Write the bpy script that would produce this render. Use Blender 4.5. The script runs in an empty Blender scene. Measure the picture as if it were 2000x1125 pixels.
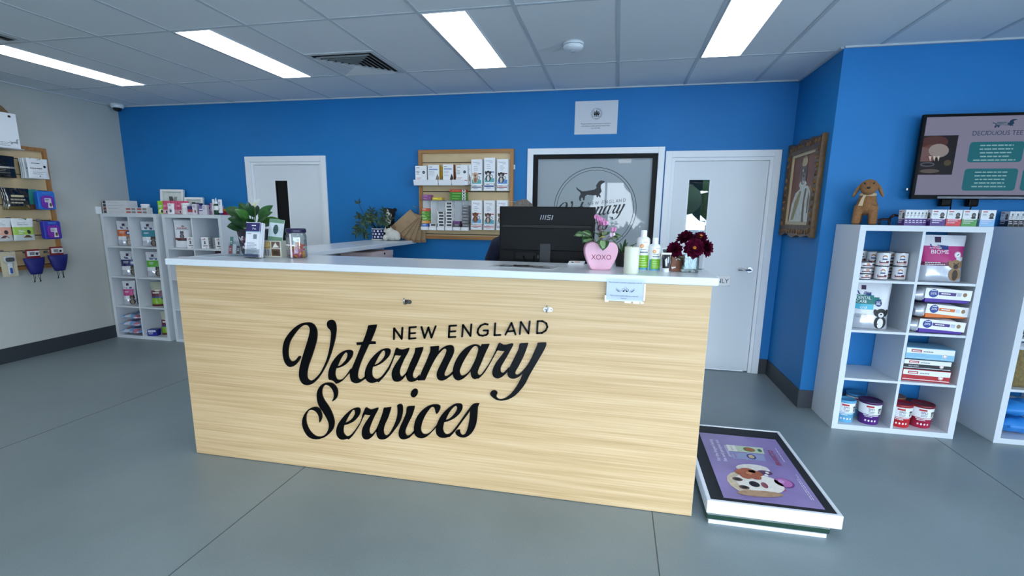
import bpy, bmesh, math, random
from mathutils import Matrix, Vector
SC = bpy.context.scene
COL = SC.collection
PI = math.pi
rad = math.radians
H = 2.7115            # ceiling height
XL = -7.374           # left wall

# ------------------------------------------------------------------ materials
def lin(c):
    c = c / 255.0
    return c / 12.92 if c <= .04045 else ((c + .055) / 1.055) ** 2.4
def rgb(c):
    return (lin(c[0]), lin(c[1]), lin(c[2]), 1)
MATS = {}
def M(r, g, b, rough=.5, metal=0, emis=0, noise=0, ns=40, bump=0, bs=200, coat=0, sub=0, spec=.5):
    key = (r, g, b, rough, metal, emis, noise, ns, bump, bs, coat, sub, spec)
    if key in MATS:
        return MATS[key]
    m = bpy.data.materials.new('surface_%d_%d_%d' % (r, g, b))
    m.use_nodes = True
    nt = m.node_tree
    p = nt.nodes['Principled BSDF']
    p.inputs['Base Color'].default_value = rgb((r, g, b))
    p.inputs['Roughness'].default_value = rough
    p.inputs['Metallic'].default_value = metal
    p.inputs['Specular IOR Level'].default_value = spec
    p.inputs['Coat Weight'].default_value = coat
    if sub:
        p.inputs['Subsurface Weight'].default_value = sub
        p.inputs['Subsurface Radius'].default_value = (.02, .012, .008)
    if emis:
        p.inputs['Emission Color'].default_value = rgb((r, g, b))
        p.inputs['Emission Strength'].default_value = emis
    if noise or bump:
        tc = nt.nodes.new('ShaderNodeTexCoord')
    if noise:
        n = nt.nodes.new('ShaderNodeTexNoise')
        n.inputs['Scale'].default_value = ns
        n.inputs['Detail'].default_value = 4
        nt.links.new(tc.outputs['Object'], n.inputs['Vector'])
        cr = nt.nodes.new('ShaderNodeValToRGB')
        c = rgb((r, g, b))
        cr.color_ramp.elements[0].position = .3
        cr.color_ramp.elements[1].position = .7
        cr.color_ramp.elements[0].color = tuple(max(0, x * (1 - noise)) for x in c[:3]) + (1,)
        cr.color_ramp.elements[1].color = tuple(min(1, x * (1 + noise)) for x in c[:3]) + (1,)
        nt.links.new(n.outputs['Fac'], cr.inputs['Fac'])
        nt.links.new(cr.outputs['Color'], p.inputs['Base Color'])
    if bump:
        n2 = nt.nodes.new('ShaderNodeTexNoise')
        n2.inputs['Scale'].default_value = bs
        n2.inputs['Detail'].default_value = 3
        nt.links.new(tc.outputs['Object'], n2.inputs['Vector'])
        bp = nt.nodes.new('ShaderNodeBump')
        bp.inputs['Strength'].default_value = bump
        bp.inputs['Distance'].default_value = .002
        nt.links.new(n2.outputs['Fac'], bp.inputs['Height'])
        nt.links.new(bp.outputs['Normal'], p.inputs['Normal'])
    MATS[key] = m
    return m

def mat_wood(name, c1, c2, c3, rough=.45, scale=1.0, axis='X', bump=.05):
    """long grain along one axis: broad cathedral bands plus fine pores"""
    m = bpy.data.materials.new(name); m.use_nodes = True
    nt = m.node_tree; p = nt.nodes['Principled BSDF']; L = nt.links
    tc = nt.nodes.new('ShaderNodeTexCoord')
    def mapping(sx, sy, sz):
        mp = nt.nodes.new('ShaderNodeMapping')
        s = (sx, sy, sz) if axis == 'X' else ((sz, sy, sx) if axis == 'Z' else (sy, sx, sz))
        mp.inputs['Scale'].default_value = tuple(v * scale for v in s)
        L.new(tc.outputs['Object'], mp.inputs['Vector'])
        return mp
    n1 = nt.nodes.new('ShaderNodeTexNoise'); L.new(mapping(.30, 15, 15).outputs[0], n1.inputs['Vector'])
    n1.inputs['Scale'].default_value = 1.0; n1.inputs['Detail'].default_value = 3; n1.inputs['Distortion'].default_value = .25
    w = nt.nodes.new('ShaderNodeMath'); w.operation = 'MULTIPLY'; w.inputs[1].default_value = 9
    L.new(n1.outputs['Fac'], w.inputs[0])
    w2 = nt.nodes.new('ShaderNodeMath'); w2.operation = 'PINGPONG'; w2.inputs[1].default_value = 1
    L.new(w.outputs[0], w2.inputs[0])
    n2 = nt.nodes.new('ShaderNodeTexNoise'); L.new(mapping(1.7, 165, 165).outputs[0], n2.inputs['Vector'])
    n2.inputs['Scale'].default_value = 1.0; n2.inputs['Detail'].default_value = 3
    mx = nt.nodes.new('ShaderNodeMath'); mx.operation = 'MULTIPLY_ADD'
    mx.inputs[1].default_value = .20
    L.new(w2.outputs[0], mx.inputs[0]); 
    m3 = nt.nodes.new('ShaderNodeMath'); m3.operation = 'MULTIPLY'; m3.inputs[1].default_value = .80
    L.new(n2.outputs['Fac'], m3.inputs[0]); L.new(m3.outputs[0], mx.inputs[2])
    cr = nt.nodes.new('ShaderNodeValToRGB')
    e = cr.color_ramp.elements
    e[0].position = .2; e[0].color = rgb(c1)
    e[1].position = .8; e[1].color = rgb(c3)
    k = e.new(.5); k.color = rgb(c2)
    L.new(mx.outputs[0], cr.inputs['Fac']); L.new(cr.outputs[0], p.inputs['Base Color'])
    p.inputs['Roughness'].default_value = rough
    if bump:
        bp = nt.nodes.new('ShaderNodeBump'); bp.inputs['Strength'].default_value = bump; bp.inputs['Distance'].default_value = .001
        L.new(n2.outputs['Fac'], bp.inputs['Height']); L.new(bp.outputs[0], p.inputs['Normal'])
    return m

def mat_glass(name, tint=(255, 255, 255), rough=.0, fac=.12, mul=.8):
    """thin clear glass: mostly transparent with a fresnel reflection"""
    m = bpy.data.materials.new(name); m.use_nodes = True
    nt = m.node_tree; L = nt.links
    for n in list(nt.nodes):
        if n.type != 'OUTPUT_MATERIAL': nt.nodes.remove(n)
    out = nt.nodes['Material Output']
    tr = nt.nodes.new('ShaderNodeBsdfTransparent'); tr.inputs[0].default_value = rgb(tint)
    gl = nt.nodes.new('ShaderNodeBsdfGlossy'); gl.inputs['Roughness'].default_value = rough
    lw = nt.nodes.new('ShaderNodeLayerWeight'); lw.inputs['Blend'].default_value = .25
    ad = nt.nodes.new('ShaderNodeMath'); ad.operation = 'MULTIPLY_ADD'; ad.inputs[1].default_value = mul; ad.inputs[2].default_value = fac * .4
    L.new(lw.outputs['Fresnel'], ad.inputs[0])
    mx = nt.nodes.new('ShaderNodeMixShader')
    L.new(ad.outputs[0], mx.inputs[0]); L.new(tr.outputs[0], mx.inputs[1]); L.new(gl.outputs[0], mx.inputs[2])
    L.new(mx.outputs[0], out.inputs[0])
    return m

WHITE = M(232, 236, 240, .45)
WHITE2 = M(214, 220, 226, .5)
PAPER = M(238, 240, 243, .7)
BLACK = M(7, 8, 9, .5, spec=.2)
INK = M(22, 22, 28, .6)
GREYINK = M(120, 124, 132, .6)
CLEAR = mat_glass('clear_acrylic', (245, 248, 250), .02)
GLASS = mat_glass('clear_glass', (236, 242, 242), 0, .2)
FILM = mat_glass('clear_film', (250, 252, 255), .06, .02, .25)

# ------------------------------------------------------------------ mesh builder
TXC = {}
def text_geo(s):
    if s not in TXC:
        cu = bpy.data.curves.new('t', 'FONT'); cu.body = s; cu.resolution_u = 3; cu.fill_mode = 'FRONT'
        ob = bpy.data.objects.new('t', cu)
        me = bpy.data.meshes.new_from_object(ob)
        vs = [(v.co.x, v.co.y) for v in me.vertices]
        fs = [tuple(p.vertices) for p in me.polygons]
        bpy.data.objects.remove(ob); bpy.data.curves.remove(cu); bpy.data.meshes.remove(me)
        TXC[s] = (vs, fs)
    return TXC[s]

def FR(o, u, v):
    u = Vector(u).normalized(); v = Vector(v).normalized(); n = u.cross(v)
    return Matrix(((u.x, v.x, n.x, o[0]), (u.y, v.y, n.y, o[1]), (u.z, v.z, n.z, o[2]), (0, 0, 0, 1)))
def TR(x=0, y=0, z=0, rz=0, rx=0, ry=0):
    return Matrix.Translation((x, y, z)) @ Matrix.Rotation(rad(rz), 4, 'Z') @ Matrix.Rotation(rad(ry), 4, 'Y') @ Matrix.Rotation(rad(rx), 4, 'X')

class MB:
    def __init__(s):
        s.V = []; s.F = []; s.I = []; s.S = []; s.m = []; s.T = None
        s.sf = None
    def mi(s, m):
        if m not in s.m: s.m.append(m)
        return s.m.index(m)
    def add(s, vs, fs, m, T=None, smooth=False):
        b = len(s.V); T = T if T is not None else s.T
        s.V += [tuple(T @ Vector(v)) for v in vs] if T is not None else [tuple(v) for v in vs]
        i = s.mi(m)
        for f in fs:
            s.F.append(tuple(b + k for k in f)); s.I.append(i); s.S.append(smooth)
        return s
    def bm(s, bm, m, T=None, smooth=False):
        bm.verts.index_update()
        s.add([v.co.copy() for v in bm.verts], [[v.index for v in f.verts] for f in bm.faces], m, T, smooth)
        bm.free(); return s
    def box(s, a, b, m, T=None, bev=0, seg=2):
        x0, y0, z0 = a; x1, y1, z1 = b
        if bev:
            bm = bmesh.new(); bmesh.ops.create_cube(bm, size=1)
            for v in bm.verts:
                v.co = Vector(((x0 + x1) / 2 + v.co.x * (x1 - x0), (y0 + y1) / 2 + v.co.y * (y1 - y0), (z0 + z1) / 2 + v.co.z * (z1 - z0)))
            bmesh.ops.bevel(bm, geom=list(bm.edges), offset=bev, segments=seg, profile=.5, affect='EDGES')
            return s.bm(bm, m, T)
        return s.add([(x0, y0, z0), (x1, y0, z0), (x1, y1, z0), (x0, y1, z0), (x0, y0, z1), (x1, y0, z1), (x1, y1, z1), (x0, y1, z1)],
                     [(0, 3, 2, 1), (4, 5, 6, 7), (0, 1, 5, 4), (1, 2, 6, 5), (2, 3, 7, 6), (3, 0, 4, 7)], m, T)
    def lathe(s, prof, m, T=None, n=24, smooth=True, cap=True):
        vs = []; fs = []
        for r, z in prof:
            for k in range(n):
                a = 2 * PI * k / n; vs.append((r * math.cos(a), r * math.sin(a), z))
        for j in range(len(prof) - 1):
            for k in range(n):
                k2 = (k + 1) % n
                fs.append((j * n + k, j * n + k2, (j + 1) * n + k2, (j + 1) * n + k))
        s.add(vs, fs, m, T, smooth)
        if cap:
            b = len(prof) - 1
            if prof[0][0] > 1e-6: s.add(vs[:n], [tuple(reversed(range(n)))], m, T)
            if prof[-1][0] > 1e-6: s.add(vs[b * n:], [tuple(range(n))], m, T)
        return s
    def cyl(s, r, z0, z1, m, T=None, n=24, bev=0):
        if bev: return s.lathe([(r - bev, z0), (r, z0 + bev), (r, z1 - bev), (r - bev, z1)], m, T, n)
        return s.lathe([(r, z0), (r, z1)], m, T, n)
    def ell(s, c, r, m, T=None, n=14, rot=None):
        vs = []; fs = []; nr = max(6, n // 2 + 1)
        Rm = rot if rot is not None else Matrix.Identity(3)
        for j in range(nr + 1):
            t = PI * j / nr
            for k in range(n):
                a = 2 * PI * k / n
                vs.append(Vector(c) + Rm @ Vector((r[0] * math.sin(t) * math.cos(a), r[1] * math.sin(t) * math.sin(a), -r[2] * math.cos(t))))
        for j in range(nr):
            for k in range(n):
                k2 = (k + 1) % n
                fs.append((j * n + k, j * n + k2, (j + 1) * n + k2, (j + 1) * n + k))
        return s.add(vs, fs, m, T, True)
    def tube(s, pts, r, m, T=None, n=8, smooth=True):
        pts = [Vector(p) for p in pts]; N = len(pts)
        rs = list(r) if hasattr(r, '__len__') else [r] * N
        vs = []; fs = []; up = Vector((.013, .021, 1)).normalized()
        for i, p in enumerate(pts):
            d = (pts[min(i + 1, N - 1)] - pts[max(i - 1, 0)])
            d = d.normalized() if d.length > 1e-9 else Vector((0, 0, 1))
            if i == 0:
                a = d.cross(up)
                if a.length < .05: a = d.cross(Vector((1, 0, 0)))
            else: a = a - d * a.dot(d)
            a.normalize(); b = d.cross(a)
            for k in range(n):
                t = 2 * PI * k / n; vs.append(p + (a * math.cos(t) + b * math.sin(t)) * rs[i])
        for i in range(N - 1):
            for k in range(n):
                k2 = (k + 1) % n; fs.append((i * n + k, i * n + k2, (i + 1) * n + k2, (i + 1) * n + k))
        fs.append(tuple(reversed(range(n)))); fs.append(tuple(range((N - 1) * n, N * n)))
        return s.add(vs, fs, m, T, smooth)
    def prism(s, pts, F, h, m, h0=0, bev=0):
        n = len(pts)
        if bev:
            bm = bmesh.new()
            lo = [bm.verts.new(F @ Vector((x, y, h0))) for x, y in pts]
            f = bm.faces.new(lo)
            r = bmesh.ops.extrude_face_region(bm, geom=[f])
            d = (F.to_3x3() @ Vector((0, 0, 1))) * (h - h0)
            for v in r['geom']:
                if isinstance(v, bmesh.types.BMVert): v.co += d
            bmesh.ops.recalc_face_normals(bm, faces=bm.faces)
            ed = [e for e in bm.edges if len(e.link_faces) == 2 and e.calc_face_angle(0) > .6 ]
            bmesh.ops.bevel(bm, geom=ed, offset=bev, segments=2, profile=.5, affect='EDGES')
            return s.bm(bm, m)
        vs = [F @ Vector((x, y, h0)) for x, y in pts] + [F @ Vector((x, y, h)) for x, y in pts]
        fs = [tuple(reversed(range(n))), tuple(range(n, 2 * n))] + [(i, (i + 1) % n, n + (i + 1) % n, n + i) for i in range(n)]
        return s.add(vs, fs, m)
    # ---- printed marks on a surface: sf(x, y, lift) -> point
    def on(s, F):
        if callable(F): s.sf = F; s.cv = True
        else: s.sf = (lambda x, y, l, F=F: F @ Vector((x, y, l))); s.cv = False
        return s
    def rect(s, x0, y0, x1, y1, m, lay=1):
        l = lay * .0005; n = 6 if s.cv else 1
        vs = [s.sf(x0 + (x1 - x0) * i / n, y0 + (y1 - y0) * j / n, l) for j in range(n + 1) for i in range(n + 1)]
        fs = [(j * (n + 1) + i, j * (n + 1) + i + 1, (j + 1) * (n + 1) + i + 1, (j + 1) * (n + 1) + i) for j in range(n) for i in range(n)]
        return s.add(vs, fs, m)
    def oval(s, cx, cy, rx, ry, m, lay=1, rot=0, n=16):
        l = lay * .0005; c, si = math.cos(rad(rot)), math.sin(rad(rot))
        vs = [s.sf(cx, cy, l)]
        R_ = (.5, 1) if s.cv else (1,)
        for q in R_:
            for k in range(n):
                a = 2 * PI * k / n; u, v = q * rx * math.cos(a), q * ry * math.sin(a)
                vs.append(s.sf(cx + u * c - v * si, cy + u * si + v * c, l))
        fs = [(0, 1 + k, 1 + (k + 1) % n) for k in range(n)]
        for q in range(1, len(R_)):
            fs += [(1 + (q - 1) * n + k, 1 + q * n + k, 1 + q * n + (k + 1) % n, 1 + (q - 1) * n + (k + 1) % n) for k in range(n)]
        return s.add(vs, fs, m)
    def ring(s, cx, cy, r0, r1, m, lay=1, n=40, a0=0, a1=360):
        l = lay * .0005; vs = []; full = (a1 - a0) >= 360
        N = n if full else n + 1
        for k in range(N):
            a = rad(a0 + (a1 - a0) * k / n)
            vs += [s.sf(cx + r0 * math.cos(a), cy + r0 * math.sin(a), l), s.sf(cx + r1 * math.cos(a), cy + r1 * math.sin(a), l)]
        fs = [(2 * k, 2 * k + 1, (2 * k + 3) % (2 * N), (2 * k + 2) % (2 * N)) for k in range(n)]
        return s.add(vs, fs, m)
    def poly(s, pts, m, lay=1):
        return s.add([s.sf(x, y, lay * .0005) for x, y in pts], [tuple(range(len(pts)))], m)
    def text(s, t, x, y, size, m, lay=2, al='C', w=None, skew=0):
        vs, fs = text_geo(t)
        if not vs: return s
        x0 = min(v[0] for v in vs); x1 = max(v[0] for v in vs)
        sc_ = size / .7; sx = sc_ if w is None else w / (x1 - x0)
        ox = {'C': (x0 + x1) / 2, 'L': x0, 'R': x1}[al]
        return s.add([s.sf(x + (v[0] - ox) * sx + skew * v[1] * sc_, y + v[1] * sc_, lay * .0005) for v in vs], fs, m)
    def lines(s, x0, y0, x1, n, dy, th, m, seed=1, lay=1, al='L'):
        """rows of tiny unreadable print"""
        rn = random.Random(seed)
        for k in range(n):
            y = y0 - k * dy; W = (x1 - x0) * rn.uniform(.6, 1)
            xa = x0 if al == 'L' else (x0 + x1 - W) / 2
            x = xa
            while x < xa + W:
                w = min(rn.uniform(.03, .12) * (x1 - x0) + th, xa + W - x)
                if w <= 0: break
                s.rect(x, y, x + w, y + th, m, lay); x += w + .02 * (x1 - x0)
        return s
    def build(s, name, parent=None, loc=None, rz=0):
        me = bpy.data.meshes.new(name)
        me.from_pydata(s.V, [], s.F)
        for m in s.m: me.materials.append(m)
        me.polygons.foreach_set('material_index', s.I)
        me.polygons.foreach_set('use_smooth', s.S)
        me.update()
        o = bpy.data.objects.new(name, me); COL.objects.link(o)
        if parent is not None: o.parent = parent
        if loc is not None: o.location = loc
        if rz: o.rotation_euler = (0, 0, rad(rz))
        return o

def rrect(x0, y0, x1, y1, r, n=5):
    o = []
    for cx, cy, a in ((x1 - r, y1 - r, 0), (x0 + r, y1 - r, 90), (x0 + r, y0 + r, 180), (x1 - r, y0 + r, 270)):
        for k in range(n + 1):
            t = rad(a + 90 * k / n); o.append((cx + r * math.cos(t), cy + r * math.sin(t)))
    return o

def tag(o, label, cat, group=None):
    o['label'] = label; o['category'] = cat
    if group: o['group'] = group
    return o
def thing(name, label, cat, loc=(0, 0, 0), rz=0, group=None):
    o = bpy.data.objects.new(name, None); COL.objects.link(o)
    o.empty_display_size = .05
    o.location = loc; o.rotation_euler = (0, 0, rad(rz))
    return tag(o, label, cat, group)
def struct(o):
    o['kind'] = 'structure'; return o
def sempty(name):
    o = bpy.data.objects.new(name, None); COL.objects.link(o); o['kind'] = 'structure'; return o
def dup(r, loc, rz=0, label=None, group=None):
    c = r.copy(); COL.objects.link(c); c.location = loc; c.rotation_euler = (0, 0, rad(rz))
    if label: c['label'] = label
    if group: c['group'] = group
    for ch in list(r.children):
        d = ch.copy(); COL.objects.link(d); d.parent = c
        for g in list(ch.children):
            e = g.copy(); COL.objects.link(e); e.parent = d
    return c
ORD = ['first', 'second', 'third', 'fourth', 'fifth', 'sixth', 'seventh', 'eighth', 'ninth', 'tenth']
FB = lambda x, y, z: FR((x, y, z), (1, 0, 0), (0, 0, 1))     # face looking to -Y

# animal prints made of ovals
def dog_print(b, x, y, h, c1, c2, c3=INK, lay=3, cat=False):
    b.oval(x, y + h * .28, h * .26, h * .3, c1, lay)
    b.oval(x, y + h * .25, h * .13, h * .24, c2, lay + 1)
    b.oval(x, y + h * .72, h * .22, h * .22, c1, lay + 1)
    if cat:
        b.poly([(x - h * .2, y + h * .8), (x - h * .18, y + h * 1.02), (x - h * .02, y + h * .9)], c1, lay + 1)
        b.poly([(x + h * .2, y + h * .8), (x + h * .18, y + h * 1.02), (x + h * .02, y + h * .9)], c1, lay + 1)
    else:
        b.oval(x - h * .22, y + h * .74, h * .08, h * .17, c1, lay + 2, 15)
        b.oval(x + h * .22, y + h * .74, h * .08, h * .17, c1, lay + 2, -15)
    b.oval(x, y + h * .64, h * .11, h * .12, c2, lay + 2)
    b.oval(x, y + h * .67, h * .045, h * .035, c3, lay + 3, 0, 8)
    for sgn in (-1, 1):
        b.oval(x + sgn * h * .09, y + h * .77, h * .028, h * .03, c3, lay + 3, 0, 8)

class Pouch:
    """stand-up pouch: bulging body with a flat top seal, local front is -Y, base at z = 0"""
    def __init__(s, w, h, d, seed=0, lean=0, wr=.004, skew=0, flat=.0):
        s.w, s.h, s.d, s.lean, s.wr, s.skew, s.flat = w, h, d, lean, wr, skew, flat
        rn = random.Random(seed); s.ph = [rn.uniform(0, 6.28) for _ in range(6)]
    def t(s, u, v):
        b = min(1, .72 + v * 2.2) * (1 - max(0, v) ** 2.6) if not s.flat else (1 - abs(2 * v - 1) ** 4)
        return s.d / 2 * b * max(0, 1 - abs(u) ** 3.2) ** .7 + .0012
    def wk(s, u, v):
        p = s.ph
        return s.wr * (math.sin(7 * u + 9 * v + p[0]) * math.sin(5 * v - 4 * u + p[1]) + .5 * math.sin(15 * v + 6 * u + p[2])) * (1 - abs(u) ** 4)
    def P(s, u, v, side):
        ww = s.w / 2 * (1 - .05 * math.sin(PI * min(1, v * 1.1)))
        return Vector((u * ww + s.skew * v, side * (s.t(u, v)) + (s.wk(u, v) if side < 0 else -s.wk(u, v)) * .7 + s.lean * v, v * s.h))
    def front(s, x, z, l):
        v = z / s.h; ww = s.w / 2 * (1 - .05 * math.sin(PI * min(1, v * 1.1)))
        u = max(-1, min(1, x / ww))
        p = s.P(u, v, -1); p.y -= l + .0006; return p
    def body(s, b, fn, nu=20, nv=26, back=None):
        vs = []; 
        for side in (-1, 1):
            for j in range(nv + 1):
                for i in range(nu + 1):
                    vs.append(s.P(-1 + 2 * i / nu, j / nv, side))
        N = (nu + 1) * (nv + 1); by = {}
        for side in (0, 1):
            for j in range(nv):
                for i in range(nu):
                    a = side * N + j * (nu + 1) + i
                    q = (a, a + 1, a + nu + 2, a + nu + 1)
                    if side: q = tuple(reversed(q))
                    m = fn((i + .5) / nu * 2 - 1, (j + .5) / nv) if (side == 0 or back is None) else back
                    by.setdefault(m, []).append(q)
        first = True
        off = len(b.V)
        for m, qs in by.items():
            if first: b.add(vs, qs, m, None, True); first = False
            else:
                i = b.mi(m)
                for q in qs: b.F.append(tuple(off + k for k in q)); b.I.append(i); b.S.append(True)
        # close the sides and the base
        m0 = fn(0, .02)
        sd = []
        for i in range(nu): sd.append((i + 1, i, N + i, N + i + 1))
        for j in range(nv):
            a = j * (nu + 1); c = a + nu + 1; sd.append((a, c, N + c, N + a)) 
            a2 = a + nu; c2 = c + nu; sd.append((c2, a2, N + a2, N + c2))
        i = b.mi(m0)
        for q in sd: b.F.append(tuple(off + k for k in q)); b.I.append(i); b.S.append(True)
        return b
SKY_STR, DAY_F, DAY_R, EXPO = 21.5, 500, 480, 0.0
# ================================================================== THE ROOM
XR, YF, YT = 4.6, -9.2, -.8907          # right wall, shop front, television wall
BLUE = M(8, 116, 184, .6, noise=.03, ns=3, bump=.03, bs=500)
GREYWALL = M(184, 187, 182, .6, noise=.02, ns=3, bump=.03, bs=500)
SKIRT = M(48, 53, 60, .5)
def mat_floor():
    m = bpy.data.materials.new('grey_sheet_vinyl'); m.use_nodes = True
    nt = m.node_tree; p = nt.nodes['Principled BSDF']; L = nt.links
    tc = nt.nodes.new('ShaderNodeTexCoord')
    n = nt.nodes.new('ShaderNodeTexNoise'); n.inputs['Scale'].default_value = 260; n.inputs['Detail'].default_value = 2
    n2 = nt.nodes.new('ShaderNodeTexNoise'); n2.inputs['Scale'].default_value = 1.6; n2.inputs['Detail'].default_value = 5
    L.new(tc.outputs['Object'], n.inputs['Vector']); L.new(tc.outputs['Object'], n2.inputs['Vector'])
    a = nt.nodes.new('ShaderNodeMath'); a.operation = 'MULTIPLY_ADD'; a.inputs[1].default_value = .55
    b = nt.nodes.new('ShaderNodeMath'); b.operation = 'MULTIPLY'; b.inputs[1].default_value = .45
    L.new(n2.outputs['Fac'], b.inputs[0]); L.new(n.outputs['Fac'], a.inputs[0]); L.new(b.outputs[0], a.inputs[2])
    cr = nt.nodes.new('ShaderNodeValToRGB'); e = cr.color_ramp.elements
    e[0].position = .32; e[0].color = rgb((112, 125, 128)); e[1].position = .68; e[1].color = rgb((139, 152, 154))
    L.new(a.outputs[0], cr.inputs[0]); L.new(cr.outputs[0], p.inputs['Base Color'])
    r = nt.nodes.new('ShaderNodeMapRange'); r.inputs['To Min'].default_value = .3; r.inputs['To Max'].default_value = .46
    L.new(n2.outputs['Fac'], r.inputs['Value']); L.new(r.outputs[0], p.inputs['Roughness'])
    bp = nt.nodes.new('ShaderNodeBump'); bp.inputs['Strength'].default_value = .12; bp.inputs['Distance'].default_value = .001
    L.new(n.outputs['Fac'], bp.inputs['Height']); L.new(bp.outputs[0], p.inputs['Normal'])
    return m
FLOORM = mat_floor()
b = MB().box((XL - .12, YF - .12, -.1), (XR + .12, .12, 0), FLOORM)
struct(b.build('floor'))
b = MB()
for x in (-5.29, -3.277, -1.26, .76, 2.77):
    b.box((x - .0025, YF, -.002), (x + .0025, YT if x > 0 else 0, .0006), M(70, 79, 84, .5))
struct(b.build('trim_1'))                                      # welded seams of the vinyl
CEILM = M(228, 231, 233, .85, noise=.02, ns=300, bump=.08, bs=400)
b = MB().box((XL - .12, YF - .12, H), (XR + .12, .12, H + .1), CEILM)
struct(b.build('ceiling'))
GX, GY = -2.7732, -.80
b = MB(); BAR = M(196, 202, 207, .6)
for k in range(-7, 13):
    x = GX + .6 * k
    if XL < x < XR: b.box((x - .012, YF, H - .0035), (x + .012, 0 if x < 0 else YT, H + .001), BAR)
for k in range(0, 8):
    y = GY - 1.2 * k
    b.box((XL, y - .012, H - .003), (XR if y < YT else 0, y + .012, H + .001), BAR)
b.box((XL, -.02, H - .012), (0, 0, H), BAR); b.box((0, YT - .02, H - .012), (XR, YT, H), BAR)
b.box((XL, YF, H - .012), (XL + .02, 0, H), BAR); b.box((-.02, YT, H - .012), (0, 0, H), BAR)
struct(b.build('trim_2'))                                      # ceiling grid bars

def wall_with_holes(name, x0, x1, holes, y0, y1, z1, m):
    """wall along X with rectangular openings (hx0, hx1, hz0, hz1)"""
    b = MB(); x = x0
    for hx0, hx1, hz0, hz1 in sorted(holes):
        b.box((x, y0, 0), (hx0, y1, z1), m)
        if hz0 > 0: b.box((hx0, y0, 0), (hx1, y1, hz0), m)
        b.box((hx0, y0, hz1), (hx1, y1, z1), m)
        x = hx1
    b.box((x, y0, 0), (x1, y1, z1), m)
    return struct(b.build(name))
D1 = (-5.634, -4.738); D2 = (-1.035, -.142); W1 = (-2.371, -1.164)
wall_with_holes('wall_back', XL, 0, [(D1[0], D1[1], 0, 2.063), (W1[0], W1[1], .92, 2.105), (D2[0], D2[1], 0, 2.063)], 0, .12, H, BLUE)
struct(MB().box((XL - .12, YF - .12, 0), (XL, .12, H), GREYWALL).build('wall_left'))
struct(MB().box((0, YT + .1, 0), (.1, .12, H), BLUE).build('wall_side'))
struct(MB().box((0, YT, 0), (XR + .12, YT + .1, H), BLUE).build('wall_television'))
# right wall with a big glazed opening
b = MB(); RW = M(214, 219, 223, .6)
b.box((XR, YF, 0), (XR + .12, -8.4, H), RW); b.box((XR, -4.6, 0), (XR + .12, YT, H), RW)
b.box((XR, -8.4, 2.45), (XR + .12, -4.6, H), RW); b.box((XR, -8.4, 0), (XR + .12, -4.6, .12), RW)
struct(b.build('wall_right'))
wall_with_holes('wall_front', XL, XR, [(-3.3, 3.9, .12, 2.5)], YF - .12, YF, H, RW)
PANE = mat_glass('window_glass', (250, 253, 255), 0, .1)
ALU = M(60, 63, 68, .4, .6)
b = MB()
for k in range(6):
    x = -3.3 + 7.2 * k / 5
    b.box((x - .03, YF - .1, .12), (x + .03, YF - .02, 2.5), ALU)
b.box((-3.3, YF - .1, .12), (3.9, YF - .02, .18), ALU); b.box((-3.3, YF - .1, 2.44), (3.9, YF - .02, 2.5), ALU)
w = struct(b.build('window_2'))
MB().box((-3.3, YF - .064, .12), (3.9, YF - .058, 2.5), PANE).build('pane', w)
b = MB()
for k in range(4):
    y = -8.4 + 3.8 * k / 3
    b.box((XR + .02, y - .03, .12), (XR + .1, y + .03, 2.45), ALU)
b.box((XR + .02, -8.4, .12), (XR + .1, -4.6, .18), ALU); b.box((XR + .02, -8.4, 2.39), (XR + .1, -4.6, 2.45), ALU)
w = struct(b.build('window_3'))
MB().box((XR + .058, -8.4, .12), (XR + .064, -4.6, 2.45), PANE).build('pane', w)
# skirting
SK = .15
struct(MB().box((XL, YF, 0), (XL + .008, 0, SK), SKIRT).build('baseboard_left'))
b = MB()
for x0, x1 in ((XL, -5.694), (-4.678, -1.095), (-.082, 0)): b.box((x0, -.008, 0), (x1, 0, SK), SKIRT)
struct(b.build('baseboard_back'))
struct(MB().box((-.008, YT - .008, 0), (0, 0, SK), SKIRT).build('baseboard_side'))
struct(MB().box((0, YT - .008, 0), (XR, YT, SK), M(60, 64, 74, .5)).build('baseboard_television'))

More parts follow.
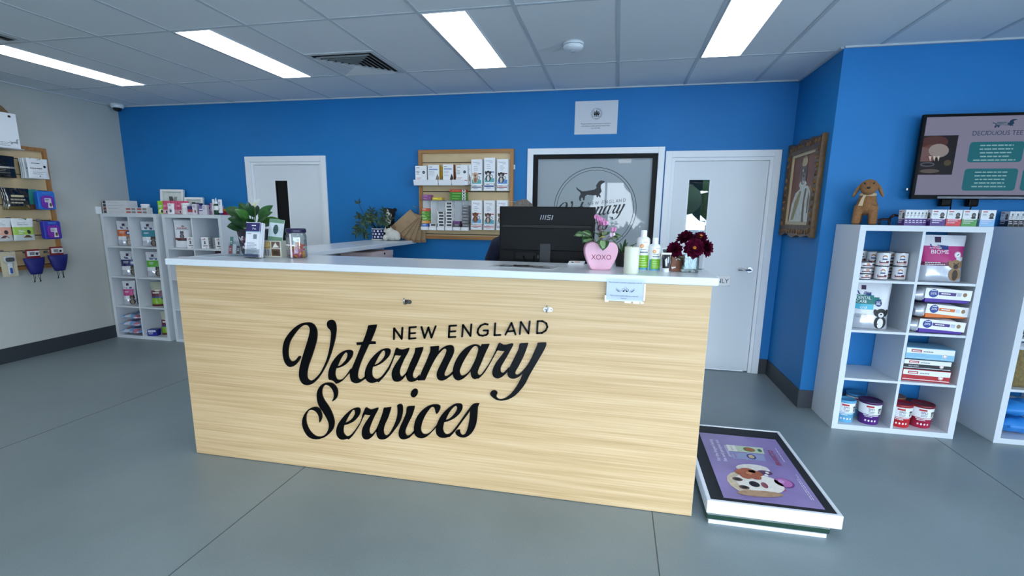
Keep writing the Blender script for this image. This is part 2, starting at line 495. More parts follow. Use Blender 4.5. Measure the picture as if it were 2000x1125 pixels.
# ---- doors and the office window in the back wall
DOORW = M(226, 231, 236, .4); ARCH = M(236, 240, 244, .35)
def architrave(x0, x1, z1, w, par, z0=0):
    b = MB()
    b.box((x0, -.018, z0), (x0 + w, 0, z1), ARCH, bev=.003); b.box((x1 - w, -.018, z0), (x1, 0, z1), ARCH, bev=.003)
    b.box((x0 + w, -.018, z1 - w), (x1 - w, 0, z1), ARCH, bev=.003)
    return b.build('architrave', par)
UNLIT_ROOM_PANE = M(4, 4, 5, .08, spec=.3)  # opaque near-black pane: the unlit room behind is put into its colour
def door(name, x0, x1, gx0, gx1, z1, hinge):
    d = sempty(name)
    architrave(x0 - .06, x1 + .06, z1 + .06, .06, d)
    b = MB()                                                    # jamb lining
    b.box((x0, 0, 0), (x0 + .03, .12, z1), ARCH); b.box((x1 - .03, 0, 0), (x1, .12, z1), ARCH); b.box((x0 + .03, 0, z1 - .03), (x1 - .03, .12, z1), ARCH)
    b.box((x0 + .03, .062, 0), (x0 + .045, .12, z1 - .03), ARCH); b.box((x1 - .045, .062, 0), (x1 - .03, .12, z1 - .03), ARCH)
    b.build('jamb', d)
    lx0, lx1, lz1 = x0 + .033, x1 - .033, z1 - .033
    gz0, gz1 = .95, 1.86
    b = MB(); y0, y1 = .018, .058
    b.box((lx0, y0, .012), (gx0, y1, lz1), DOORW); b.box((gx1, y0, .012), (lx1, y1, lz1), DOORW)
    b.box((gx0, y0, .012), (gx1, y1, gz0), DOORW); b.box((gx0, y0, gz1), (gx1, y1, lz1), DOORW)
    leaf = b.build('leaf', d)
    b = MB()
    for a, c in (((gx0 - .008, gz0), (gx0 + .006, gz1)), ((gx1 - .006, gz0), (gx1 + .008, gz1))):
        b.box((a[0], y0 - .004, a[1]), (c[0], y0, c[1]), ARCH)
    b.build('glazing_bead', leaf)
    hx = lx1 - .07 if hinge == 'L' else lx0 + .07
    b = MB(); b.cyl(.026, 0, .008, M(190, 192, 196, .25, 1), T=TR(hx, y0, 1.02, 0, 90))
    b.tube([(hx, y0 - .01, 1.02), (hx, y0 - .05, 1.02), (hx + (-.11 if hinge == 'L' else .11), y0 - .05, 1.02)], .009, M(190, 192, 196, .25, 1))
    b.build('handle', leaf)
    return d, leaf, (gx0, gx1, gz0, gz1)
d1, l1, g = door('door_1', D1[0], D1[1], -5.353, -5.182, 2.063, 'L')
MB().box((g[0], .034, g[2]), (g[1], .04, g[3]), UNLIT_ROOM_PANE).build('pane', l1)
d2, l2, g = door('door_2', D2[0], D2[1], -.868, -.672, 2.063, 'L')
MB().box((g[0], .034, g[2]), (g[1], .04, g[3]), mat_glass('door_glass', (150, 160, 164), 0, .2)).build('pane', l2)
# sign on door 2
t = MB().box((-.70, .012, .857), (-.413, .0178, .952), M(168, 166, 166, .35, .5))
t.on(FB(-.70, .012, .857)).text('ONLY', .275, .028, .042, INK, al='R')
tag(t.build('door_sign'), 'small grey door sign ending in LY on the right white door', 'sign')
# added dark box blocks sky light at the left door; corridor behind the right
CORR = M(120, 132, 138, .6)
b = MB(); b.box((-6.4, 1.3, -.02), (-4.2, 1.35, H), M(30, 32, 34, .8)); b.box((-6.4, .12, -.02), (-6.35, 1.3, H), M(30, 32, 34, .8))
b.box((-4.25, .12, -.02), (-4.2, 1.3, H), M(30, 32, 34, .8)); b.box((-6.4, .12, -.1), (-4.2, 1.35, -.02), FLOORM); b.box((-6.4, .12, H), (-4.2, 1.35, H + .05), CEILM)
struct(b.build('wall_dark_box'))
b = MB(); b.box((-1.3, 2.6, 0), (-.345, 2.7, H), CORR); b.box((.75, 2.6, 0), (1.3, 2.7, H), CORR); b.box((-.345, 2.6, 0), (.75, 2.7, .9), CORR); b.box((-.345, 2.6, 2.15), (.75, 2.7, H), CORR)
b.box((-1.35, .12, 0), (-1.3, 2.7, H), CORR); b.box((1.3, .12, 0), (1.35, 2.7, H), CORR)
b.box((-1.35, .12, -.1), (1.35, 2.7, 0), FLOORM); b.box((-1.35, .12, H), (1.35, 2.7, H + .05), CEILM)
struct(b.build('wall_corridor'))

# office window with logo on frosted glass
w1 = sempty('window_1')
architrave(W1[0] - .058, W1[1] + .058, 2.163, .058, w1, .86)
b = MB(); b.box((W1[0], -.018, .86), (W1[1], 0, .92), ARCH); b.build('sill', w1)
b = MB(); K = M(8, 9, 9, .5, spec=.2); x0, x1, z0, z1 = W1[0], W1[1], .92, 2.105
b.box((x0, .005, z0), (x0 + .045, .075, z1), K); b.box((x1 - .045, .005, z0), (x1, .075, z1), K)
b.box((x0 + .045, .005, z1 - .04), (x1 - .045, .075, z1), K); b.box((x0 + .045, .005, z0), (x1 - .045, .075, z0 + .045), K)
b.build('black_frame', w1)
FROST = M(160, 170, 176, .6, coat=.6); FROST.node_tree.nodes['Principled BSDF'].inputs['Coat Roughness'].default_value = .02
pane = MB().box((x0 + .045, .035, z0 + .045), (x1 - .045, .045, z1 - .04), FROST).build('pane', w1)
LET={
'V':['-715,-208 -701,-215 -704,-235 -734,-278 -772,-318 -814,-342 -850,-349 -884,-335 -912,-296 -927,-235 -929,-170 -916,-96 -890,-29 -851,26 -793,88 -728,141 -664,176 -603,192 -551,195 -509,178 -482,144 -469,101 -470,54 -480,-3 -505,-76 -537,-159 -573,-242 -599,-301 -621,-368 -632,-422 -631,-459 -616,-483 -591,-493 -559,-482 -513,-445 -461,-388 -413,-311 -373,-231 -343,-149 -320,-64 -304,17 -296,88 -304,123 -328,145 -339,172 -338,199 -324,223 -297,238 -268,238 -244,224 -231,194 -227,155 -232,100 -247,28 -273,-52 -303,-134 -338,-217 -382,-301 -435,-386 -492,-460 -548,-514 -599,-543 -648,-553 -691,-543 -720,-512 -735,-468 -735,-418 -723,-351 -698,-276 -666,-192 -633,-109 -601,-31 -575,39 -560,96 -560,131 -579,158 -613,162 -654,145 -700,107 -757,44 -811,-28 -837,-82 -854,-149 -857,-214 -847,-254 -826,-277 -800,-277 -763,-256 -729,-217'],
'e1':['-355,-461c -345,-464 -315,-466 -290,-480 -270,-503c -235,-492 -190,-464 -145,-419 -109,-380 -87,-357c -65,-332c -76,-309c -135,-390 -185,-439 -224,-454 -254,-449 -271,-413 -272,-373 -259,-319c -216,-308 -155,-279 -102,-235 -61,-184 -43,-147 -38,-115 -52,-97 -81,-92 -128,-100 -180,-125 -229,-165 -279,-220 -316,-275 -346,-338 -360,-396 -361,-437', '-240,-294c -201,-279 -161,-244 -125,-201 -107,-156 -109,-128 -125,-124 -156,-152 -193,-206'],
't':['168,205c 262,218c 257,188 234,129 185,25c 238,26c 242,-2c 163,-11c 113,-105 58,-219 20,-318 7,-383 11,-415 36,-425 66,-410 96,-384c 118,-362c 108,-407c 47,-452 4,-473 -38,-475 -71,-458 -86,-423 -90,-374 -82,-350 -63,-308 -31,-242 12,-151 68,-23c 15,-29c 9,-1c 87,11c 122,87 150,162 158,193'],
'e2':['243,-435c 260,-442c 298,-403 341,-352 389,-285 424,-211 459,-131 471,-116c 451,-116c 425,-176 386,-250 338,-320 295,-371 253,-400 220,-405 192,-384 183,-349 187,-301 197,-266c 239,-253 306,-216 360,-169 398,-124 414,-80 410,-55 389,-43 353,-45 303,-64 245,-107 184,-170 140,-233 108,-299 93,-364 99,-407 119,-438 151,-454 185,-455 218,-446', '214,-245c 256,-224 303,-185 337,-140 351,-100 345,-73 332,-70 306,-91 259,-161'],
'r1':['478,-37 492,-29 510,-38 542,-45 574,-39 606,-26 630,-21 633,-35 616,-77 574,-150 536,-230 516,-290 517,-330 528,-351 548,-347 586,-308 607,-275c 605,-338c 585,-332c 552,-378 514,-407 478,-417 445,-411 426,-384 419,-349 426,-298 455,-236 493,-179 539,-113c 511,-114 471,-114c 449,-117c 464,-76'],
'i1':['705,-15c 795,1c 791,-30 766,-93 724,-189 683,-273 667,-325 674,-355 692,-360 717,-345 745,-311c 740,-374c 720,-376c 688,-394 647,-404 615,-396 596,-370 589,-332 594,-300 611,-259 645,-179 683,-99 700,-52'],
'n':['877,12c 971,25c 974,9 968,-33c 1009,4 1055,32 1097,44 1128,37 1143,9 1141,-36 1119,-91 1080,-169 1048,-241 1032,-284 1039,-305 1059,-303 1090,-283 1125,-246c 1140,-249c 1136,-268c 1090,-310 1043,-345 1000,-360 965,-352 946,-322 946,-280 963,-232 1007,-144 1042,-73 1058,-23 1051,-1 1028,-6 993,-39 953,-87 905,-167 857,-264 807,-372c 724,-382c 745,-339 786,-246 827,-158 860,-79 877,-32'],
'a':['1447,76c 1532,85c 1521,54 1484,-27 1444,-127 1414,-197 1404,-235 1409,-258 1425,-264 1452,-243 1515,-148 1559,-66 1591,3 1627,94c 1617,23c 1584,-42 1548,-111 1507,-186 1463,-253 1414,-304c 1399,-303c 1373,-312 1346,-301 1331,-272 1326,-230c 1289,-275 1239,-321 1190,-342 1155,-332 1132,-299 1127,-250 1137,-188 1168,-110 1214,-38 1271,22 1332,59 1376,70 1414,65 1434,46c', '1240,-283 1278,-261 1316,-220 1350,-156 1384,-79 1406,-6 1410,28 1399,48 1376,51 1347,31 1298,-40 1248,-126 1213,-205 1204,-244 1217,-281'],
'r2':['1627,90 1638,104 1653,99 1678,88 1711,89 1740,98 1769,106 1783,101 1780,79 1755,29 1720,-39 1677,-117 1655,-163 1654,-201 1667,-220 1685,-217 1714,-185 1743,-149c 1737,-209c 1729,-202c 1693,-242 1656,-272 1620,-284 1586,-274 1567,-245 1565,-211 1578,-162 1611,-99 1651,-44 1694,19c 1661,19 1624,22c 1599,7c 1613,53'],
'y':['1855,111c 1873,116 1937,123c 1941,115 1924,56 1894,-27 1845,-134 1817,-188 1811,-214 1825,-228 1854,-215 1896,-170 1942,-104 1980,-28 2013,55 2033,103 2038,130c 2075,137 2126,140c 2127,109 2105,54 2058,-37 2010,-128 1962,-221 1921,-313 1871,-389 1814,-455 1755,-498 1696,-522 1637,-528 1592,-513 1558,-489 1544,-467 1550,-440 1569,-422 1595,-419 1617,-434 1620,-453 1610,-481 1621,-503 1651,-513 1696,-500 1740,-469 1787,-415 1827,-351 1862,-281 1890,-208c 1854,-244 1811,-269 1774,-273 1745,-261 1728,-232 1729,-202 1743,-164 1779,-87 1821,5 1842,57 1848,94'],
'S':['-335,-721c -304,-708 -271,-672 -254,-625 -254,-575 -276,-532 -313,-502 -360,-497 -408,-506 -458,-535 -496,-580 -519,-632 -525,-691 -517,-757 -494,-813 -458,-864 -426,-916 -402,-964 -392,-1014 -400,-1066 -425,-1116 -468,-1159 -518,-1177 -571,-1175 -615,-1149 -652,-1106 -679,-1044 -686,-981 -675,-920 -644,-870 -607,-852 -568,-858 -534,-885 -515,-929 -513,-976 -509,-1001c -486,-964 -473,-921 -480,-867 -508,-823 -547,-810 -592,-820 -643,-849 -691,-900 -724,-959 -740,-1016 -738,-1076 -717,-1134 -680,-1186 -628,-1213 -570,-1215 -515,-1203 -451,-1174 -386,-1120 -338,-1059 -321,-1007 -318,-956 -332,-890 -359,-825 -394,-766 -430,-715 -453,-659 -454,-609 -438,-563 -414,-536 -388,-527 -350,-543 -318,-581 -305,-629 -310,-675'],
'e3':['-143,-1170c -97,-1123 -41,-1045 5,-969 38,-903 71,-843c 45,-840c 20,-921 -22,-992 -68,-1056 -114,-1107 -158,-1134 -188,-1124 -208,-1092 -208,-1050 -196,-998c -142,-980 -70,-939 -12,-879 16,-826 18,-785 -2,-768 -36,-771 -89,-795 -152,-847 -211,-911 -263,-980 -293,-1046 -302,-1098 -290,-1148 -257,-1178 -213,-1180 -164,-1164c', '-180,-969c -135,-946 -86,-903 -53,-850 -49,-812 -59,-799 -81,-811 -127,-874'],
'r3':['83,-762 96,-754 117,-765 150,-774 192,-760 227,-746 241,-748 234,-776 188,-859 142,-959 121,-1019 122,-1061 137,-1074 163,-1061 203,-1010 226,-966c 223,-1042c 202,-1036c 161,-1094 117,-1133 78,-1146 44,-1137 26,-1105 25,-1063 37,-1011 75,-941 143,-843c 109,-842 71,-841c 44,-843c 64,-801'],
'v':['310,-738c 398,-721c 392,-753 356,-854 315,-941 296,-1009 302,-1054 323,-1070 357,-1050 388,-1007 423,-942 455,-865 472,-798 475,-740 473,-696 485,-681 510,-675 530,-683 539,-718 534,-783 513,-859 477,-928 430,-995 373,-1067 321,-1110 274,-1124 237,-1120 213,-1089 206,-1043 216,-992 245,-923 282,-829 301,-770'],
'i2':['591,-701c 607,-691 680,-681c 675,-717 645,-805 602,-890 571,-959 560,-1005 569,-1037 589,-1043 623,-1023 669,-969c 681,-968c 680,-1005c 656,-1016 614,-1061 568,-1085 526,-1094 493,-1079 480,-1043 484,-993 506,-933 546,-847 577,-771 584,-722', '689,-479 713,-487 722,-513 714,-546 691,-574 667,-582 645,-572 638,-545 648,-512 668,-489'],
'c':['939,-749c 955,-734 976,-692 980,-660 964,-642 933,-638 889,-645 833,-670 776,-715 727,-772 689,-841 668,-916 665,-974 672,-1014 696,-1044 732,-1056 773,-1052 818,-1027 867,-980 925,-914c 941,-896c 933,-880c 884,-942 843,-983 802,-1004 770,-999 750,-969 750,-924 769,-857 803,-781 844,-717 877,-678 901,-671 916,-690 927,-737'],
'e4':['1067,-1007c 1086,-1004c 1138,-943 1186,-874 1241,-793 1288,-725 1323,-670c 1338,-610c 1303,-660 1257,-728 1202,-813 1147,-894 1095,-956 1051,-977 1023,-964 1008,-925 1011,-888 1023,-835c 1076,-817 1140,-779 1195,-726 1226,-676 1234,-636 1223,-609 1192,-604 1149,-612 1094,-649 1038,-702 990,-762 954,-830 930,-897 924,-946 931,-986 959,-1015 995,-1023 1035,-1019', '1039,-812c 1077,-793 1120,-753 1160,-698 1174,-657 1164,-636 1149,-640 1117,-670 1077,-730'],
's':['1338,-614 1357,-594 1380,-585 1424,-580c 1407,-623c 1403,-682 1398,-753 1388,-817 1365,-883 1326,-943 1279,-982 1236,-994 1193,-989 1162,-969 1152,-942 1162,-921 1186,-908 1203,-912 1205,-936 1217,-959 1236,-965 1264,-946 1287,-891 1304,-818 1315,-746 1320,-674c']}
NEW={
'N1':['458,67 465,187 549,76 561,198'],
'E1':['716,217 644,208 636,83 708,93', '640,141 705,149'],
'W':['780,221 813,103 859,221 891,111 940,238'],
'E2':['1168,260 1095,251 1086,129 1159,136', '1092,189 1159,198'],
'N2':['1233,146 1244,270 1325,157 1335,281'],
'G':['1511,291 1482,296 1439,277 1410,239 1402,200 1419,172 1458,167 1497,179 1511,193 1514,228 1468,225'],
'L':['1592,307 1584,181 1646,188'],
'A':['1701,195 1763,322 1807,204', '1721,229 1792,241'],
'N3':['1851,211 1861,337 1942,222 1952,348'],
'D':['2030,231 2034,356 2082,359 2121,338 2134,301 2117,263 2081,237 2030,231']}
def ring_pts(s):
    """decode 'x,y[c]' half-millimetres; smooth between corners with Catmull-Rom"""
    P = []
    for w in s.split():
        c = w.endswith('c'); x, y = w.rstrip('c').split(','); P.append((float(x) / 2000, float(y) / 2000, c))
    n = len(P); out = []
    for i in range(n):
        p0, p1, p2, p3 = P[i - 1], P[i], P[(i + 1) % n], P[(i + 2) % n]
        if p1[2]: p0 = p1
        if p2[2]: p3 = p2
        st = 1 if (p1[2] and p2[2]) else 4
        for k in range(st):
            t = k / st
            q = []
            for a in (0, 1):
                q.append(.5 * (2 * p1[a] + (p2[a] - p0[a]) * t + (2 * p0[a] - 5 * p1[a] + 4 * p2[a] - p3[a]) * t * t + (3 * p1[a] - p0[a] - 3 * p2[a] + p3[a]) * t ** 3))
            out.append(tuple(q))
    return out
def letter_mesh(name, rings, T, depth, m, parent):
    cu = bpy.data.curves.new(name, 'CURVE'); cu.dimensions = '2D'; cu.fill_mode = 'BOTH'; cu.extrude = depth / 2
    for r in rings:
        sp = cu.splines.new('POLY'); sp.points.add(len(r) - 1); sp.use_cyclic_u = True
        for k, (x, y) in enumerate(r): sp.points[k].co = (x, y, 0, 1)
    ob = bpy.data.objects.new('t', cu); me = bpy.data.meshes.new_from_object(ob); me.name = name
    bpy.data.objects.remove(ob); bpy.data.curves.remove(cu)
    me.transform(T @ Matrix.Translation((0, 0, depth / 2)))
    me.materials.clear(); me.materials.append(m)
    o = bpy.data.objects.new(name, me); COL.objects.link(o); o.parent = parent
    return o
def stroke(b, pts, w, F, h, m):
    for (xa, ya), (xb, yb) in zip(pts, pts[1:]):
        d = Vector((xb - xa, yb - ya)); L = d.length; a = math.atan2(d.y, d.x)
        cap = [(w * math.cos(t), w * math.sin(t)) for t in [rad(90 + 22.5 * k) for k in range(9)]]
        pl = [(x, y) for x, y in cap] + [(L - x, -y) for x, y in cap]
        c, s_ = math.cos(a), math.sin(a)
        b.prism([(xa + x * c - y * s_, ya + x * s_ + y * c) for x, y in pl], F, h, m)
def npts(s): return [tuple(float(v) / 2000 for v in w.split(',')) for w in s.split()]
WORDS = (('veterinary_lettering', ['V', 'e1', 't', 'e2', 'r1', 'i1', 'n', 'a', 'r2', 'y']), ('services_lettering', ['S', 'e3', 'r3', 'v', 'i2', 'c', 'e4', 's']))
SIGNK = M(4, 4, 6, .22, spec=.22)
sg = thing('company_lettering', 'raised black lettering reading New England Veterinary Services on the wooden desk front', 'sign', (-2.9, -2.6853, .8))
FS = FR((0, 0, 0), (1, 0, 0), (0, 0, 1))
for wn, ls in WORDS:
    par = None
    for k in ls:
        rings = [ring_pts(r) for r in LET[k]]
        o = letter_mesh(wn if par is None else 'letter', rings, FS, .008, SIGNK, sg if par is None else par)
        if par is None:                                        # word: an empty mesh holder carrying its letters
            par = o; first = o.data
            holder = bpy.data.objects.new(wn, None); COL.objects.link(holder); holder.parent = sg
            o.name = 'letter'; o.parent = holder; par = holder
par = bpy.data.objects.new('new_england_lettering', None); COL.objects.link(par); par.parent = sg
for k, ss in NEW.items():
    b = MB()
    for s_ in ss: stroke(b, npts(s_), .0047, FS, .008, SIGNK)
    b.build('letter', par)

# the same emblem printed on the frosted office window
b = MB(); PK = M(40, 43, 47, .5)
CX, CZ = -1.745, 1.575
b.on(FB(CX, .035, CZ))
b.ring(0, 0, .404, .4095, PK, 1, 72); b.ring(0, 0, .379, .3835, PK, 1, 72)
DOG = [tuple(float(v) / 1000 for v in w.split(',')) for w in "87,277 51,282 31,272 17,254 4,233 12,212 -8,194 -86,180 -129,177 -166,198 -192,222 -181,193 -151,169 -143,148 -156,127 -158,99 -147,80 -133,85 -141,99 -130,117 -119,109 -119,89 -104,89 -101,106 -99,127 -78,144 -27,137 13,138 17,118 31,121 33,135 42,124 52,112 56,132 44,149 64,177 52,212 53,240 70,254 88,264".split()]
b.poly(DOG, PK, 1)
b.build('printed_emblem', pane)
Tp = Matrix.Translation((-1.811 + 2.671 * .437, .0344, 1.615 - .833 * .46)) @ Matrix.Diagonal((.437, 1, .46, 1)) @ Matrix.Translation((-2.9, 0, .8))
for wn, ls in WORDS:
    for k in ls:
        letter_mesh('printed_letter', [ring_pts(r) for r in LET[k]], Tp @ FS, .0005, PK, pane)
b = MB()
for k, ss in NEW.items():
    for s_ in ss: stroke(b, npts(s_), .004, Tp @ FS, .0005, PK)
b.build('printed_words', pane)
# ================================================================== CEILING FITTINGS
PANEL = M(255, 255, 255, .5, emis=6)
LTRIM = M(225, 228, 231, .4)
def ceiling_light(k, y1, label):
    x = GX + .6 * k + .014
    o = thing('ceiling_light', label, 'ceiling light', (x, y1, H), 0, 'recessed ceiling lights')
    b = MB(); w, l = .29, 1.176
    b.box((0, -l, -.006), (.008, 0, -.0005), LTRIM); b.box((w - .008, -l, -.006), (w, 0, -.0005), LTRIM)
    b.box((.008, -.008, -.006), (w - .008, 0, -.0005), LTRIM); b.box((.008, -l, -.006), (w - .008, -l + .008, -.0005), LTRIM)
    b.build('frame', o)
    MB().box((.008, -l + .008, -.0045), (w - .008, -.008, -.0005), PANEL).build('diffuser', o)
    return o
y0 = GY - .012
for k, lb in ((-6, 'long bright ceiling light at far left above the grey wall'), (-3, 'bright ceiling light left of the square air vent'),
              (0, 'bright ceiling light between air vent and smoke detector'), (3, 'bright ceiling light right of the smoke detector, cut by the top edge')):
    ceiling_light(k, y0, lb)
for r in (2, 4):  # extra rows out of view, added for the light they give
    for k in (-6, -2, 2, 6):
        ceiling_light(k, y0 - 1.2 * r, 'unseen ceiling light added behind the viewer to light the room')
# square air diffuser
VW = M(206, 209, 211, .5)
o = thing('air_vent', 'square white four-way ceiling air vent with dark slots', 'air vent', (-3.673, -1.105, H))
MB().box((-.275, -.275, -.0035), (.275, .275, -.0005), M(9, 10, 11, .9)).build('backing', o)
b = MB(); hw = .288
for r0, r1 in ((hw, hw - .035),):
    for a in range(4):
        T = Matrix.Rotation(rad(90 * a), 4, 'Z')
        b.add([(-r0, -r0, -.006), (r0, -r0, -.006), (r1, -r1, -.006), (-r1, -r1, -.006)], [(0, 1, 2, 3)], VW, T)
        b.add([(-r0, -r0, -.006), (r0, -r0, -.006), (r0, -r0, 0), (-r0, -r0, 0)], [(0, 3, 2, 1)], VW, T)
b.build('frame', o)
for j in range(6):
    ro = .242 - j * .038; ri = ro - .024
    b = MB()
    for a in range(4):
        T = Matrix.Rotation(rad(90 * a), 4, 'Z')
        b.add([(-ro, -ro, -.024), (ro, -ro, -.024), (ri, -ri, -.004), (-ri, -ri, -.004), (-ro - .003, -ro - .003, -.024), (ro + .003, -ro - .003, -.024)],
              [(0, 1, 2, 3), (4, 5, 1, 0)], VW, T)
    b.build('louvre', o)
# second vent at the far left edge of the picture
o = thing('air_vent', 'ceiling air vent mostly cut off by the top left edge', 'air vent', (-6.12, -2.32, H))
MB().box((-.275, -.275, -.0035), (.275, .275, -.0005), M(9, 10, 11, .9)).build('backing', o)
b = MB()
for a in range(4):
    T = Matrix.Rotation(rad(90 * a), 4, 'Z'); r0, r1 = .288, .268
    b.add([(-r0, -r0, -.006), (r0, -r0, -.006), (r1, -r1, -.006), (-r1, -r1, -.006)], [(0, 1, 2, 3)], VW, T)
b.build('frame', o)
for j in range(4):
    ro = .25 - j * .055; ri = ro - .04; b = MB()
    for a in range(4):
        b.add([(-ro, -ro, -.024), (ro, -ro, -.024), (ri, -ri, -.004), (-ri, -ri, -.004)], [(0, 1, 2, 3)], VW, Matrix.Rotation(rad(90 * a), 4, 'Z'))
    b.build('louvre', o)
# smoke detector
o = thing('smoke_detector', 'round white smoke detector on the ceiling', 'smoke detector', (-1.885, -1.297, H))
b = MB().lathe([(.0, -.001), (.072, -.001), (.074, -.012), (.070, -.016)], WHITE, n=32); b.build('base', o)
b = MB().lathe([(.060, -.014), (.060, -.022)], M(70, 72, 75, .6), n=32, cap=False).lathe([(.070, -.021), (.072, -.030), (.060, -.045), (.035, -.052), (0, -.053)], WHITE, n=32)
b.lathe([(.066, -.0145), (.066, -.0212)], M(150, 154, 158, .6), n=32, cap=False)
b.build('cover', o)
MB().box((-.012, -.012, -.063), (.012, .006, -.05), M(150, 155, 160, .4), bev=.003).build('sensor_cage', o)
# dome camera in the left corner
o = thing('security_camera', 'white ceiling dome camera in the left corner of the room', 'camera', (-7.24, -.12, H))
MB().lathe([(.0, -.001), (.062, -.001), (.066, -.03), (.056, -.045)], WHITE, n=24).build('housing', o)
MB().lathe([(.045, -.044), (.042, -.062), (.028, -.078), (0, -.084)], M(10, 11, 16, .08), n=20).build('dome', o)
# small white box on the left wall
tag(MB().box((XL + .0005, -.435, 1.462), (XL + .03, -.385, 1.545), WHITE, bev=.004).build('wall_box'), 'small white box on the grey wall beside the left shelf top', 'wall box')

# ================================================================== RECEPTION DESK
OAK = mat_wood('light_oak_laminate', (181, 148, 104), (206, 174, 130), (223, 198, 158), .42)
DX0, DX1, DY = -4.0432, -1.0665, -2.6855
o = thing('reception_desk', 'long reception desk with light oak front panel', 'desk', (DX0, DY, 0))
L0 = DX1 - DX0
b = MB().box((.001, 0, .003), (L0 - .001, .024, 1.192), OAK, bev=.0008, seg=1).build('front_panel', o)
MB().box((L0 - .001, 0, .003), (L0, .024, 1.192), M(228, 214, 186, .5)).build('edge_strip', o)
MB().box((0, .025, .003), (.025, 2.67, 1.192), WHITE2).build('end_panel', o)
MB().box((L0 - .026, .025, .003), (L0 - .001, .5, 1.192), WHITE2).build('end_panel', o)
MB().box((.026, .026, .722), (L0 - .027, .95, .75), WHITE2).build('worktop', o)
MB().box((.026, .951, .722), (.40, 2.66, .75), WHITE2).build('worktop', o)
MB().box((.026, .95, .90), (.40, 2.66, .918), WHITE2).build('shelf', o)
MB().box((.026, .93, .75), (.40, .948, 1.192), WHITE2).build('partition', o)
MB().box((.026, 2.0, .003), (.40, 2.018, .72), WHITE2).build('partition', o)
for x in (.7, 1.9): MB().box((x, .05, .003), (x + .02, .9, .72), WHITE2).build('partition', o)
# countertop
STONE = M(222, 229, 235, .22, noise=.02, ns=120)
ct = [(-4.091, -2.706)] + [(-1.036 - .03 + .03 * math.sin(rad(t)), -2.706 + .03 - .03 * math.cos(rad(t))) for t in range(0, 91, 15)] + \
     [(-1.036 - .012 + .012 * math.cos(rad(t)), -2.18 - .012 + .012 * math.sin(rad(t))) for t in range(0, 91, 30)] + [(-3.64, -2.18), (-3.64, -.002), (-4.091, -.002)]
b = MB().prism(ct, Matrix.Identity(4), 1.230, STONE, 1.1925, bev=.005)
tag(b.build('countertop'), 'white L-shaped countertop on the oak reception desk', 'countertop')
# two little coat hooks
def hook(x, z, dark, label):
    o = thing('bag_hook', label, 'hook', (x, DY, z), 0, 'bag hooks on the desk front')
    c = M(92, 88, 84, .35, .9) if dark else M(214, 216, 220, .25, .9)
    MB().prism(rrect(-.024, -.011, .024, .011, .0108), FB(0, -.0004, 0), .0035, c).build('plate', o)
    b = MB().tube([(-.004, -.003, -.006), (-.004, -.022, -.012), (-.004, -.036, -.006), (-.004, -.038, .012), (-.004, -.034, .026)], .0038, M(200, 202, 206, .2, 1)); b.build('prong', o)
    b = MB()
    for s_ in (-1, 1): b.ell((s_ * .016, -.0042, 0), (.003, .0015, .003), M(120, 120, 122, .3, 1), n=8)
    b.build('screw', o)
hook(-2.588, 1.043, True, 'left one of two metal hooks on the oak desk front'); hook(-1.832, 1.04, False, 'right one of two metal hooks, with white backplate')
# notice taped under the counter edge
o = thing('desk_notice', 'white notice with halo and wings drawing taped below the counter edge', 'notice', (-1.461, -2.7075, 1.155))
b = MB().box((-.088, -.0004, -.052), (.084, .0004, .055), M(216, 222, 236, .5))
b.on(FB(0, -.0005, 0)).text('When this candle is lit, someone is saying goodbye to their pet', -.002, .036, .006, INK, w=.155)
for s_ in (-1, 1):
    b.poly([(s_ * .014, -.002), (s_ * .03, .006), (s_ * .045, .014), (s_ * .044, .002), (s_ * .034, -.008), (s_ * .022, -.010)], M(176, 190, 206, .6), 1)
    b.poly([(s_ * .024, -.004), (s_ * .043, .007), (s_ * .042, .002), (s_ * .032, -.007)], M(104, 118, 134, .6), 2)
    b.ring(s_ * .0085, .002, .006, .0078, INK, 1, 14); b.oval(s_ * .007, -.002, .004, .0045, INK, 2)
b.ring(0, .0115, .005, .006, GREYINK, 1, 14)
b.text('We ask that you speak softly & be respectful', -.004, -.028, .0055, INK, w=.13).text('Thank you', -.006, -.040, .0055, INK, w=.028)
b.build('sheet', o)
b = MB().box((-.092, -.0009, -.046), (.094, -.0006, .06), FILM); b.build('plastic_sleeve', o)
b = MB(); TP = M(250, 244, 236, .3)
for x0, z0, x1, z1 in ((-.094, -.058, -.076, -.049), (.0, -.060, .03, -.05), (.04, -.061, .07, -.05), (.074, -.060, .09, -.052), (-.095, -.048, -.088, -.026), (.086, -.045, .094, .036)):
    b.box((x0, -.0012, z0), (x1, -.0005, z1), TP)
b.build('tape', o)

# ================================================================== SHELVES
KW, KD, KH, KT, KS = .77, .39, 1.47, .038, .0167
CW = (KW - 2 * KT - KS) / 2; CHH = (KH - 2 * KT - 3 * KS) / 4
LAM = M(212, 218, 224, .4)
def cube_shelf(x, y, label):
    o = thing('cube_shelf', label, 'shelf unit', (x, y, 0), 0, 'white cube shelf units')
    MB().box((0, 0, 0), (KW, KD, KT), LAM, bev=.001, seg=1).build('base_panel', o)
    MB().box((0, 0, KH - KT), (KW, KD, KH), LAM, bev=.001, seg=1).build('top_panel', o)
    for x0 in (0, KW - KT): MB().box((x0, 0, KT), (x0 + KT, KD, KH - KT), LAM).build('side_panel', o)
    MB().box((KT + CW, .003, KT), (KT + CW + KS, KD - .003, KH - KT), LAM).build('divider', o)
    for c in range(2):
        for r in range(1, 4):
            z = KT + r * CHH + (r - 1) * KS; x0 = KT + c * (CW + KS)
            MB().box((x0, .003, z), (x0 + CW, KD - .003, z + KS), LAM).build('shelf', o)
    return o
KR = (.0995, YT - .40); KR2 = (1.1095, YT - .40); K1 = (XL + .015, -.40); K2 = (-6.51, -.40)
cube_shelf(*KR, 'tall white cube shelf below the television, with four rows of pet food')
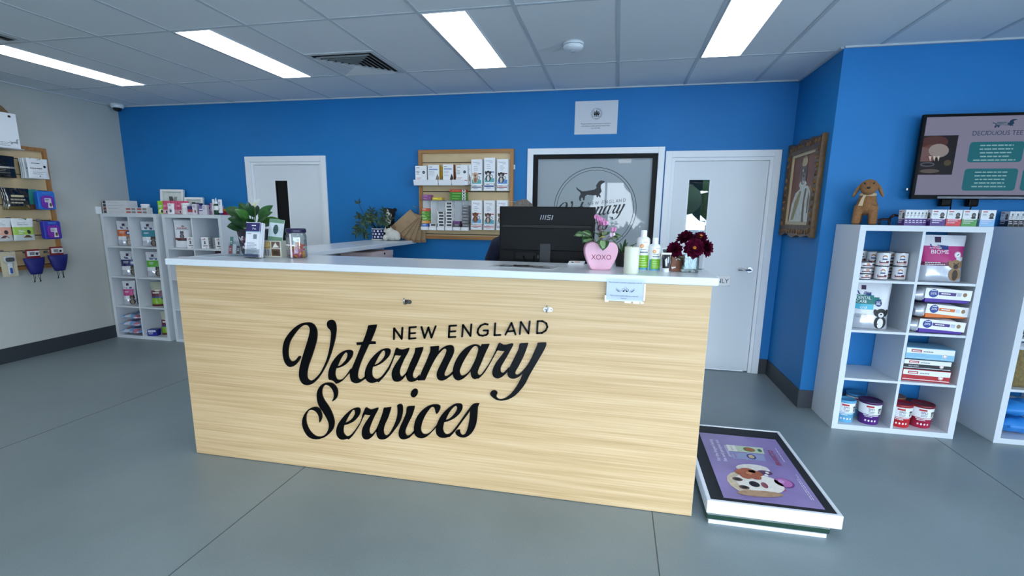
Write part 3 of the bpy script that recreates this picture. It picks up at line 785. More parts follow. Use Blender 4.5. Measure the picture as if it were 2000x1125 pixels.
cube_shelf(*KR2, 'white cube shelf cut off by the right edge of the photo')
cube_shelf(*K1, 'white cube shelf in the corner beside the grey wall')
cube_shelf(*K2, 'white cube shelf second from the grey wall, partly hidden by the desk')
def cz(r): return KH - KT - CHH - r * (CHH + KS)               # floor of row r (0 = top)
def cx(k, c): return k[0] + KT + c * (CW + KS)

# ================================================================== SLAT DISPLAY BOARDS
SLAT = M(208, 184, 144, .6, noise=.05, ns=8)
OAKF = mat_wood('oak_frame_rails', (140, 96, 52), (168, 120, 70), (190, 142, 90), .45, 1.5)
OAKV = mat_wood('oak_frame_stiles', (140, 96, 52), (168, 120, 70), (190, 142, 90), .45, 1.5, 'Z')
GROOVE = M(58, 50, 40, .8)
def slat_board(F, w, h, label, name='slat_display_board', fw=.036, dep=.045, zs=.147):
    """F: lower left corner on the wall, u to the right, v up, n into the room"""
    o = thing(name, label, 'display board')
    b = MB(); z = fw
    b.prism([(fw, fw), (w - fw, fw), (w - fw, h - fw), (fw, h - fw)], F, .012, GROOVE, .001)
    z1 = h - fw; first = .095
    while z1 > fw + .01:
        z0 = max(fw, z1 - (first if z1 == h - fw else zs) + .009)
        b.prism([(fw, z0), (w - fw, z0), (w - fw, z1), (fw, z1)], F, .02, SLAT, .012)
        z1 = z0 - .009
    b.build('slat_panel', o)
    for nm, pts, m in (('frame_rail', [(0, h), (w, h), (w - fw, h - fw), (fw, h - fw)], OAKF), ('frame_rail', [(0, 0), (fw, fw), (w - fw, fw), (w, 0)], OAKF),
                       ('frame_stile', [(0, 0), (0, h), (fw, h - fw), (fw, fw)], OAKV), ('frame_stile', [(w, 0), (w - fw, fw), (w - fw, h - fw), (w, h)], OAKV)):
        MB().prism(pts, F, dep, m, .001).build(nm, o)
    return o
bx0, bz0 = -3.583, 1.248
slat_board(FB(bx0, 0, bz0), 1.018, .914, 'framed slat board of small medicine boxes on the blue wall left of the monitor')
FL = lambda y, z, x=XL: FR((x, y, z), (0, 1, 0), (0, 0, 1))    # face looking to +X
lb = slat_board(FL(-2.1, .905), 1.215, 1.215, 'wood framed slat board with pet products on the grey left wall', zs=.15)
MB().box((XL + .021, -1.72, 2.055), (XL + .30, -1.26, 2.064), M(200, 204, 208, .3, .6)).build('bracket_shelf', lb)

# ================================================================== PAINTING, NOTICE, TELEVISION
o = thing('framed_painting', 'ornate gilt framed portrait in white robe, on the blue side wall by the door', 'painting', (0, -.81, 1.352))
FP = FR((-.001, .775, 0), (0, -1, 0), (0, 0, 1))             # u from the far end towards the viewer
pw, ph = .775, .80
GOLD = M(92, 64, 32, .42, .3, noise=.4, ns=30, bump=.9, bs=45)
GOLD2 = M(120, 84, 40, .38, .35, noise=.3, ns=30, bump=.5, bs=60)
def wavy(u, a): return .010 * math.sin(u * 3 * PI / a * 2) + .016 * math.exp(-((u - a / 2) / .09) ** 2) + .010 * (math.exp(-(u / .07) ** 2) + math.exp(-((u - a) / .07) ** 2))
N_ = 28
top = [(pw * k / N_, ph - .018 + wavy(pw * k / N_, pw)) for k in range(N_ + 1)]
bot = [(pw * k / N_, .018 - wavy(pw * k / N_, pw)) for k in range(N_ + 1)]
lef = [(.012 - .6 * wavy(ph * k / N_, ph), ph * k / N_) for k in range(1, N_)]
b = MB(); f0 = .105
ci = [(f0, f0), (pw - f0, f0), (pw - f0, ph - f0), (f0, ph - f0)]
b.prism(list(reversed(top)) + [ci[3], ci[2]], FP, .040, GOLD); b.prism(bot + [ci[1], ci[0]], FP, .040, GOLD)
b.prism([bot[0], ci[0], ci[3], top[0]] + list(reversed(lef)), FP, .040, GOLD)
b.prism([bot[-1], top[-1], ci[2], ci[1]], FP, .040, GOLD)
rn = random.Random(4)
for k in range(44):                                            # carved leaves of the frame
    t = k / 44 * 2 * (pw + ph - .2)
    side, q = (0, t) if t < pw - .1 else ((1, t - pw + .1) if t < pw + ph - .2 else ((2, t - pw - ph + .2) if t < 2 * pw + ph - .3 else (3, t - 2 * pw - ph + .3)))
    u, v = ((.05 + q, .05), (pw - .05, .05 + q), (pw - .05 - q, ph - .05), (.05, ph - .05 - q))[side]
    b.ell(FP @ Vector((u, v, .040)), (.010, .022 + .008 * rn.random(), .016 + .01 * rn.random()), GOLD2 if k % 3 else GOLD, n=8)
b.build('gilt_frame', o)
b = MB(); f1 = .128
for pts in ([(f0, f0), (pw - f0, f0), (pw - f1, f1), (f1, f1)], [(f0, ph - f0), (f1, ph - f1), (pw - f1, ph - f1), (pw - f0, ph - f0)],
            [(f0, f0), (f1, f1), (f1, ph - f1), (f0, ph - f0)], [(pw - f0, f0), (pw - f0, ph - f0), (pw - f1, ph - f1), (pw - f1, f1)]):
    b.prism(pts, FP, .028, M(196, 180, 146, .5))
b.build('liner', o)
CANV = M(122, 74, 60, .5, noise=.35, ns=5)
b = MB().prism([(f1, f1), (pw - f1, f1), (pw - f1, ph - f1), (f1, ph - f1)], FP, .014, CANV)
b.on(FP @ Matrix.Translation((0, 0, .0145)))
b.poly([(.50, .16), (.647, .16), (.647, .44), (.52, .40)], M(176, 118, 62, .5), 1)
ROBE = M(206, 208, 200, .5, noise=.15, ns=25)
b.poly([(.15, .13), (.60, .13), (.625, .25), (.60, .36), (.53, .42), (.45, .425), (.36, .405), (.25, .37), (.185, .28)], ROBE, 2)
b.poly([(.20, .14), (.27, .15), (.36, .30), (.40, .40), (.34, .38), (.26, .30)], M(150, 140, 96, .5), 3)
b.poly([(.46, .13), (.52, .13), (.50, .22), (.49, .30), (.51, .40), (.47, .40), (.45, .28)], M(112, 96, 80, .5), 3)
b.poly([(.555, .2), (.585, .2), (.59, .33), (.56, .38), (.545, .3)], M(120, 112, 92, .5), 3)
b.poly([(.32, .44), (.36, .48), (.45, .47), (.50, .44), (.44, .40), (.38, .38)], ROBE, 4)
b.oval(.405, .52, .068, .085, M(88, 82, 80, .5, noise=.2, ns=30), 5); b.oval(.41, .485, .036, .045, M(140, 132, 128, .5), 6)
b.oval(.385, .55, .012, .012, M(210, 205, 195, .5), 7); b.oval(.435, .55, .012, .012, M(40, 36, 36, .5), 7); b.oval(.41, .505, .016, .012, M(36, 32, 32, .5), 7)
b.oval(.415, .455, .03, .012, M(190, 190, 186, .5), 7)
b.poly([(.34, .60), (.37, .585), (.44, .585), (.47, .61), (.45, .66), (.425, .64), (.41, .69), (.39, .645), (.36, .66)], M(190, 170, 130, .5), 6)
b.build('canvas', o)

o = thing('seal_notice', 'white notice with round seal high on the blue wall above the office window', 'notice', (-1.767, 0, 2.443))
b = MB().box((-.204, -.0012, -.153), (.204, 0, .153), M(214, 216, 222, .6))
b.on(FB(0, -.0013, 0)).ring(.004, .034, .052, .0545, GREYINK, 1, 40).ring(.004, .034, .036, .0375, GREYINK, 1, 40)
for k in range(34):
    if k % 12 < 10: a = rad(360 * k / 34); b.rect(.004 + .0445 * math.cos(a) - .003, .034 + .0445 * math.sin(a) - .003, .004 + .0445 * math.cos(a) + .003, .034 + .0445 * math.sin(a) + .003, GREYINK, 1)
b.poly([(-.010, .05), (.018, .05), (.018, .03), (.004, .012), (-.010, .03)], INK, 2)
for s_ in (-1, 1):
    b.oval(.004 + s_ * .02, .03, .007, .016, INK, 2, s_ * -20); b.oval(.004 + s_ * .02, .05, .006, .006, INK, 2)
b.oval(.004, .057, .009, .006, INK, 2); b.rect(-.02, .008, .028, .011, INK, 2)
b.text('These premises are licensed to perform', 0, -.060, .0115, INK, w=.29).text('procedures under general anaesthesia', 0, -.081, .0115, INK, w=.27).text('on animals', 0, -.101, .0115, INK, w=.085)
b.build('sheet', o)

TVX, TVZ, TVW, TVH, TVY = .515, 1.655, .97, .566, -1.0
o = thing('television', 'black wall television showing a slide titled deciduous teeth', 'television', (TVX, TVY, TVZ))
BZ = M(5, 5, 6, .35, spec=.1)
b = MB(); t_ = .018
b.box((0, 0, 0), (t_, .03, TVH), BZ); b.box((TVW - t_, 0, 0), (TVW, .03, TVH), BZ); b.box((t_, 0, TVH - t_), (TVW - t_, .03, TVH), BZ); b.box((t_, 0, 0), (TVW - t_, .03, .028), BZ)
b.build('bezel', o)
MB().box((.01, .0301, .01), (TVW - .01, .058, TVH - .01), BZ, bev=.006).build('back_shell', o)
def SCR(r, g, b_):
    m = M(r, g, b_, .35, emis=.62, spec=.12)
    m.node_tree.nodes['Principled BSDF'].inputs['Base Color'].default_value = (.006, .006, .008, 1)
    return m
b = MB().box((t_, .006, .028), (TVW - t_, .03, TVH - t_), SCR(140, 139, 166))
b.on(FB(0, .006, 0))
def tx(X): return X - TVX
def tz(Z): return Z - TVZ
TEAL = SCR(20, 112, 128); TXTC = SCR(22, 60, 92); TLT = SCR(150, 196, 204)
px0, px1, pz0, pz1 = t_, tx(.742), tz(1.82), tz(2.082)
b.rect(px0, pz0, px1, pz1, SCR(24, 16, 18), 1)
b.oval(px0 + .07, pz1 - .045, .085, .043, SCR(84, 48, 44), 2); b.rect(px0, pz0 + .09, px0 + .075, pz1 - .06, SCR(120, 92, 92), 2)
b.oval(px0 + .105, pz1 - .10, .062, .045, SCR(158, 148, 146), 3, -8); b.oval(px0 + .055, pz0 + .11, .035, .02, SCR(120, 84, 84), 3)
for q in range(3): b.poly([(px0 + .05 + .025 * q, pz0 + .125), (px0 + .068 + .025 * q, pz0 + .125), (px0 + .064 + .025 * q, pz0 + .09)], SCR(212, 206, 196), 4)
b.oval(px0 + .05, pz0 + .07, .045, .016, SCR(90, 90, 102), 3); b.oval(px0 + .05, pz0 + .07, .034, .008, SCR(20, 18, 20), 4)
b.oval(px0 + .07, pz0 + .025, .06, .014, SCR(98, 88, 82), 3); b.oval(px0 + .17, pz0 + .08, .022, .02, SCR(84, 74, 44), 3)
cx_, cz_ = tx(.995), tz(2.152)
b.poly([(cx_ + (p[0] + .05) * .5, cz_ + (p[1] - .18) * .27) for p in DOG], TXTC, 2)
b.rect(cx_ - .045, cz_ - .01, cx_ + .02, cz_ + .012, SCR(120, 130, 152), 3)
b.lines(cx_ - .043, cz_ + .004, cx_ + .018, 2, .008, .003, TXTC, 5, 4)
b.text('DECIDUOUS TEETH', tx(.822), tz(2.078), .030, TXTC, al='L', w=.338)
def bubble(x0, z0, x1, z1, seed, n):
    b.poly(rrect(x0, z0, x1, z1, .02), TEAL, 1); b.lines(x0 + .02, z1 - .028, x1 - .02, n, .024, .008, TLT, seed, 2, 'C')
bubble(tx(.818), tz(1.902), tx(1.134), tz(2.036), 3, 5); bubble(tx(.815), tz(1.713), tx(1.128), tz(1.86), 8, 5)
bubble(tx(1.155), tz(1.902), tx(1.44), tz(2.036), 13, 5); bubble(tx(1.155), tz(1.713), tx(1.44), tz(1.86), 18, 5)
b.build('screen', o)
b = MB()
b.box((.16, -.0015, .004), (TVW - .1, .0005, .018), M(96, 100, 108, .25, .5)); b.build('lower_trim', o)
b = MB(); b.box((.35, .058, .1), (.62, .075, .45), BZ); b.box((.40, .075, .15), (.57, .108, .40), BZ); b.build('wall_bracket', o)
b = MB()
for x in (.205, .37): b.box((x, .02, -.05), (x + .06, .075, .004), BZ, bev=.008)
b.build('speaker_foot', o)
b = MB(); b.tube([(.275, .05, .0), (.283, .055, -.06), (.29, .07, -.14)], .004, BZ); b.tube([(.41, .05, 0), (.408, .06, -.06), (.40, .08, -.15)], .004, BZ); b.build('cable', o)
b = MB().box((-.022, .012, .062), (.001, .022, .072), BZ); b.box((-.030, .013, .060), (-.022, .021, .074), M(240, 240, 240, .3)); b.build('cable_plug', o)

# ================================================================== PET SCALE
o = thing('pet_scale', 'low walk-on pet scale with purple puppy poster on its platform', 'scale', (-.70, -2.235, 0))
sw, sl = .305, .4895
MB().box((-sw + .015, -sl + .004, .0), (sw - .06, sl - .01, .020), M(222, 226, 234, .5)).build('base_plate', o)
GR = M(26, 58, 46, .3)
b = MB().box((-sw + .0, -sl + .004, .0205), (sw - .045, sl - .005, .055), GR, bev=.008); b.build('green_frame', o)
PW = M(226, 227, 230, .4, noise=.03, ns=20)
rim = .02; z0, z1 = .0555, .125
b = MB()
b.box((-sw, -sl, z0), (sw, -sl + rim, z1), PW, bev=.004); b.box((-sw, sl - rim, z0), (sw, sl, z1), PW, bev=.004)
b.box((-sw, -sl + rim - .004, z0), (-sw + rim, sl - rim + .004, z1), PW, bev=.004); b.box((sw - rim, -sl + rim - .004, z0), (sw, sl - rim + .004, z1), PW, bev=.004)
b.box((-sw + rim - .003, -sl + rim - .003, z0), (sw - rim + .003, sl - rim + .003, z1 - .012), M(90, 92, 96, .6))
b.build('platform_tray', o)
b = MB().box((-sw + rim, -sl + rim, z1 - .0118), (sw - rim, sl - rim, z1 - .003), M(17, 18, 22, .55, bump=.4, bs=300))
b.box((-.235, -sl + rim, z1 - .003), (-.228, sl - rim, z1 - .0024), M(6, 6, 8, .5)); b.build('rubber_mat', o)
# poster: u = +Y, v = -X (read from the right-hand side)
FPo = FR((.7 - .458, 0, z1 - .003), (0, 1, 0), (-1, 0, 0))
def pl(X, Y): return (Y + 2.235, -(X + .70) + (.7 - .458))      # world -> poster plane
MAUVE = M(144, 124, 172, .3, noise=.16, ns=5, coat=.2)
b = MB(); u0, v0 = pl(-.458, -2.675); u1, v1 = pl(-.919, -1.886)
b.prism([(u0, v0), (u1, v0), (u1, v1), (u0, v1)], FPo, .0012, MAUVE)
b.on(FPo @ Matrix.Translation((0, 0, .0012)))
WT = M(236, 232, 240, .5)
for X, t, w in ((-.868, 'For the longest lasting', .29), (-.832, 'flea and paralysis tick', .29), (-.797, 'protection', .15)):
    u, v = pl(X, -2.125); b.text(t, u, v - .012, .02, WT, 2, 'C', w)
def q4(pts, m, lay): b.poly([pl(*p) for p in pts], m, lay)
q4([(-.785, -2.126), (-.583, -2.119), (-.573, -2.034), (-.784, -2.041)], M(196, 206, 176, .5), 2)
q4([(-.785, -2.126), (-.735, -2.124), (-.735, -2.04), (-.784, -2.041)], M(228, 226, 214, .5), 3)
u, v = pl(-.66, -2.08); b.oval(u, v, .03, .034, M(104, 120, 60, .5), 3).oval(u, v - .004, .022, .026, M(176, 100, 60, .5), 4)
u, v = pl(-.60, -2.08); b.oval(u, v, .02, .012, M(60, 100, 70, .5), 4)
u, v = pl(-.755, -2.082); b.text('BRAVECTO', u, v, .009, M(150, 60, 40, .5), 4, 'C', .06)
q4([(-.779, -2.222), (-.60, -2.214), (-.592, -2.132), (-.779, -2.136)], M(150, 156, 190, .5), 2)
u, v = pl(-.67, -2.176); b.oval(u, v, .034, .026, M(66, 76, 130, .5), 3).oval(u, v, .022, .016, M(200, 170, 130, .5), 4)
u, v = pl(-.755, -2.178); b.text('BRAVECTO', u, v, .009, M(190, 60, 60, .5), 4, 'C', .06)
u, v = pl(-.525, -2.19); b.text('BRAVECTO', u - .06, v, .028, M(168, 40, 54, .5), 3, 'L', .19)
u, v = pl(-.495, -2.05); b.lines(u - .15, v, u + .06, 1, .012, .004, WT, 5, 2)
u, v = pl(-.49, -2.6); b.lines(u, v, u + .3, 2, .01, .003, WT, 8, 2)
# puppy with a bow and a bubble
FUR = M(206, 186, 158, .6, noise=.15, ns=60); FUR2 = M(232, 224, 212, .6, noise=.08, ns=60)
u, v = pl(-.70, -2.325); b.oval(u, v, .05, .09, M(222, 214, 204, .6, noise=.1, ns=60), 2, 10)
u, v = pl(-.75, -2.50); b.oval(u, v, .128, .118, FUR, 3)
u, v = pl(-.735, -2.49); b.oval(u, v - .03, .10, .12, FUR2, 4); b.oval(u + .02, v + .04, .02, .06, FUR2, 5)
u, v = pl(-.73, -2.60); b.oval(u, v, .03, .115, M(176, 140, 108, .6, noise=.15, ns=60), 5, 8)
for X, Y in ((-.810, -2.472), (-.795, -2.553)):
    u, v = pl(X, Y); b.oval(u, v, .02, .026, M(110, 82, 66, .5), 6).oval(u, v, .013, .016, M(24, 16, 16, .3), 7)
u, v = pl(-.735, -2.508); b.oval(u, v, .03, .026, M(36, 30, 40, .4), 7); b.oval(u, v - .05, .03, .016, M(140, 76, 84, .5), 7)
u, v = pl(-.735, -2.395)
BOW = M(168, 92, 62, .5, noise=.2, ns=50)
for a in range(5): b.oval(u + .03 * math.cos(a * 1.26), v + .035 * math.sin(a * 1.26), .032, .04, BOW, 8 + a % 2, a * 40)
b.oval(u, v, .016, .016, M(196, 130, 90, .5), 11)
u, v = pl(-.645, -2.36); b.oval(u, v, .025, .04, M(90, 56, 84, .5), 3)
for q in range(3): b.oval(u - .03 + .03 * q, v - .012 * q, .012, .01, M(234, 224, 226, .5), 4)
u, v = pl(-.575, -2.455); b.oval(u, v, .052, .05, M(120, 60, 124, .4), 3).oval(u + .002, v + .004, .046, .044, M(188, 116, 176, .3), 4).oval(u + .01, v + .012, .018, .016, M(214, 160, 206, .3), 5)
u, v = pl(-.61, -2.52); b.oval(u, v, .03, .02, M(176, 90, 130, .5), 3, 30)
b.build('poster', o)
# ================================================================== ITEMS: RIGHT SHELF
CT = 1.2303                                                    # counter surface
NAVY = M(30, 52, 120, .4); MAG = M(186, 44, 120, .4); RED = M(196, 40, 44, .4)
GER = M(150, 118, 84, .6); TANB = M(96, 66, 44, .6)
BAGW = M(222, 224, 230, .32); SILV = M(196, 200, 210, .22, .35)
def flag(b, x, z, s, lay=2):
    """small diet-food emblem: dark square over a blue ribbon with tiny print"""
    b.rect(x - s * .2, z + s * .12, x + s * .16, z + s * .5, M(60, 40, 70, .4), lay)
    b.poly([(x - s * .5, z + .02 * s), (x + s * .55, z - .08 * s), (x + s * .55, z - .36 * s), (x - s * .38, z - .28 * s)], NAVY, lay)
    b.text('PRESCRIPTION', x + .06 * s, z - .16 * s, s * .09, PAPER, lay + 1, 'C', s * .8)
    b.text('DIET', x + .06 * s, z - .3 * s, s * .09, PAPER, lay + 1, 'C', s * .25)
def pouch_thing(label, cat, loc, rz, P, fn, prints=None, group=None, name='food_bag', back=None):
    b = MB(); P.body(b, fn, back=back)
    if prints:
        b.on(P.front); prints(b)
    o = b.build(name); o.location = loc; o.rotation_euler = (0, 0, rad(rz))
    return tag(o, label, cat, group)
y_ = KR[1]
# big bags
def fn(u, v):
    if .42 < v < .78 and not (v < .52 and u > .55): return MAG
    if .36 < v <= .42 and u < .4: return M(110, 24, 66, .4)
    return BAGW if v > .36 else SILV
def pr(b):
    flag(b, -.03, .250, .10)
    b.text('BIOME', -.022, .188, .026, PAPER, 3, 'C', .098); b.lines(-.08, .224, .05, 1, .01, .004, PAPER, 3, 2)
    b.lines(-.10, .125, .02, 2, .012, .005, PAPER, 4, 3)
    b.oval(.082, .182, .021, .022, PAPER, 3).ring(.082, .182, .017, .019, MAG, 4, 20); b.poly([(.074, .174), (.090, .186), (.086, .190), (.078, .182)], INK, 5)
    dog_print(b, .072, .01, .15, GER, M(62, 48, 42, .6), lay=4)
pouch_thing('white and magenta dog food bag marked BIOME, with shepherd picture', 'food bag', (.662, -1.19, cz(0) + .001), -4, Pouch(.262, .312, .10, 3, .03), fn, pr)
def fn(u, v):
    if .52 < v < .74 and u < .45 - max(0, v - .66) * 6: return M(22, 116, 112, .4)
    if .42 < v <= .52 and u < .1: return M(80, 182, 208, .4)
    return BAGW if v > .3 else SILV
def pr(b):
    flag(b, -.05, .264, .08)
    b.text('DENTAL', -.05, .208, .022, PAPER, 3, 'C', .085); b.text('CARE', -.06, .182, .022, PAPER, 3, 'C', .06)
    b.oval(.04, .185, .02, .024, NAVY, 3); b.lines(.026, .192, .054, 3, .009, .004, PAPER, 6, 4)
    b.text('t/d', -.05, .142, .018, PAPER, 3, 'C', .04); b.lines(-.09, .10, 0, 3, .01, .004, GREYINK, 7, 2)
    dog_print(b, .06, .008, .15, M(26, 26, 28, .6), M(226, 226, 226, .6), lay=4)
pouch_thing('white and teal dog food bag marked DENTAL CARE, with black and white dog', 'food bag', (.277, -1.19, cz(1) + .001), -8, Pouch(.235, .325, .10, 9, .03), fn, pr)
# tins
TINW = M(228, 228, 232, .35); TIND = M(104, 34, 40, .4); TINM = M(176, 178, 182, .22, .9)
def tin(r, h):
    t = MB().lathe([(r - .003, .001), (r, .003), (r, .006)], TINM, n=28).lathe([(r - .001, .006), (r - .001, h - .006)], TINW, n=28, cap=False)
    t.lathe([(r, h - .006), (r, h - .002), (r - .003, h), (r - .004, h - .003)], TINM, n=28)
    def sf(x, z, l): a = x / r - PI / 2; q = r - .001 + l + .0004; return Vector((q * math.cos(a), q * math.sin(a), z))
    t.on(sf)
    if h > .06:
        for dx in (0, -.11, .11):
            t.oval(dx, h * .68, .014, .011, M(178, 110, 72, .5), 1); t.oval(dx, h * .63, .010, .007, PAPER, 2)
            t.rect(dx - .014, h * .46, dx + .016, h * .55, NAVY, 1)
            t.rect(dx - .030, h * .22, dx + .028, h * .38, TIND, 1); t.lines(dx - .024, h * .30, dx + .022, 1, .01, .008, PAPER, 4, 2)
            t.rect(dx - .030, h * .14, dx + .028, h * .18, M(196, 110, 70, .5), 1)
    else:
        for dx in (0, -.11, .11):
            t.oval(dx + .004, h * .68, .014, .006, M(178, 110, 72, .5), 1); t.rect(dx - .03, h * .3, dx + .03, h * .48, TIND, 1)
    return t
tall = None
for nm, x, y, rz in (('front left stack of tall tins', .305, -1.205, -10), ('front right stack of tall tins', .428, -1.175, -14), ('back left stack of tall tins', .262, -1.0, -30),
                     ('middle stack of tall tins, behind the front left stack', .290, -1.105, -25), ('back right stack of tall tins, behind the front right stack', .405, -1.06, 10)):
    for k, w in ((0, 'lower'), (1, 'upper')):
        lab = '%s white pet food tin, %s' % (w, nm)
        loc = (x, y, cz(0) + .0005 + k * .0955)
        if tall is None:
            tall = tin(.041, .095).build('food_tin'); tag(tall, lab, 'tin', 'tall pet food tins'); tall.location = loc; tall.rotation_euler.z = rad(rz)
        else: dup(tall, loc, rz, lab)
sm = None
for k in range(3):
    lab = '%s of three small white pet food tins at the left of the tall tins' % ('bottom', 'middle', 'top')[k]
    loc = (.195, -1.215, cz(0) + .0005 + k * .0405)
    if sm is None:
        sm = tin(.041, .04).build('food_tin'); tag(sm, lab, 'tin', 'small pet food tins'); sm.location = loc
    else: dup(sm, loc, 0, lab)
# long bags lying on their sides, white top label and coloured base
PURP = M(74, 36, 150, .35); ORAN = M(224, 112, 36, .35)
def long_bag(z, h, col, label, x, rz, tilt):
    o = thing('food_bag', label, 'food bag', (x, -1.165, z), rz)
    b = MB(); n = 14; sec = []
    L_, D_ = .30, .20
    for i in range(n + 1):                                     # pillow cross-section swept along X
        u = -1 + 2 * i / n; e = max(.02, 1 - abs(u) ** 6)
        for k in range(16):
            a = 2 * PI * k / 16; c, s_ = math.cos(a), math.sin(a)
            y = D_ / 2 * math.copysign(abs(c) ** .45, c) * (.86 + .14 * e); zz = h / 2 + h / 2 * math.copysign(abs(s_) ** .5, s_) * (.55 + .45 * e)
            sec.append((u * L_ / 2, y, zz + .006 * math.sin(3 * u + z * 9)))
    fs = {}; 
    for i in range(n):
        for k in range(16):
            k2 = (k + 1) % 16; a = 2 * PI * (k + .5) / 16
            u = -1 + 2 * (i + .5) / n
            m = FILM if u < -.78 else (col if math.sin(a) < -.35 else BAGW)
            if u < -.78: m = SILV
            fs.setdefault(m, []).append((i * 16 + k, i * 16 + k2, (i + 1) * 16 + k2, (i + 1) * 16 + k))
    off = 0; first = True
    for m, q in fs.items():
        if first: b.add(sec, q, m, None, True); first = False
        else:
            for f in q: b.F.append(f); b.I.append(b.mi(m)); b.S.append(True)
    b.add(sec[:16], [tuple(range(16))], SILV); b.add(sec[-16:], [tuple(reversed(range(16)))], BAGW)
    b.build('bag_body', o)
    # stiff white panel with emblem hanging over the front
    b = MB().box((-.108, -D_ / 2 - .012, h * .30), (.158, -D_ / 2 - .009, h * 1.0), M(240, 240, 244, .35), T=Matrix.Rotation(rad(tilt), 4, 'Y'))
    F = Matrix.Rotation(rad(tilt), 4, 'Y') @ FB(0, -D_ / 2 - .012, 0)
    b.on(F).oval(-.06, h * .66, .028, .028, M(34, 60, 140, .4), 1); b.text('20%', -.06, h * .58, .014, PAPER, 2, 'C', .036); b.lines(-.075, h * .82, -.045, 1, .01, .005, PAPER, 2, 2)
    b.rect(-.03, h * .56, .07, h * .78, col if col is not PURP else M(70, 44, 120, .4), 1); b.lines(-.015, h * .64, .06, 1, .01, .007, PAPER, 3, 2)
    b.rect(.075, h * .55, .10, h * .8, SILV, 1); b.oval(.12, h * .68, .012, .014, GER, 1)
    b.build('header_panel', o)
    b = MB().box((-.10, -D_ / 2 - .0085, .004), (.15, -D_ / 2 + .02, h * .36), col, bev=.004); b.build('coloured_flap', o)
z0 = cz(1)
long_bag(z0 + .001, .095, PURP, 'bottom of three long pet food packs lying stacked, white and purple', .664, -3, 3)
long_bag(z0 + .108, .092, ORAN, 'middle long pet food pack of the stack, white and orange', .668, 4, 5)
long_bag(z0 + .212, .098, PURP, 'top long pet food pack of the stack, white and purple', .667, -2, 2)
# flat boxes
def flat_box(z, h, col, label, x, rz, txt=None):
    o = MB().box((-.142, -.09, 0), (.142, .09, h), col, bev=.004)
    F = FB(0, -.09, 0); o.on(F)
    o.rect(-.138, h * .52, .138, h - .004, M(232, 234, 238, .4), 1); o.rect(-.11, h * .62, -.05, h * .84, M(176, 40, 44, .4), 2)
    o.lines(-.104, h * .68, -.056, 1, .01, h * .08, PAPER, 2, 3); o.lines(-.04, h * .66, .04, 1, .01, h * .08, GREYINK, 3, 2)
    if txt: o.text(txt, -.08, h * .26, h * .14, PAPER, 2, 'C', .06)
    o.rect(-.138, h * .12, .138, h * .17, M(236, 236, 240, .4) if col is not LBL else M(170, 206, 226, .4), 1)
    o.oval(.085, h * .42, h * .17, h * .17, PAPER, 3); o.ring(.085, h * .42, h * .11, h * .14, M(190, 60, 80, .4), 4, 18)
    ob = o.build('food_box'); ob.location = (x, -1.165, z); ob.rotation_euler.z = rad(rz)
    tag(ob, label, 'box')
LBL = M(132, 186, 216, .4)
z0 = cz(2)
flat_box(z0 + .001, .085, M(170, 26, 34, .4), 'bottom of three flat pet food boxes, dark red and white', .668, -5)
flat_box(z0 + .087, .072, M(22, 22, 28, .4), 'middle flat pet food box, black and white, on the dark red one', .661, -4, 'WILD WORM')
flat_box(z0 + .160, .082, LBL, 'top flat pet food box, pale blue, on the black one', .670, -6)
# tubs
def tub(x, y, col, lid, label, r0, r1, h, txt=True, rz=-12, name='supplement_tub'):
    o = thing(name, label, 'tub', (x, y, cz(3) + .0005), rz)
    b = MB().lathe([(r0 - .003, 0), (r0, .003), (r0 + (r1 - r0) * .45, h * .45), (r0 + (r1 - r0) * .45 + .002, h * .455)], col, n=30, cap=True)
    b.lathe([(r0 + (r1 - r0) * .45 + .002, h * .455), (r1, h - .02)], M(232, 234, 238, .4), n=30, cap=False)
    def sf(X, Z, l): q = r0 + (r1 - r0) * Z / h + l + .0018; a = X / q - PI / 2; return Vector((q * math.cos(a), q * math.sin(a), Z))
    b.on(sf)
    if txt:
        b.rect(-.035, h * .76, .012, h * .83, M(186, 40, 44, .4), 1); b.text('SPD', -.002, h * .63, .017, INK, 2, 'C', .038); b.lines(-.02, h * .56, .02, 2, .009, .004, GREYINK, 2, 1)
        b.rect(-.05, h * .40, .05, h * .43, PAPER, 1); b.lines(-.04, h * .34, .03, 1, .01, .005, PAPER, 4, 2)
        for q in range(4): b.oval(-.03 + .02 * q, h * .18, .006, .008, M(236, 226, 232, .4), 1, 0, 8)
        dog_print(b, .055, h * .5, .045, M(40, 36, 36, .6), M(200, 190, 180, .6), lay=1)
    b.build('tub_body', o)
    MB().lathe([(r1 + .001, h - .02), (r1 + .003, h - .018), (r1 + .003, h - .002), (r1 - .002, h), (r1 - .006, h - .003), (0, h - .003)], lid, n=30).build('tub_lid', o)
BLU = M(110, 186, 226, .4)
tub(.212, -1.20, BLU, M(86, 160, 204, .35), 'pale blue and white round tub at front left of the bottom shelf row', .052, .058, .17)
tub(.372, -1.195, M(88, 34, 128, .4), M(60, 22, 76, .35), 'purple and white round tub beside the pale blue tub', .062, .072, .175)
tub(.345, -1.035, BLU, M(52, 120, 166, .35), 'blue-lidded tub behind the purple tub', .058, .066, .17, True)
tub(.205, -1.035, M(20, 20, 22, .4), M(14, 14, 16, .35), 'black-lidded tub behind the pale blue tub', .055, .058, .16, False)
tub(.570, -1.195, M(206, 36, 44, .4), M(150, 22, 32, .35), 'bright red and white round tub beside the shelf divider', .062, .070, .172)
tub(.716, -1.175, M(180, 30, 70, .4), M(112, 18, 36, .35), 'crimson and white round tub with dark red lid, right of the bright red tub', .060, .070, .172)
tub(.600, -1.03, M(150, 110, 84, .4), M(132, 92, 70, .35), 'brown-lidded tub behind the bright red tub', .062, .070, .172)
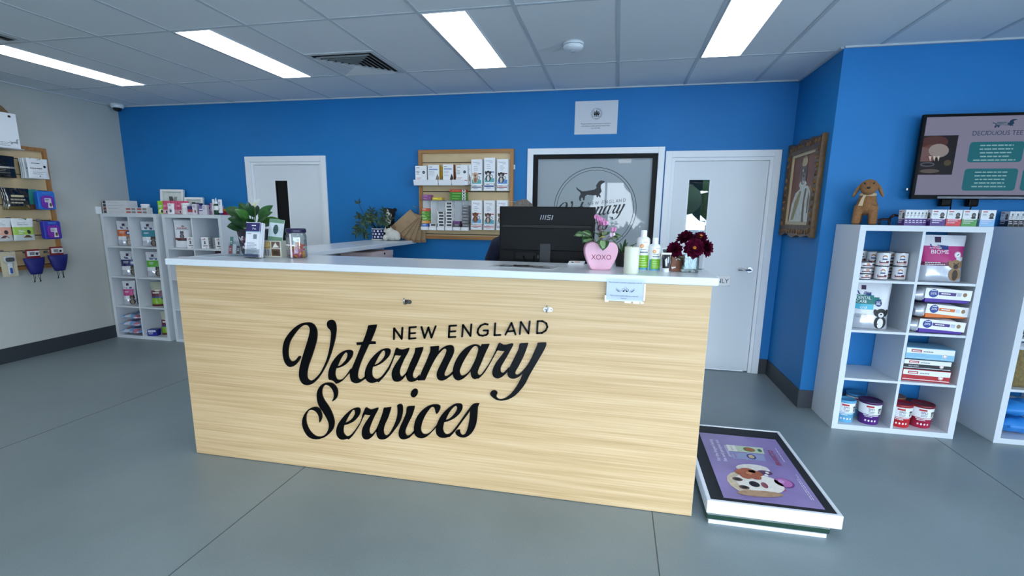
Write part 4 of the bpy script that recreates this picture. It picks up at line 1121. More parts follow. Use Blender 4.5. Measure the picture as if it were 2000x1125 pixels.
# boxes along the shelf top
TOPZ = KH + .0005
def med_box(w, d, h, lo, seed, wide=True):
    b = MB().box((0, 0, 0), (w, d, h), M(226, 228, 230, .45), bev=.001, seg=1)
    for F, W in ((FB(0, 0, 0), w), (FR((w, 0, 0), (0, 1, 0), (0, 0, 1)), d), (FR((0, d, 0), (0, -1, 0), (0, 0, 1)), d)):
        b.on(F).rect(.0006, .0008, W - .0006, h * .45, lo, 1)
        b.lines(W * .1, h * .30, W * .9, 2, h * .12, h * .05, M(214, 206, 220, .5), seed, 2)
        if W > .05:
            b.rect(W * .08, h * .40, W * .92, h * .44, M(240, 230, 236, .4), 2)
            b.rect(W * .1, h * .86, W * .42, h * .92, M(178, 60, 60, .4), 2); b.lines(W * .1, h * .74, W * .4, 2, h * .06, h * .03, GREYINK, seed, 2)
            b.oval(W * .72, h * .68, W * .15, h * .15, M(84, 82, 86, .6), 2); b.oval(W * .72, h * .52, W * .17, h * .06, M(66, 64, 68, .6), 2); b.oval(W * .72, h * .66, W * .07, h * .07, M(128, 120, 116, .6), 3)
        else:
            b.rect(W * .2, h * .6, W * .75, h * .68, M(170, 174, 176, .5), 2); b.oval(W * .55, h * .78, W * .2, h * .08, M(120, 122, 124, .6), 2); b.lines(W * .2, h * .53, W * .8, 1, .01, h * .03, GREYINK, seed, 2)
    return b
PUR = M(76, 40, 122, .4); first = None
for k in range(6):
    lab = '%s narrow purple medicine box from the left on the shelf top' % ORD[k]
    loc = (.375 + .0235 * k, -1.252 + .004 * k, TOPZ)
    if first is None: first = med_box(.0228, .085, .104, PUR, 3).build('medicine_box'); tag(first, lab, 'box', 'narrow purple medicine boxes'); first.location = loc
    else: dup(first, loc, 0, lab)
for x, w, c, lab in ((.520, .084, PUR, 'wide purple and white medicine box at the end of the narrow ones'), (.609, .084, M(206, 50, 58, .4), 'red and white medicine box between the purple and green ones'),
                     (.698, .084, M(76, 150, 72, .4), 'green and white medicine box right of the red one'), (.799, .082, M(140, 186, 226, .4), 'pale blue and white medicine box at the right end of the row')):
    o = med_box(w, .10, .106, c, 5).build('medicine_box'); tag(o, lab, 'box', 'wide medicine boxes'); o.location = (x, -1.266, TOPZ)
first = None
for k in range(9):
    lab = 'narrow black and white medicine box, %s from the left on the far right shelf' % ORD[k]
    loc = (1.115 + .030 * k, -1.02, TOPZ)
    if first is None: first = med_box(.0290, .085, .104, M(20, 20, 24, .4), 3).build('medicine_box'); tag(first, lab, 'box', 'narrow black medicine boxes'); first.location = loc
    else: dup(first, loc, 0, lab)
# brown plush dog
def remesh(o, v):
    m = o.modifiers.new('merge', 'REMESH'); m.mode = 'VOXEL'; m.voxel_size = v; m.use_smooth_shade = True
    s_ = o.modifiers.new('soften', 'SMOOTH'); s_.factor = .5; s_.iterations = 3
PL = M(142, 100, 62, .9, noise=.22, ns=90, bump=1.0, bs=220); PL2 = M(150, 112, 74, .9, noise=.2, ns=90, bump=.8, bs=220)
o = thing('plush_dog', 'brown plush dog with beige neck ribbon standing on the right shelf', 'toy', (.215, -1.06, TOPZ), -24)
b = MB(); b.ell((0, .03, .128), (.068, .10, .062), PL, n=20); b.ell((0, -.005, .165), (.058, .055, .060), PL, n=18)
b.ell((0, -.02, .215), (.040, .038, .04), PL)
for sx in (-1, 1):
    b.tube([(sx * .040, -.028, .13), (sx * .047, -.036, .06), (sx * .050, -.042, .012)], [.032, .027, .026], PL, n=12); b.ell((sx * .05, -.046, .014), (.027, .032, .0135), PL)
    b.tube([(sx * .036, .095, .13), (sx * .042, .10, .06), (sx * .044, .10, .012)], [.034, .027, .026], PL, n=12); b.ell((sx * .044, .094, .014), (.027, .032, .0135), PL)
b.tube([(0, .115, .14), (.01, .145, .17), (.02, .155, .205)], [.018, .015, .012], PL, n=10)
b.ell((0, -.03, .262), (.056, .055, .052), PL, n=20); b.ell((0, -.066, .242), (.046, .042, .038), PL, n=18)
bd = b.build('body', o); remesh(bd, .006)
for sx in (-1, 1):
    b = MB(); b.ell((sx * .068, -.018, .238), (.012, .026, .05), PL2, n=16, rot=Matrix.Rotation(rad(sx * -24), 3, 'Y')); b.build('ear', o)
b = MB(); b.ell((0, -.107, .252), (.012, .007, .008), M(20, 14, 12, .3)); b.build('nose', o)
for sx in (-1, 1): MB().ell((sx * .026, -.083, .283), (.006, .005, .006), M(18, 12, 10, .2)).build('eye', o)
RIB = M(196, 172, 138, .8, noise=.1, ns=60); b = MB()
b.lathe([(.046, .198), (.052, .202), (.052, .214), (.046, .218)], RIB, T=Matrix.Translation((0, -.018, 0)), n=20)
b.prism([(-.048, .132), (-.022, .130), (-.016, .182), (-.006, .205), (-.022, .206), (-.034, .18)], FB(0, -.070, 0), .006, RIB)
b.build('neck_ribbon', o)
# little dark dog figurine
o = thing('dog_figurine', 'small dark sausage dog figurine beside the brown plush dog', 'figurine', (.352, -1.05, TOPZ), -10); o.scale = (.88, .88, .88)
DK = M(52, 36, 34, .4); b = MB()
b.tube([(-.046, 0, .040), (-.02, 0, .046), (.01, 0, .046), (.032, 0, .046)], [.006, .010, .010, .009], DK, n=10)
for x in (-.042, .024): b.tube([(x, 0, .044), (x + .002, 0, .02), (x + .003, 0, .001)], [.008, .006, .007], DK, n=8); b.tube([(x + .01, .008, .044), (x + .012, .01, .02), (x + .012, .01, .001)], [.007, .005, .006], DK, n=8)
b.tube([(-.046, 0, .04), (-.056, 0, .036), (-.064, 0, .028)], [.004, .003, .002], DK, n=6)
b.tube([(.028, 0, .046), (.036, 0, .066), (.046, 0, .076), (.062, 0, .078), (.080, 0, .074), (.086, 0, .071)], [.009, .008, .011, .011, .007, .005], DK, n=10)
b.tube([(.046, -.009, .080), (.042, -.012, .068), (.046, -.012, .058)], [.005, .006, .003], DK, n=6)
b.build('body', o)
# right edge shelf: hessian bag and blue-white bags
HES = M(120, 104, 64, .8, noise=.25, ns=60, bump=.6, bs=300)
pouch_thing('brown woven-look pet food bag on the far right shelf', 'food bag', (cx(KR2, 0) + .15, -1.18, cz(2) + .001), 0, Pouch(.27, .30, .12, 21, .02), lambda u, v: HES if v < .86 else SILV)
pouch_thing('silver and blue packet leaning behind the brown bag on the far right shelf', 'food bag', (cx(KR2, 0) + .10, -1.06, cz(2) + .001), 0, Pouch(.17, .32, .05, 22, .02), lambda u, v: SILV if v > .5 else M(120, 150, 190, .4))
pouch_thing('dark printed packet at the edge of the far right shelf, second row', 'food bag', (cx(KR2, 0) + .12, -1.2, cz(1) + .001), 0, Pouch(.20, .22, .08, 23, .02), lambda u, v: M(50, 36, 46, .4) if (int(u * 9) + int(v * 12)) % 3 else BAGW)
for k in range(2):
    o = pouch_thing('%s blue and white plastic pack lying in the bottom right shelf' % ('lower', 'upper')[k], 'pack', (cx(KR2, 0) + .165, -1.27 + .03 * k, cz(3) + .026 + .075 * k), -8 + 10 * k,
                Pouch(.30, .24, .11, 30 + k, 0, .008, 0, 1), lambda u, v: M(46, 130, 206, .3) if (v < .55 and u < .2) else (BAGW if (u + v) < .9 else M(150, 166, 186, .3)), None, 'blue and white packs')
    o.rotation_euler = (rad(-90), 0, rad(-8 + 10 * k)); o.name = 'plastic_pack'; o.location.z = cz(3) + .064 + .122 * k; o.location.y = -1.24

# ================================================================== ITEMS: LEFT SHELVES
CATB = M(60, 48, 40, .6); CATG = M(130, 122, 112, .6)
def diet_bag(k, c, r, col, label, w=.165, h=.285, dx=.17, y=-.25, rz=36, seed=1, catc=CATB, dot=None):
    def f(u, v): return col if .40 < v < .66 and u < .75 else (BAGW if v > .22 else SILV)
    def pr(b):
        flag(b, -.012, h * .77, .075); b.lines(-w * .32, h * .56, w * .12, 2, .014, .005, PAPER, 3, 2)
        if dot: b.oval(w * .18, h * .52, .024, .026, dot, 3).oval(w * .18, h * .52, .012, .013, PAPER, 4)
        dog_print(b, w * .2, .004, h * .40, catc, CATG if catc is CATB else M(190, 180, 168, .6), lay=4, cat=True)
    return pouch_thing(label, 'food bag', (cx(k, c) + dx, y, cz(r) + .001), rz, Pouch(w, h, .08, seed, .02), f, pr, 'cat food bags on the left shelf')
diet_bag(K1, 0, 0, M(210, 104, 44, .4), 'white cat food bag with orange band, top left cell of the corner shelf', dx=.115, seed=2, catc=CATG, dot=NAVY)
diet_bag(K1, 1, 0, M(24, 130, 150, .4), 'white cat food bag with teal band, beside the orange-banded one', dx=.105, seed=4)
diet_bag(K1, 0, 1, M(26, 34, 92, .4), 'white cat food bag with navy band, second row of the corner shelf', w=.175, dx=.115, seed=5, dot=M(120, 130, 190, .4))
diet_bag(K1, 1, 1, M(84, 168, 48, .4), 'white cat food bag with green band, right of the navy-banded one', dx=.12, seed=6)
diet_bag(K1, 0, 2, MAG, 'white cat food bag with magenta band, third row of the corner shelf', w=.13, dx=.105, seed=7, y=-.29)
diet_bag(K1, 0, 2, M(206, 206, 212, .4), 'plain white cat food bag just right of the magenta-banded one', w=.12, h=.24, dx=.205, seed=8, y=-.20)
MAR = M(96, 22, 34, .4); LIM = M(126, 168, 44, .4)
def litter(c, r, label, dx, seed, y):
    def f(u, v): return MAR if .42 < v < .66 else (LIM if .06 < v <= .34 else (M(60, 66, 120, .4) if .34 < v <= .42 else (MAR if v <= .06 else M(176, 180, 160, .25))))
    def pr(b): b.lines(-.05, .15, .05, 1, .01, .014, PAPER, 3, 2); b.oval(0, .185, .028, .014, M(222, 214, 196, .5), 2); b.oval(.05, .09, .016, .012, INK, 2)
    pouch_thing(label, 'food bag', (cx(K1, c) + dx, y, cz(r) + .001), 30, Pouch(.15, .28, .09, seed, .02), f, pr, 'maroon and lime pet bedding bags')
litter(1, 2, 'maroon and lime pet bag with clear top, third row of the corner shelf', .13, 11, -.26)
litter(1, 3, 'maroon and lime pet bag with clear top, bottom row beside the blue box', .20, 12, -.24)
o = MB().box((-.055, -.04, 0), (.055, .04, .075), M(28, 36, 138, .4), bev=.003)
o.on(FB(0, -.04, 0)).rect(-.045, .05, .045, .07, M(210, 216, 230, .4), 1).lines(-.04, .035, .04, 2, .014, .006, PAPER, 3, 2)
o = o.build('blue_box'); o.location = (cx(K1, 1) + .085, -.335, cz(3) + .0005); o.rotation_euler.z = rad(14); tag(o, 'small royal blue box on the bottom row of the corner shelf', 'box')
for k in range(3):
    o = pouch_thing('%s of three crinkled blue and white packs on the bottom left shelf' % ('bottom', 'middle', 'top')[k], 'pack', (cx(K1, 0) + .168, -.425 + .02 * k, cz(3) + .03), 0,
                    Pouch(.31 - .01 * k, .27, .064, 40 + k, 0, .009, 0, 1), lambda u, v: (M(120, 160, 206, .3) if math.sin(7 * u + 5 * v) > .1 else (M(206, 214, 226, .3) if math.sin(9 * v - 4 * u) > -.3 else M(196, 120, 140, .4))), None, 'blue and white packs in the corner shelf')
    o.rotation_euler = (rad(-90), 0, rad(-4 + 5 * k)); o.name = 'plastic_pack'; o.location.z = cz(3) + .045 + .084 * k
# second shelf
def f(u, v): return M(96, 36, 44, .4) if .25 < v < .33 else (BAGW if v < .95 else SILV)
def pr(b):
    b.lines(-.06, .215, .06, 1, .01, .010, M(150, 50, 50, .5), 5, 2); b.lines(-.07, .20, .07, 1, .01, .004, GREYINK, 6, 2); b.oval(0, .24, .016, .008, M(150, 120, 120, .5), 2)
    dog_print(b, -.01, .105, .085, M(70, 72, 76, .6), M(110, 112, 116, .6), lay=2, cat=True); b.rect(-.06, .078, .06, .09, INK, 3)
pouch_thing('large white and silver cat food bag in the second left shelf', 'food bag', (cx(K2, 0) + .118, -.285, cz(0) + .001), 30, Pouch(.19, .318, .10, 51, .02), f, pr)
pouch_thing('white cat food bag tucked behind the small white box in the second left shelf', 'food bag', (cx(K2, 0) + .25, -.17, cz(0) + .001), 24, Pouch(.15, .29, .08, 52, .02), lambda u, v: BAGW if not .3 < v < .36 else M(50, 50, 56, .4), pr)
def small_box(label, loc, rz, w=.075, h=.125, d=.05):
    b = MB().box((-w / 2, -d / 2, 0), (w / 2, d / 2, h), M(230, 231, 234, .5), bev=.001, seg=1)
    for F, W in ((FB(-w / 2, -d / 2, 0), w), (FR((w / 2, -d / 2, 0), (0, 1, 0), (0, 0, 1)), d)):
        b.on(F).lines(W * .2, h * .78, W * .8, 1, .01, h * .05, M(150, 60, 60, .5), 4, 2); b.oval(W * .5, h * .88, W * .1, h * .04, M(150, 120, 120, .5), 2)
        dog_print(b, W * .5, h * .38, h * .3, M(70, 72, 76, .6), M(110, 112, 116, .6), lay=2, cat=True)
        b.rect(W * .22, h * .2, W * .9, h * .27, M(90, 60, 66, .5), 2); b.rect(W * .55, h * .06, W * .8, h * .1, INK, 2)
    o = b.build('food_box'); o.location = loc; o.rotation_euler.z = rad(rz)
    return tag(o, label, 'box', 'small white cat food boxes')
small_box('small white cat food box in front of the white bags', (cx(K2, 0) + .272, -.345, cz(0) + .0005), 14)
small_box('small white cat food box left of the grey pack in the second left shelf', (cx(K2, 1) + .09, -.33, cz(0) + .0005), 18)
small_box('small white cat food box right of the grey pack in the second left shelf', (cx(K2, 1) + .275, -.335, cz(0) + .0005), 18)
b = MB().box((-.05, -.03, 0), (.05, .03, .12), M(150, 154, 150, .3), bev=.004); b.on(FB(0, -.03, 0)).lines(-.04, .08, .04, 3, .02, .008, M(110, 112, 106, .5), 3, 1)
o = b.build('grey_pack'); o.location = (cx(K2, 1) + .185, -.25, cz(0) + .0005); o.rotation_euler.z = rad(10); tag(o, 'grey pack between two small white boxes', 'pack')
pouch_thing('grey pet food bag just showing above the counter in the second left shelf', 'food bag', (cx(K2, 0) + .20, -.16, cz(1) + .001), 20, Pouch(.18, .30, .08, 55, .02), lambda u, v: M(120, 122, 128, .4))
pouch_thing('dark maroon pet food bag just showing above the left end of the counter', 'food bag', (cx(K2, 1) + .17, -.16, cz(1) + .001), 20, Pouch(.22, .318, .08, 56, .02), lambda u, v: M(64, 34, 44, .4))
pouch_thing('dark green pet food bag at the edge of the second left shelf, third row', 'food bag', (cx(K2, 0) + .11, -.25, cz(2) + .001), 20, Pouch(.15, .26, .07, 57, .02), lambda u, v: M(80, 90, 80, .4) if v > .4 else BAGW)
pouch_thing('white and black cat food bag beside the desk corner, second row', 'food bag', (cx(K2, 0) + .07, -.30, cz(1) + .001), 10, Pouch(.11, .25, .06, 58, .02), lambda u, v: INK if .35 < v < .62 and u > 0 else BAGW)
# ---- on top of the left shelves
def carton(name, w, d, h, m, loc, rz, label, cat='box', group=None, prints=None, bev=.0015):
    b = MB().box((-w / 2, -d / 2, 0), (w / 2, d / 2, h), m, bev=bev, seg=1)
    if prints: b.on(FB(-w / 2, -d / 2, 0)); prints(b, w, h)
    o = b.build(name); o.location = loc; o.rotation_euler.z = rad(rz)
    return tag(o, label, cat, group)
def pw_(b, w, h): b.rect(w * .03, h * .1, w * .14, h * .9, M(70, 66, 72, .5), 1); b.lines(w * .25, h * .4, w * .9, 1, .01, h * .2, M(180, 184, 188, .5), 3, 1)
for k in range(4):
    carton('treat_box', .33, .14, .036, M(214, 216, 218, .5), (XL + .20, -.30, TOPZ + .0362 * k), 2, 'flat white box, %s from the bottom of the stack in the room corner' % ORD[k], 'box', 'flat white boxes in the corner',
           (lambda b, w, h, k=k: (b.rect(w * .03, h * .08, w * .15, h * .92, M(120, 52, 52, .5) if k == 1 else M(60, 58, 66, .5), 1), b.lines(w * .25, h * .4, w * .9, 1, .01, h * .15, M(176, 180, 184, .5), k, 1))))
for k in range(2):
    for q in range(2):
        carton('treat_box', .15, .07, .034, M(206, 208, 210, .5), (XL + .43 + .155 * q, -.345 - .003 * q, TOPZ + .0345 * k), 0, 'small red-printed flat box, %s of the %s pair before the white tub' % (('lower', 'upper')[k], ('left', 'right')[q]), 'box', 'small flat boxes with red print',
               lambda b, w, h: (b.rect(w * .1, h * .25, w * .5, h * .75, M(176, 80, 74, .5), 1), b.rect(w * .6, h * .2, w * .95, h * .8, M(130, 130, 134, .5), 1)))
def white_tub(loc, r, h, label, band=None):
    o = thing('supplement_tub', label, 'tub', loc)
    b = MB().lathe([(r - .003, 0), (r, .004), (r, h * .76), (r - .004, h * .78)], M(234, 235, 236, .4), n=22)
    if band: b.lathe([(r + .0005, h * .2), (r + .0005, h * .6)], band, n=22, cap=False)
    b.build('tub_body', o)
    MB().lathe([(r, h * .785), (r + .002, h * .8), (r + .002, h - .003), (r - .002, h)], M(240, 241, 243, .35), n=22).build('tub_lid', o)
white_tub((-6.885, -.24, TOPZ), .044, .112, 'plain white tub between flat boxes and green pack on the left shelf')
def stand_pack(label, x, y, w, h, col, rz=18, cat='pack', grp=None, pr=None, d=.035, seed=1):
    return pouch_thing(label, cat, (x, y, TOPZ + .001), rz, Pouch(w, h, d, seed, .008, .002), col, pr, grp, 'treat_pack')
def pr(b): b.lines(-.03, .09, .03, 2, .014, .006, PAPER, 3, 2); b.oval(0, .04, .02, .02, M(230, 236, 210, .5), 2); b.oval(.01, .03, .012, .018, M(60, 70, 50, .5), 3)
stand_pack('bright lime green pack standing on the left shelf', -6.60, -.30, .085, .145, lambda u, v: M(140, 200, 36, .4) if v > .25 else M(190, 220, 130, .4), pr=pr)
def pr(b): b.lines(-.03, .095, .03, 2, .014, .007, M(240, 190, 206, .5), 3, 2); b.rect(-.03, .01, .03, .045, M(226, 196, 204, .5), 2); b.oval(.012, .025, .008, .014, INK, 3)
for k, (x, y) in enumerate(((-6.522, -.315), (-6.455, -.285), (-6.39, -.265), (-6.33, -.245))):
    stand_pack('pink treat pack, %s from the left in the row by the green pack' % ORD[k], x, y, .08, .148, lambda u, v: M(206, 84, 120, .4) if v > .34 else M(214, 150, 168, .4), 8, grp='pink treat packs', pr=pr, seed=60 + k, d=.026)
def pr(b): b.lines(-.028, .1, .025, 2, .012, .005, M(110, 110, 150, .5), 3, 2); b.oval(0, .04, .022, .024, M(200, 196, 214, .5), 2); b.oval(.004, .035, .012, .016, M(90, 84, 96, .5), 3)
stand_pack('white carton standing in front of the pink packs', -6.415, -.36, .082, .118, lambda u, v: M(236, 236, 240, .45), 6, pr=pr, d=.02)
def picture_frame(label, x, w, h, y, rz):
    o = thing('framed_photo', label, 'photo frame', (x, y, TOPZ), rz)
    T = Matrix.Rotation(rad(-8), 4, 'X'); f = .026
    b = MB()
    for a, c in (((-w / 2, -.01, .001), (-w / 2 + f, .022, h)), ((w / 2 - f, -.01, .001), (w / 2, .022, h)), ((-w / 2 + f, -.01, h - f), (w / 2 - f, .022, h)), ((-w / 2 + f, -.01, .001), (w / 2 - f, .022, f))):
        b.box(a, c, M(228, 230, 228, .4), T, bev=.002)
    b.build('frame', o)
    b = MB().box((-w / 2 + f, .006, f), (w / 2 - f, .014, h - f), M(188, 198, 194, .5), T)
    b.on(T @ FB(0, .006, 0)).rect(-w / 2 + f + .012, f + .012, w / 2 - f - .012, h - f - .012, M(204, 212, 206, .5, noise=.06, ns=30), 1)
    b.poly([(.005, h * .42), (.045, h * .46), (.055, h * .72), (.02, h * .70)], M(140, 148, 146, .5), 2); b.oval(-.03, h * .5, .02, .03, M(178, 186, 180, .5), 2)
    b.build('picture', o)
    MB().box((-.02, .02, .002), (.02, .026, h * .7), M(90, 90, 90, .6), Matrix.Rotation(rad(10), 4, 'X') @ Matrix.Translation((0, .012, 0))).build('stand', o)
picture_frame('larger white photo frame leaning at the back of the left shelf', -6.625, .27, .285, -.14, 12)
picture_frame('smaller white photo frame at the back of the second left shelf', -6.325, .215, .195, -.14, 14)
white_tub((-6.26, -.30, TOPZ), .05, .125, 'white tub with printed label in front of the smaller photo frame', M(226, 226, 228, .5))
INDG = M(52, 44, 104, .4); LIL = M(206, 196, 210, .45)
def ind(b, w, h): b.rect(w * .06, h * .66, w * .94, h * .82, M(170, 160, 206, .4), 1); b.rect(.001, .001, w - .001, h * .5, LIL, 1); b.lines(w * .15, h * .3, w * .85, 2, h * .1, h * .04, GREYINK, 4, 2)
carton('medicine_box', .05, .05, .125, INDG, (-6.115, -.27, TOPZ), 16, 'indigo box with grey lower half, right of the labelled white tub', prints=ind)
carton('medicine_box', .055, .05, .09, INDG, (-6.165, -.34, TOPZ), 16, 'low indigo and maroon box in front of the indigo box', prints=lambda b, w, h: (b.rect(.001, h * .3, w - .001, h * .62, M(160, 50, 66, .4), 1), b.rect(.001, .001, w - .001, h * .28, LIL, 1)))
carton('medicine_box', .05, .045, .115, M(214, 206, 214, .45), (-6.09, -.355, TOPZ), 12, 'pale grey upright box at the middle of the second left shelf top', prints=lambda b, w, h: (b.lines(w * .15, h * .8, w * .85, 2, .012, .005, INDG, 4, 1), b.oval(w * .6, h * .3, w * .2, h * .15, M(150, 96, 80, .5), 1)))
carton('medicine_box', .06, .05, .125, INDG, (-5.975, -.25, TOPZ), 16, 'second indigo box, behind the pale lilac one', prints=ind)
carton('medicine_box', .055, .05, .095, M(104, 92, 150, .45), (-6.02, -.335, TOPZ), 16, 'small lilac and indigo box in front of the second indigo box', prints=lambda b, w, h: (b.rect(.001, .001, w - .001, h * .4, LIL, 1), b.rect(w * .1, h * .55, w * .9, h * .65, PAPER, 1)))
carton('medicine_box', .05, .045, .105, M(206, 202, 212, .45), (-5.965, -.35, TOPZ), 12, 'pale lilac upright box left of the floral packs', prints=lambda b, w, h: b.lines(w * .15, h * .8, w * .85, 3, .012, .005, GREYINK, 4, 1))
FLP = [M(150, 92, 170, .4), M(230, 206, 190, .4), M(206, 130, 170, .4), M(98, 70, 50, .4)]
for k, (x, y) in enumerate(((-5.915, -.31), (-5.875, -.335), (-5.862, -.25))):
    stand_pack('mottled purple and cream pack, %s from the left beside the white bottles' % ORD[k], x, y, .06, .125 - .012 * k, lambda u, v, k=k: FLP[int(abs(math.sin(u * 5 + k) * 3 + math.cos(v * 14 + k) * 2)) % 4], 10, grp='mottled purple packs', seed=70 + k)
def bottle(label, x, y, col, capm, h, r, tip=False, name='medicine_bottle'):
    o = thing(name, label, 'bottle', (x, y, TOPZ))
    MB().lathe([(r - .003, 0), (r, .004), (r, h * .56), (r * .9, h * .62), (r * .45, h * .68)], col, n=18).build('bottle_body', o)
    b = MB().lathe([(r + .0006, h * .28), (r + .0006, h * .54)], M(230, 232, 234, .5), n=18, cap=False); b.build('bottle_label', o)
    b = MB()
    if tip: b.lathe([(r * .55, h * .66), (r * .55, h * .76), (r * .3, h * .82), (.004, h)], capm, n=14)
    else: b.lathe([(r * .62, h * .66), (r * .62, h * .98), (r * .55, h)], capm, n=14)
    b.build('bottle_cap', o)
bottle('slim white bottle with brown band behind the dropper bottle', -5.862, -.345, M(214, 214, 212, .4), WHITE, .168, .021)
bottle('white-topped dropper bottle with dark green base', -5.815, -.36, M(24, 66, 48, .3), WHITE, .18, .030, True)
o = thing('ointment_tube', 'white tube standing on its dark cap at the right end of the left shelves', 'tube', (-5.765, -.36, TOPZ))
MB().lathe([(.019, 0), (.019, .022)], M(40, 30, 92, .4), n=16).build('tube_cap', o)
b = MB(); n = 16; vs = []
for j in range(6):
    t = j / 5
    for k in range(n):
        a = 2 * PI * k / n; vs.append((.022 * math.cos(a) * (1 + .15 * t), .022 * math.sin(a) * (1 - t * .92), .022 + .143 * t))
b.add(vs, [(j * n + k, j * n + (k + 1) % n, (j + 1) * n + (k + 1) % n, (j + 1) * n + k) for j in range(5) for k in range(n)] + [tuple(range(5 * n, 6 * n))], M(228, 230, 238, .4), None, True)
b.on(lambda x, z, l: Vector((x, -.0225 * (1 - (z - .022) / .143 * .9) - l, z))).lines(-.012, .13, .012, 2, .016, .007, M(80, 80, 140, .5), 3, 2).oval(0, .06, .008, .02, M(200, 196, 170, .5), 2)
b.build('tube_body', o)
carton('treat_box', .075, .07, .068, M(170, 40, 84, .4), (-5.786, -.245, TOPZ), 8, 'crimson and orange box behind the white tube', prints=lambda b, w, h: b.rect(.001, h * .6, w - .001, h - .001, M(206, 140, 40, .4), 1))
# ================================================================== ON THE COUNTER
rn = random.Random(11)
def sheet_leaf(b, P0, d, up, L, W, m, curl=.5, n=7, m2=None, wav=0):
    """leaf blade: base P0, direction d, widths follow a lens, drooping by curl; m2 = pale centre"""
    P = Vector(P0); d = Vector(d).normalized(); up = Vector(up)
    side = d.cross(up); 
    if side.length < 1e-3: side = Vector((1, 0, 0))
    side.normalize(); nrm = side.cross(d).normalized()
    vs = []; 
    for i in range(n + 1):
        t = i / n; w = W / 2 * (math.sin(PI * min(1, t * .97 + .03)) ** .8) * (1.15 - .4 * t)
        for k, f in enumerate((-1, -.45, 0, .45, 1)):
            vs.append(P + side * (w * f) + nrm * (abs(f) * w * .35 + wav * math.sin(9 * t + f * 2) * W * .1))
        ang = curl * t / n * 2.0
        d2 = (d - nrm * ang).normalized(); nrm = side.cross(d2).normalized(); d = d2
        P = P + d * (L / n)
    f1 = []; f2 = []
    for i in range(n):
        for k in range(4):
            q = (i * 5 + k, i * 5 + k + 1, (i + 1) * 5 + k + 1, (i + 1) * 5 + k)
            (f2 if (m2 is not None and k in (1, 2) and 0 < i < n - 1) else f1).append(q)
    off = len(b.V); b.add(vs, f1, m, None, True)
    i2 = b.mi(m2) if m2 is not None else 0
    for q in f2: b.F.append(tuple(off + k for k in q)); b.I.append(i2); b.S.append(True)
# heart planter
o = thing('heart_planter', 'pink heart-shaped planter marked XOXO on the counter', 'planter', (-1.594, -2.475, CT), 9)
PINK = M(236, 178, 200, .35, noise=.03, ns=20)
hp = [(.040, 0), (.050, .005), (.066, .035), (.080, .07), (.085, .095), (.083, .117), (.073, .135), (.055, .144), (.036, .142), (.018, .131), (0, .108)]
hp = hp + [(-x, y) for x, y in reversed(hp[:-1])]
sm_ = []
n_ = len(hp)
for i in range(n_):
    p0, p1, p2, p3 = hp[i - 1], hp[i], hp[(i + 1) % n_], hp[(i + 2) % n_]
    sharp = i in (10, 20, 0) or (i + 1) % n_ in (10, 20, 0)
    for k in range(1 if sharp else 3):
        t = k / 3
        sm_.append(tuple(.5 * (2 * p1[a] + (p2[a] - p0[a]) * t + (2 * p0[a] - 5 * p1[a] + 4 * p2[a] - p3[a]) * t * t + (3 * p1[a] - p0[a] - 3 * p2[a] + p3[a]) * t ** 3) for a in (0, 1)))
MB().prism(sm_, FB(0, .03, 0), .075, PINK, 0, bev=.005).build('heart_body', o)
b = MB(); b.on(FB(0, -.045, 0)).text('XOXO', 0, .054, .026, M(150, 52, 74, .5), 2, 'C', .102); b.build('lettering', o)
MB().prism([(-.055, .1415), (.055, .1415), (.02, .125), (-.02, .125)], FB(0, .022, 0), .05, M(60, 46, 36, .9)).build('soil', o)
# cyclamen in the planter
LEAFD = M(44, 82, 40, .45, noise=.3, ns=50); LEAFP = M(136, 164, 116, .45, noise=.2, ns=50); STEM = M(92, 84, 60, .5)
p = thing('cyclamen', 'cyclamen with pink flowers and marbled leaves growing in the heart planter', 'plant', (-1.594, -2.475, CT + .14), 9)
spec = [(-.02, -.02, -.07, -.06, -.005, .075, .07), (-.03, 0, -.09, -.02, .02, .085, .075), (-.025, .01, -.06, .03, .03, .07, .06), (0, -.03, .0, -.07, -.045, .075, .065), (.02, -.02, .045, -.05, .01, .06, .055),
        (.03, 0, .07, .0, .02, .06, .055), (0, .02, .03, .05, .03, .07, .06), (.0, .0, -.03, -.04, .03, .06, .05), (-.04, -.01, -.06, -.05, .02, .055, .05)]
for x, y, dx, dy, dz, L, W in spec:
    b = MB(); q = Vector((x + dx * .35, y + dy * .35, .014 + max(0, dz) * .5))
    b.tube([(x, y, -.01), ((x + q.x) / 2, (y + q.y) / 2, .012), q], .0016, STEM, n=5)
    sheet_leaf(b, q, (dx, dy, dz), (0, -.35, 1), L, W, LEAFD, .5, m2=LEAFP, wav=.5); b.build('leaf', p)
b = MB(); sheet_leaf(b, (-.02, -.04, .02), (.4, -.5, .2), (0, -.4, 1), .05, .035, M(214, 200, 122, .5), .4); b.build('leaf', p)
CYC = M(226, 150, 196, .5, noise=.15, ns=60); CYCW = M(240, 216, 232, .5, noise=.1, ns=60)
for x, y, z, m in ((-.028, -.01, .118, CYC), (-.013, -.02, .108, CYC), (.004, -.015, .100, CYC), (.016, -.02, .088, CYC), (.062, -.01, .056, CYC), (.055, -.025, .028, CYCW), (-.004, .01, .09, CYC)):
    b = MB(); b.tube([(x * .3, 0, -.005), (x * .6, y * .3, z * .5), (x * .95, y, z * .92), (x, y, z)], .0013, M(120, 66, 80, .5), n=5)
    for a in range(5):
        t = 2 * PI * a / 5 + x * 60
        sheet_leaf(b, (x, y, z), (math.cos(t) * .45, math.sin(t) * .45, 1), (math.cos(t + 1.57), math.sin(t + 1.57), .1), .027, .021, m, -.3, n=4)
    b.ell((x, y, z), (.004, .004, .004), M(150, 60, 110, .5), n=8)
    b.build('flower', p)
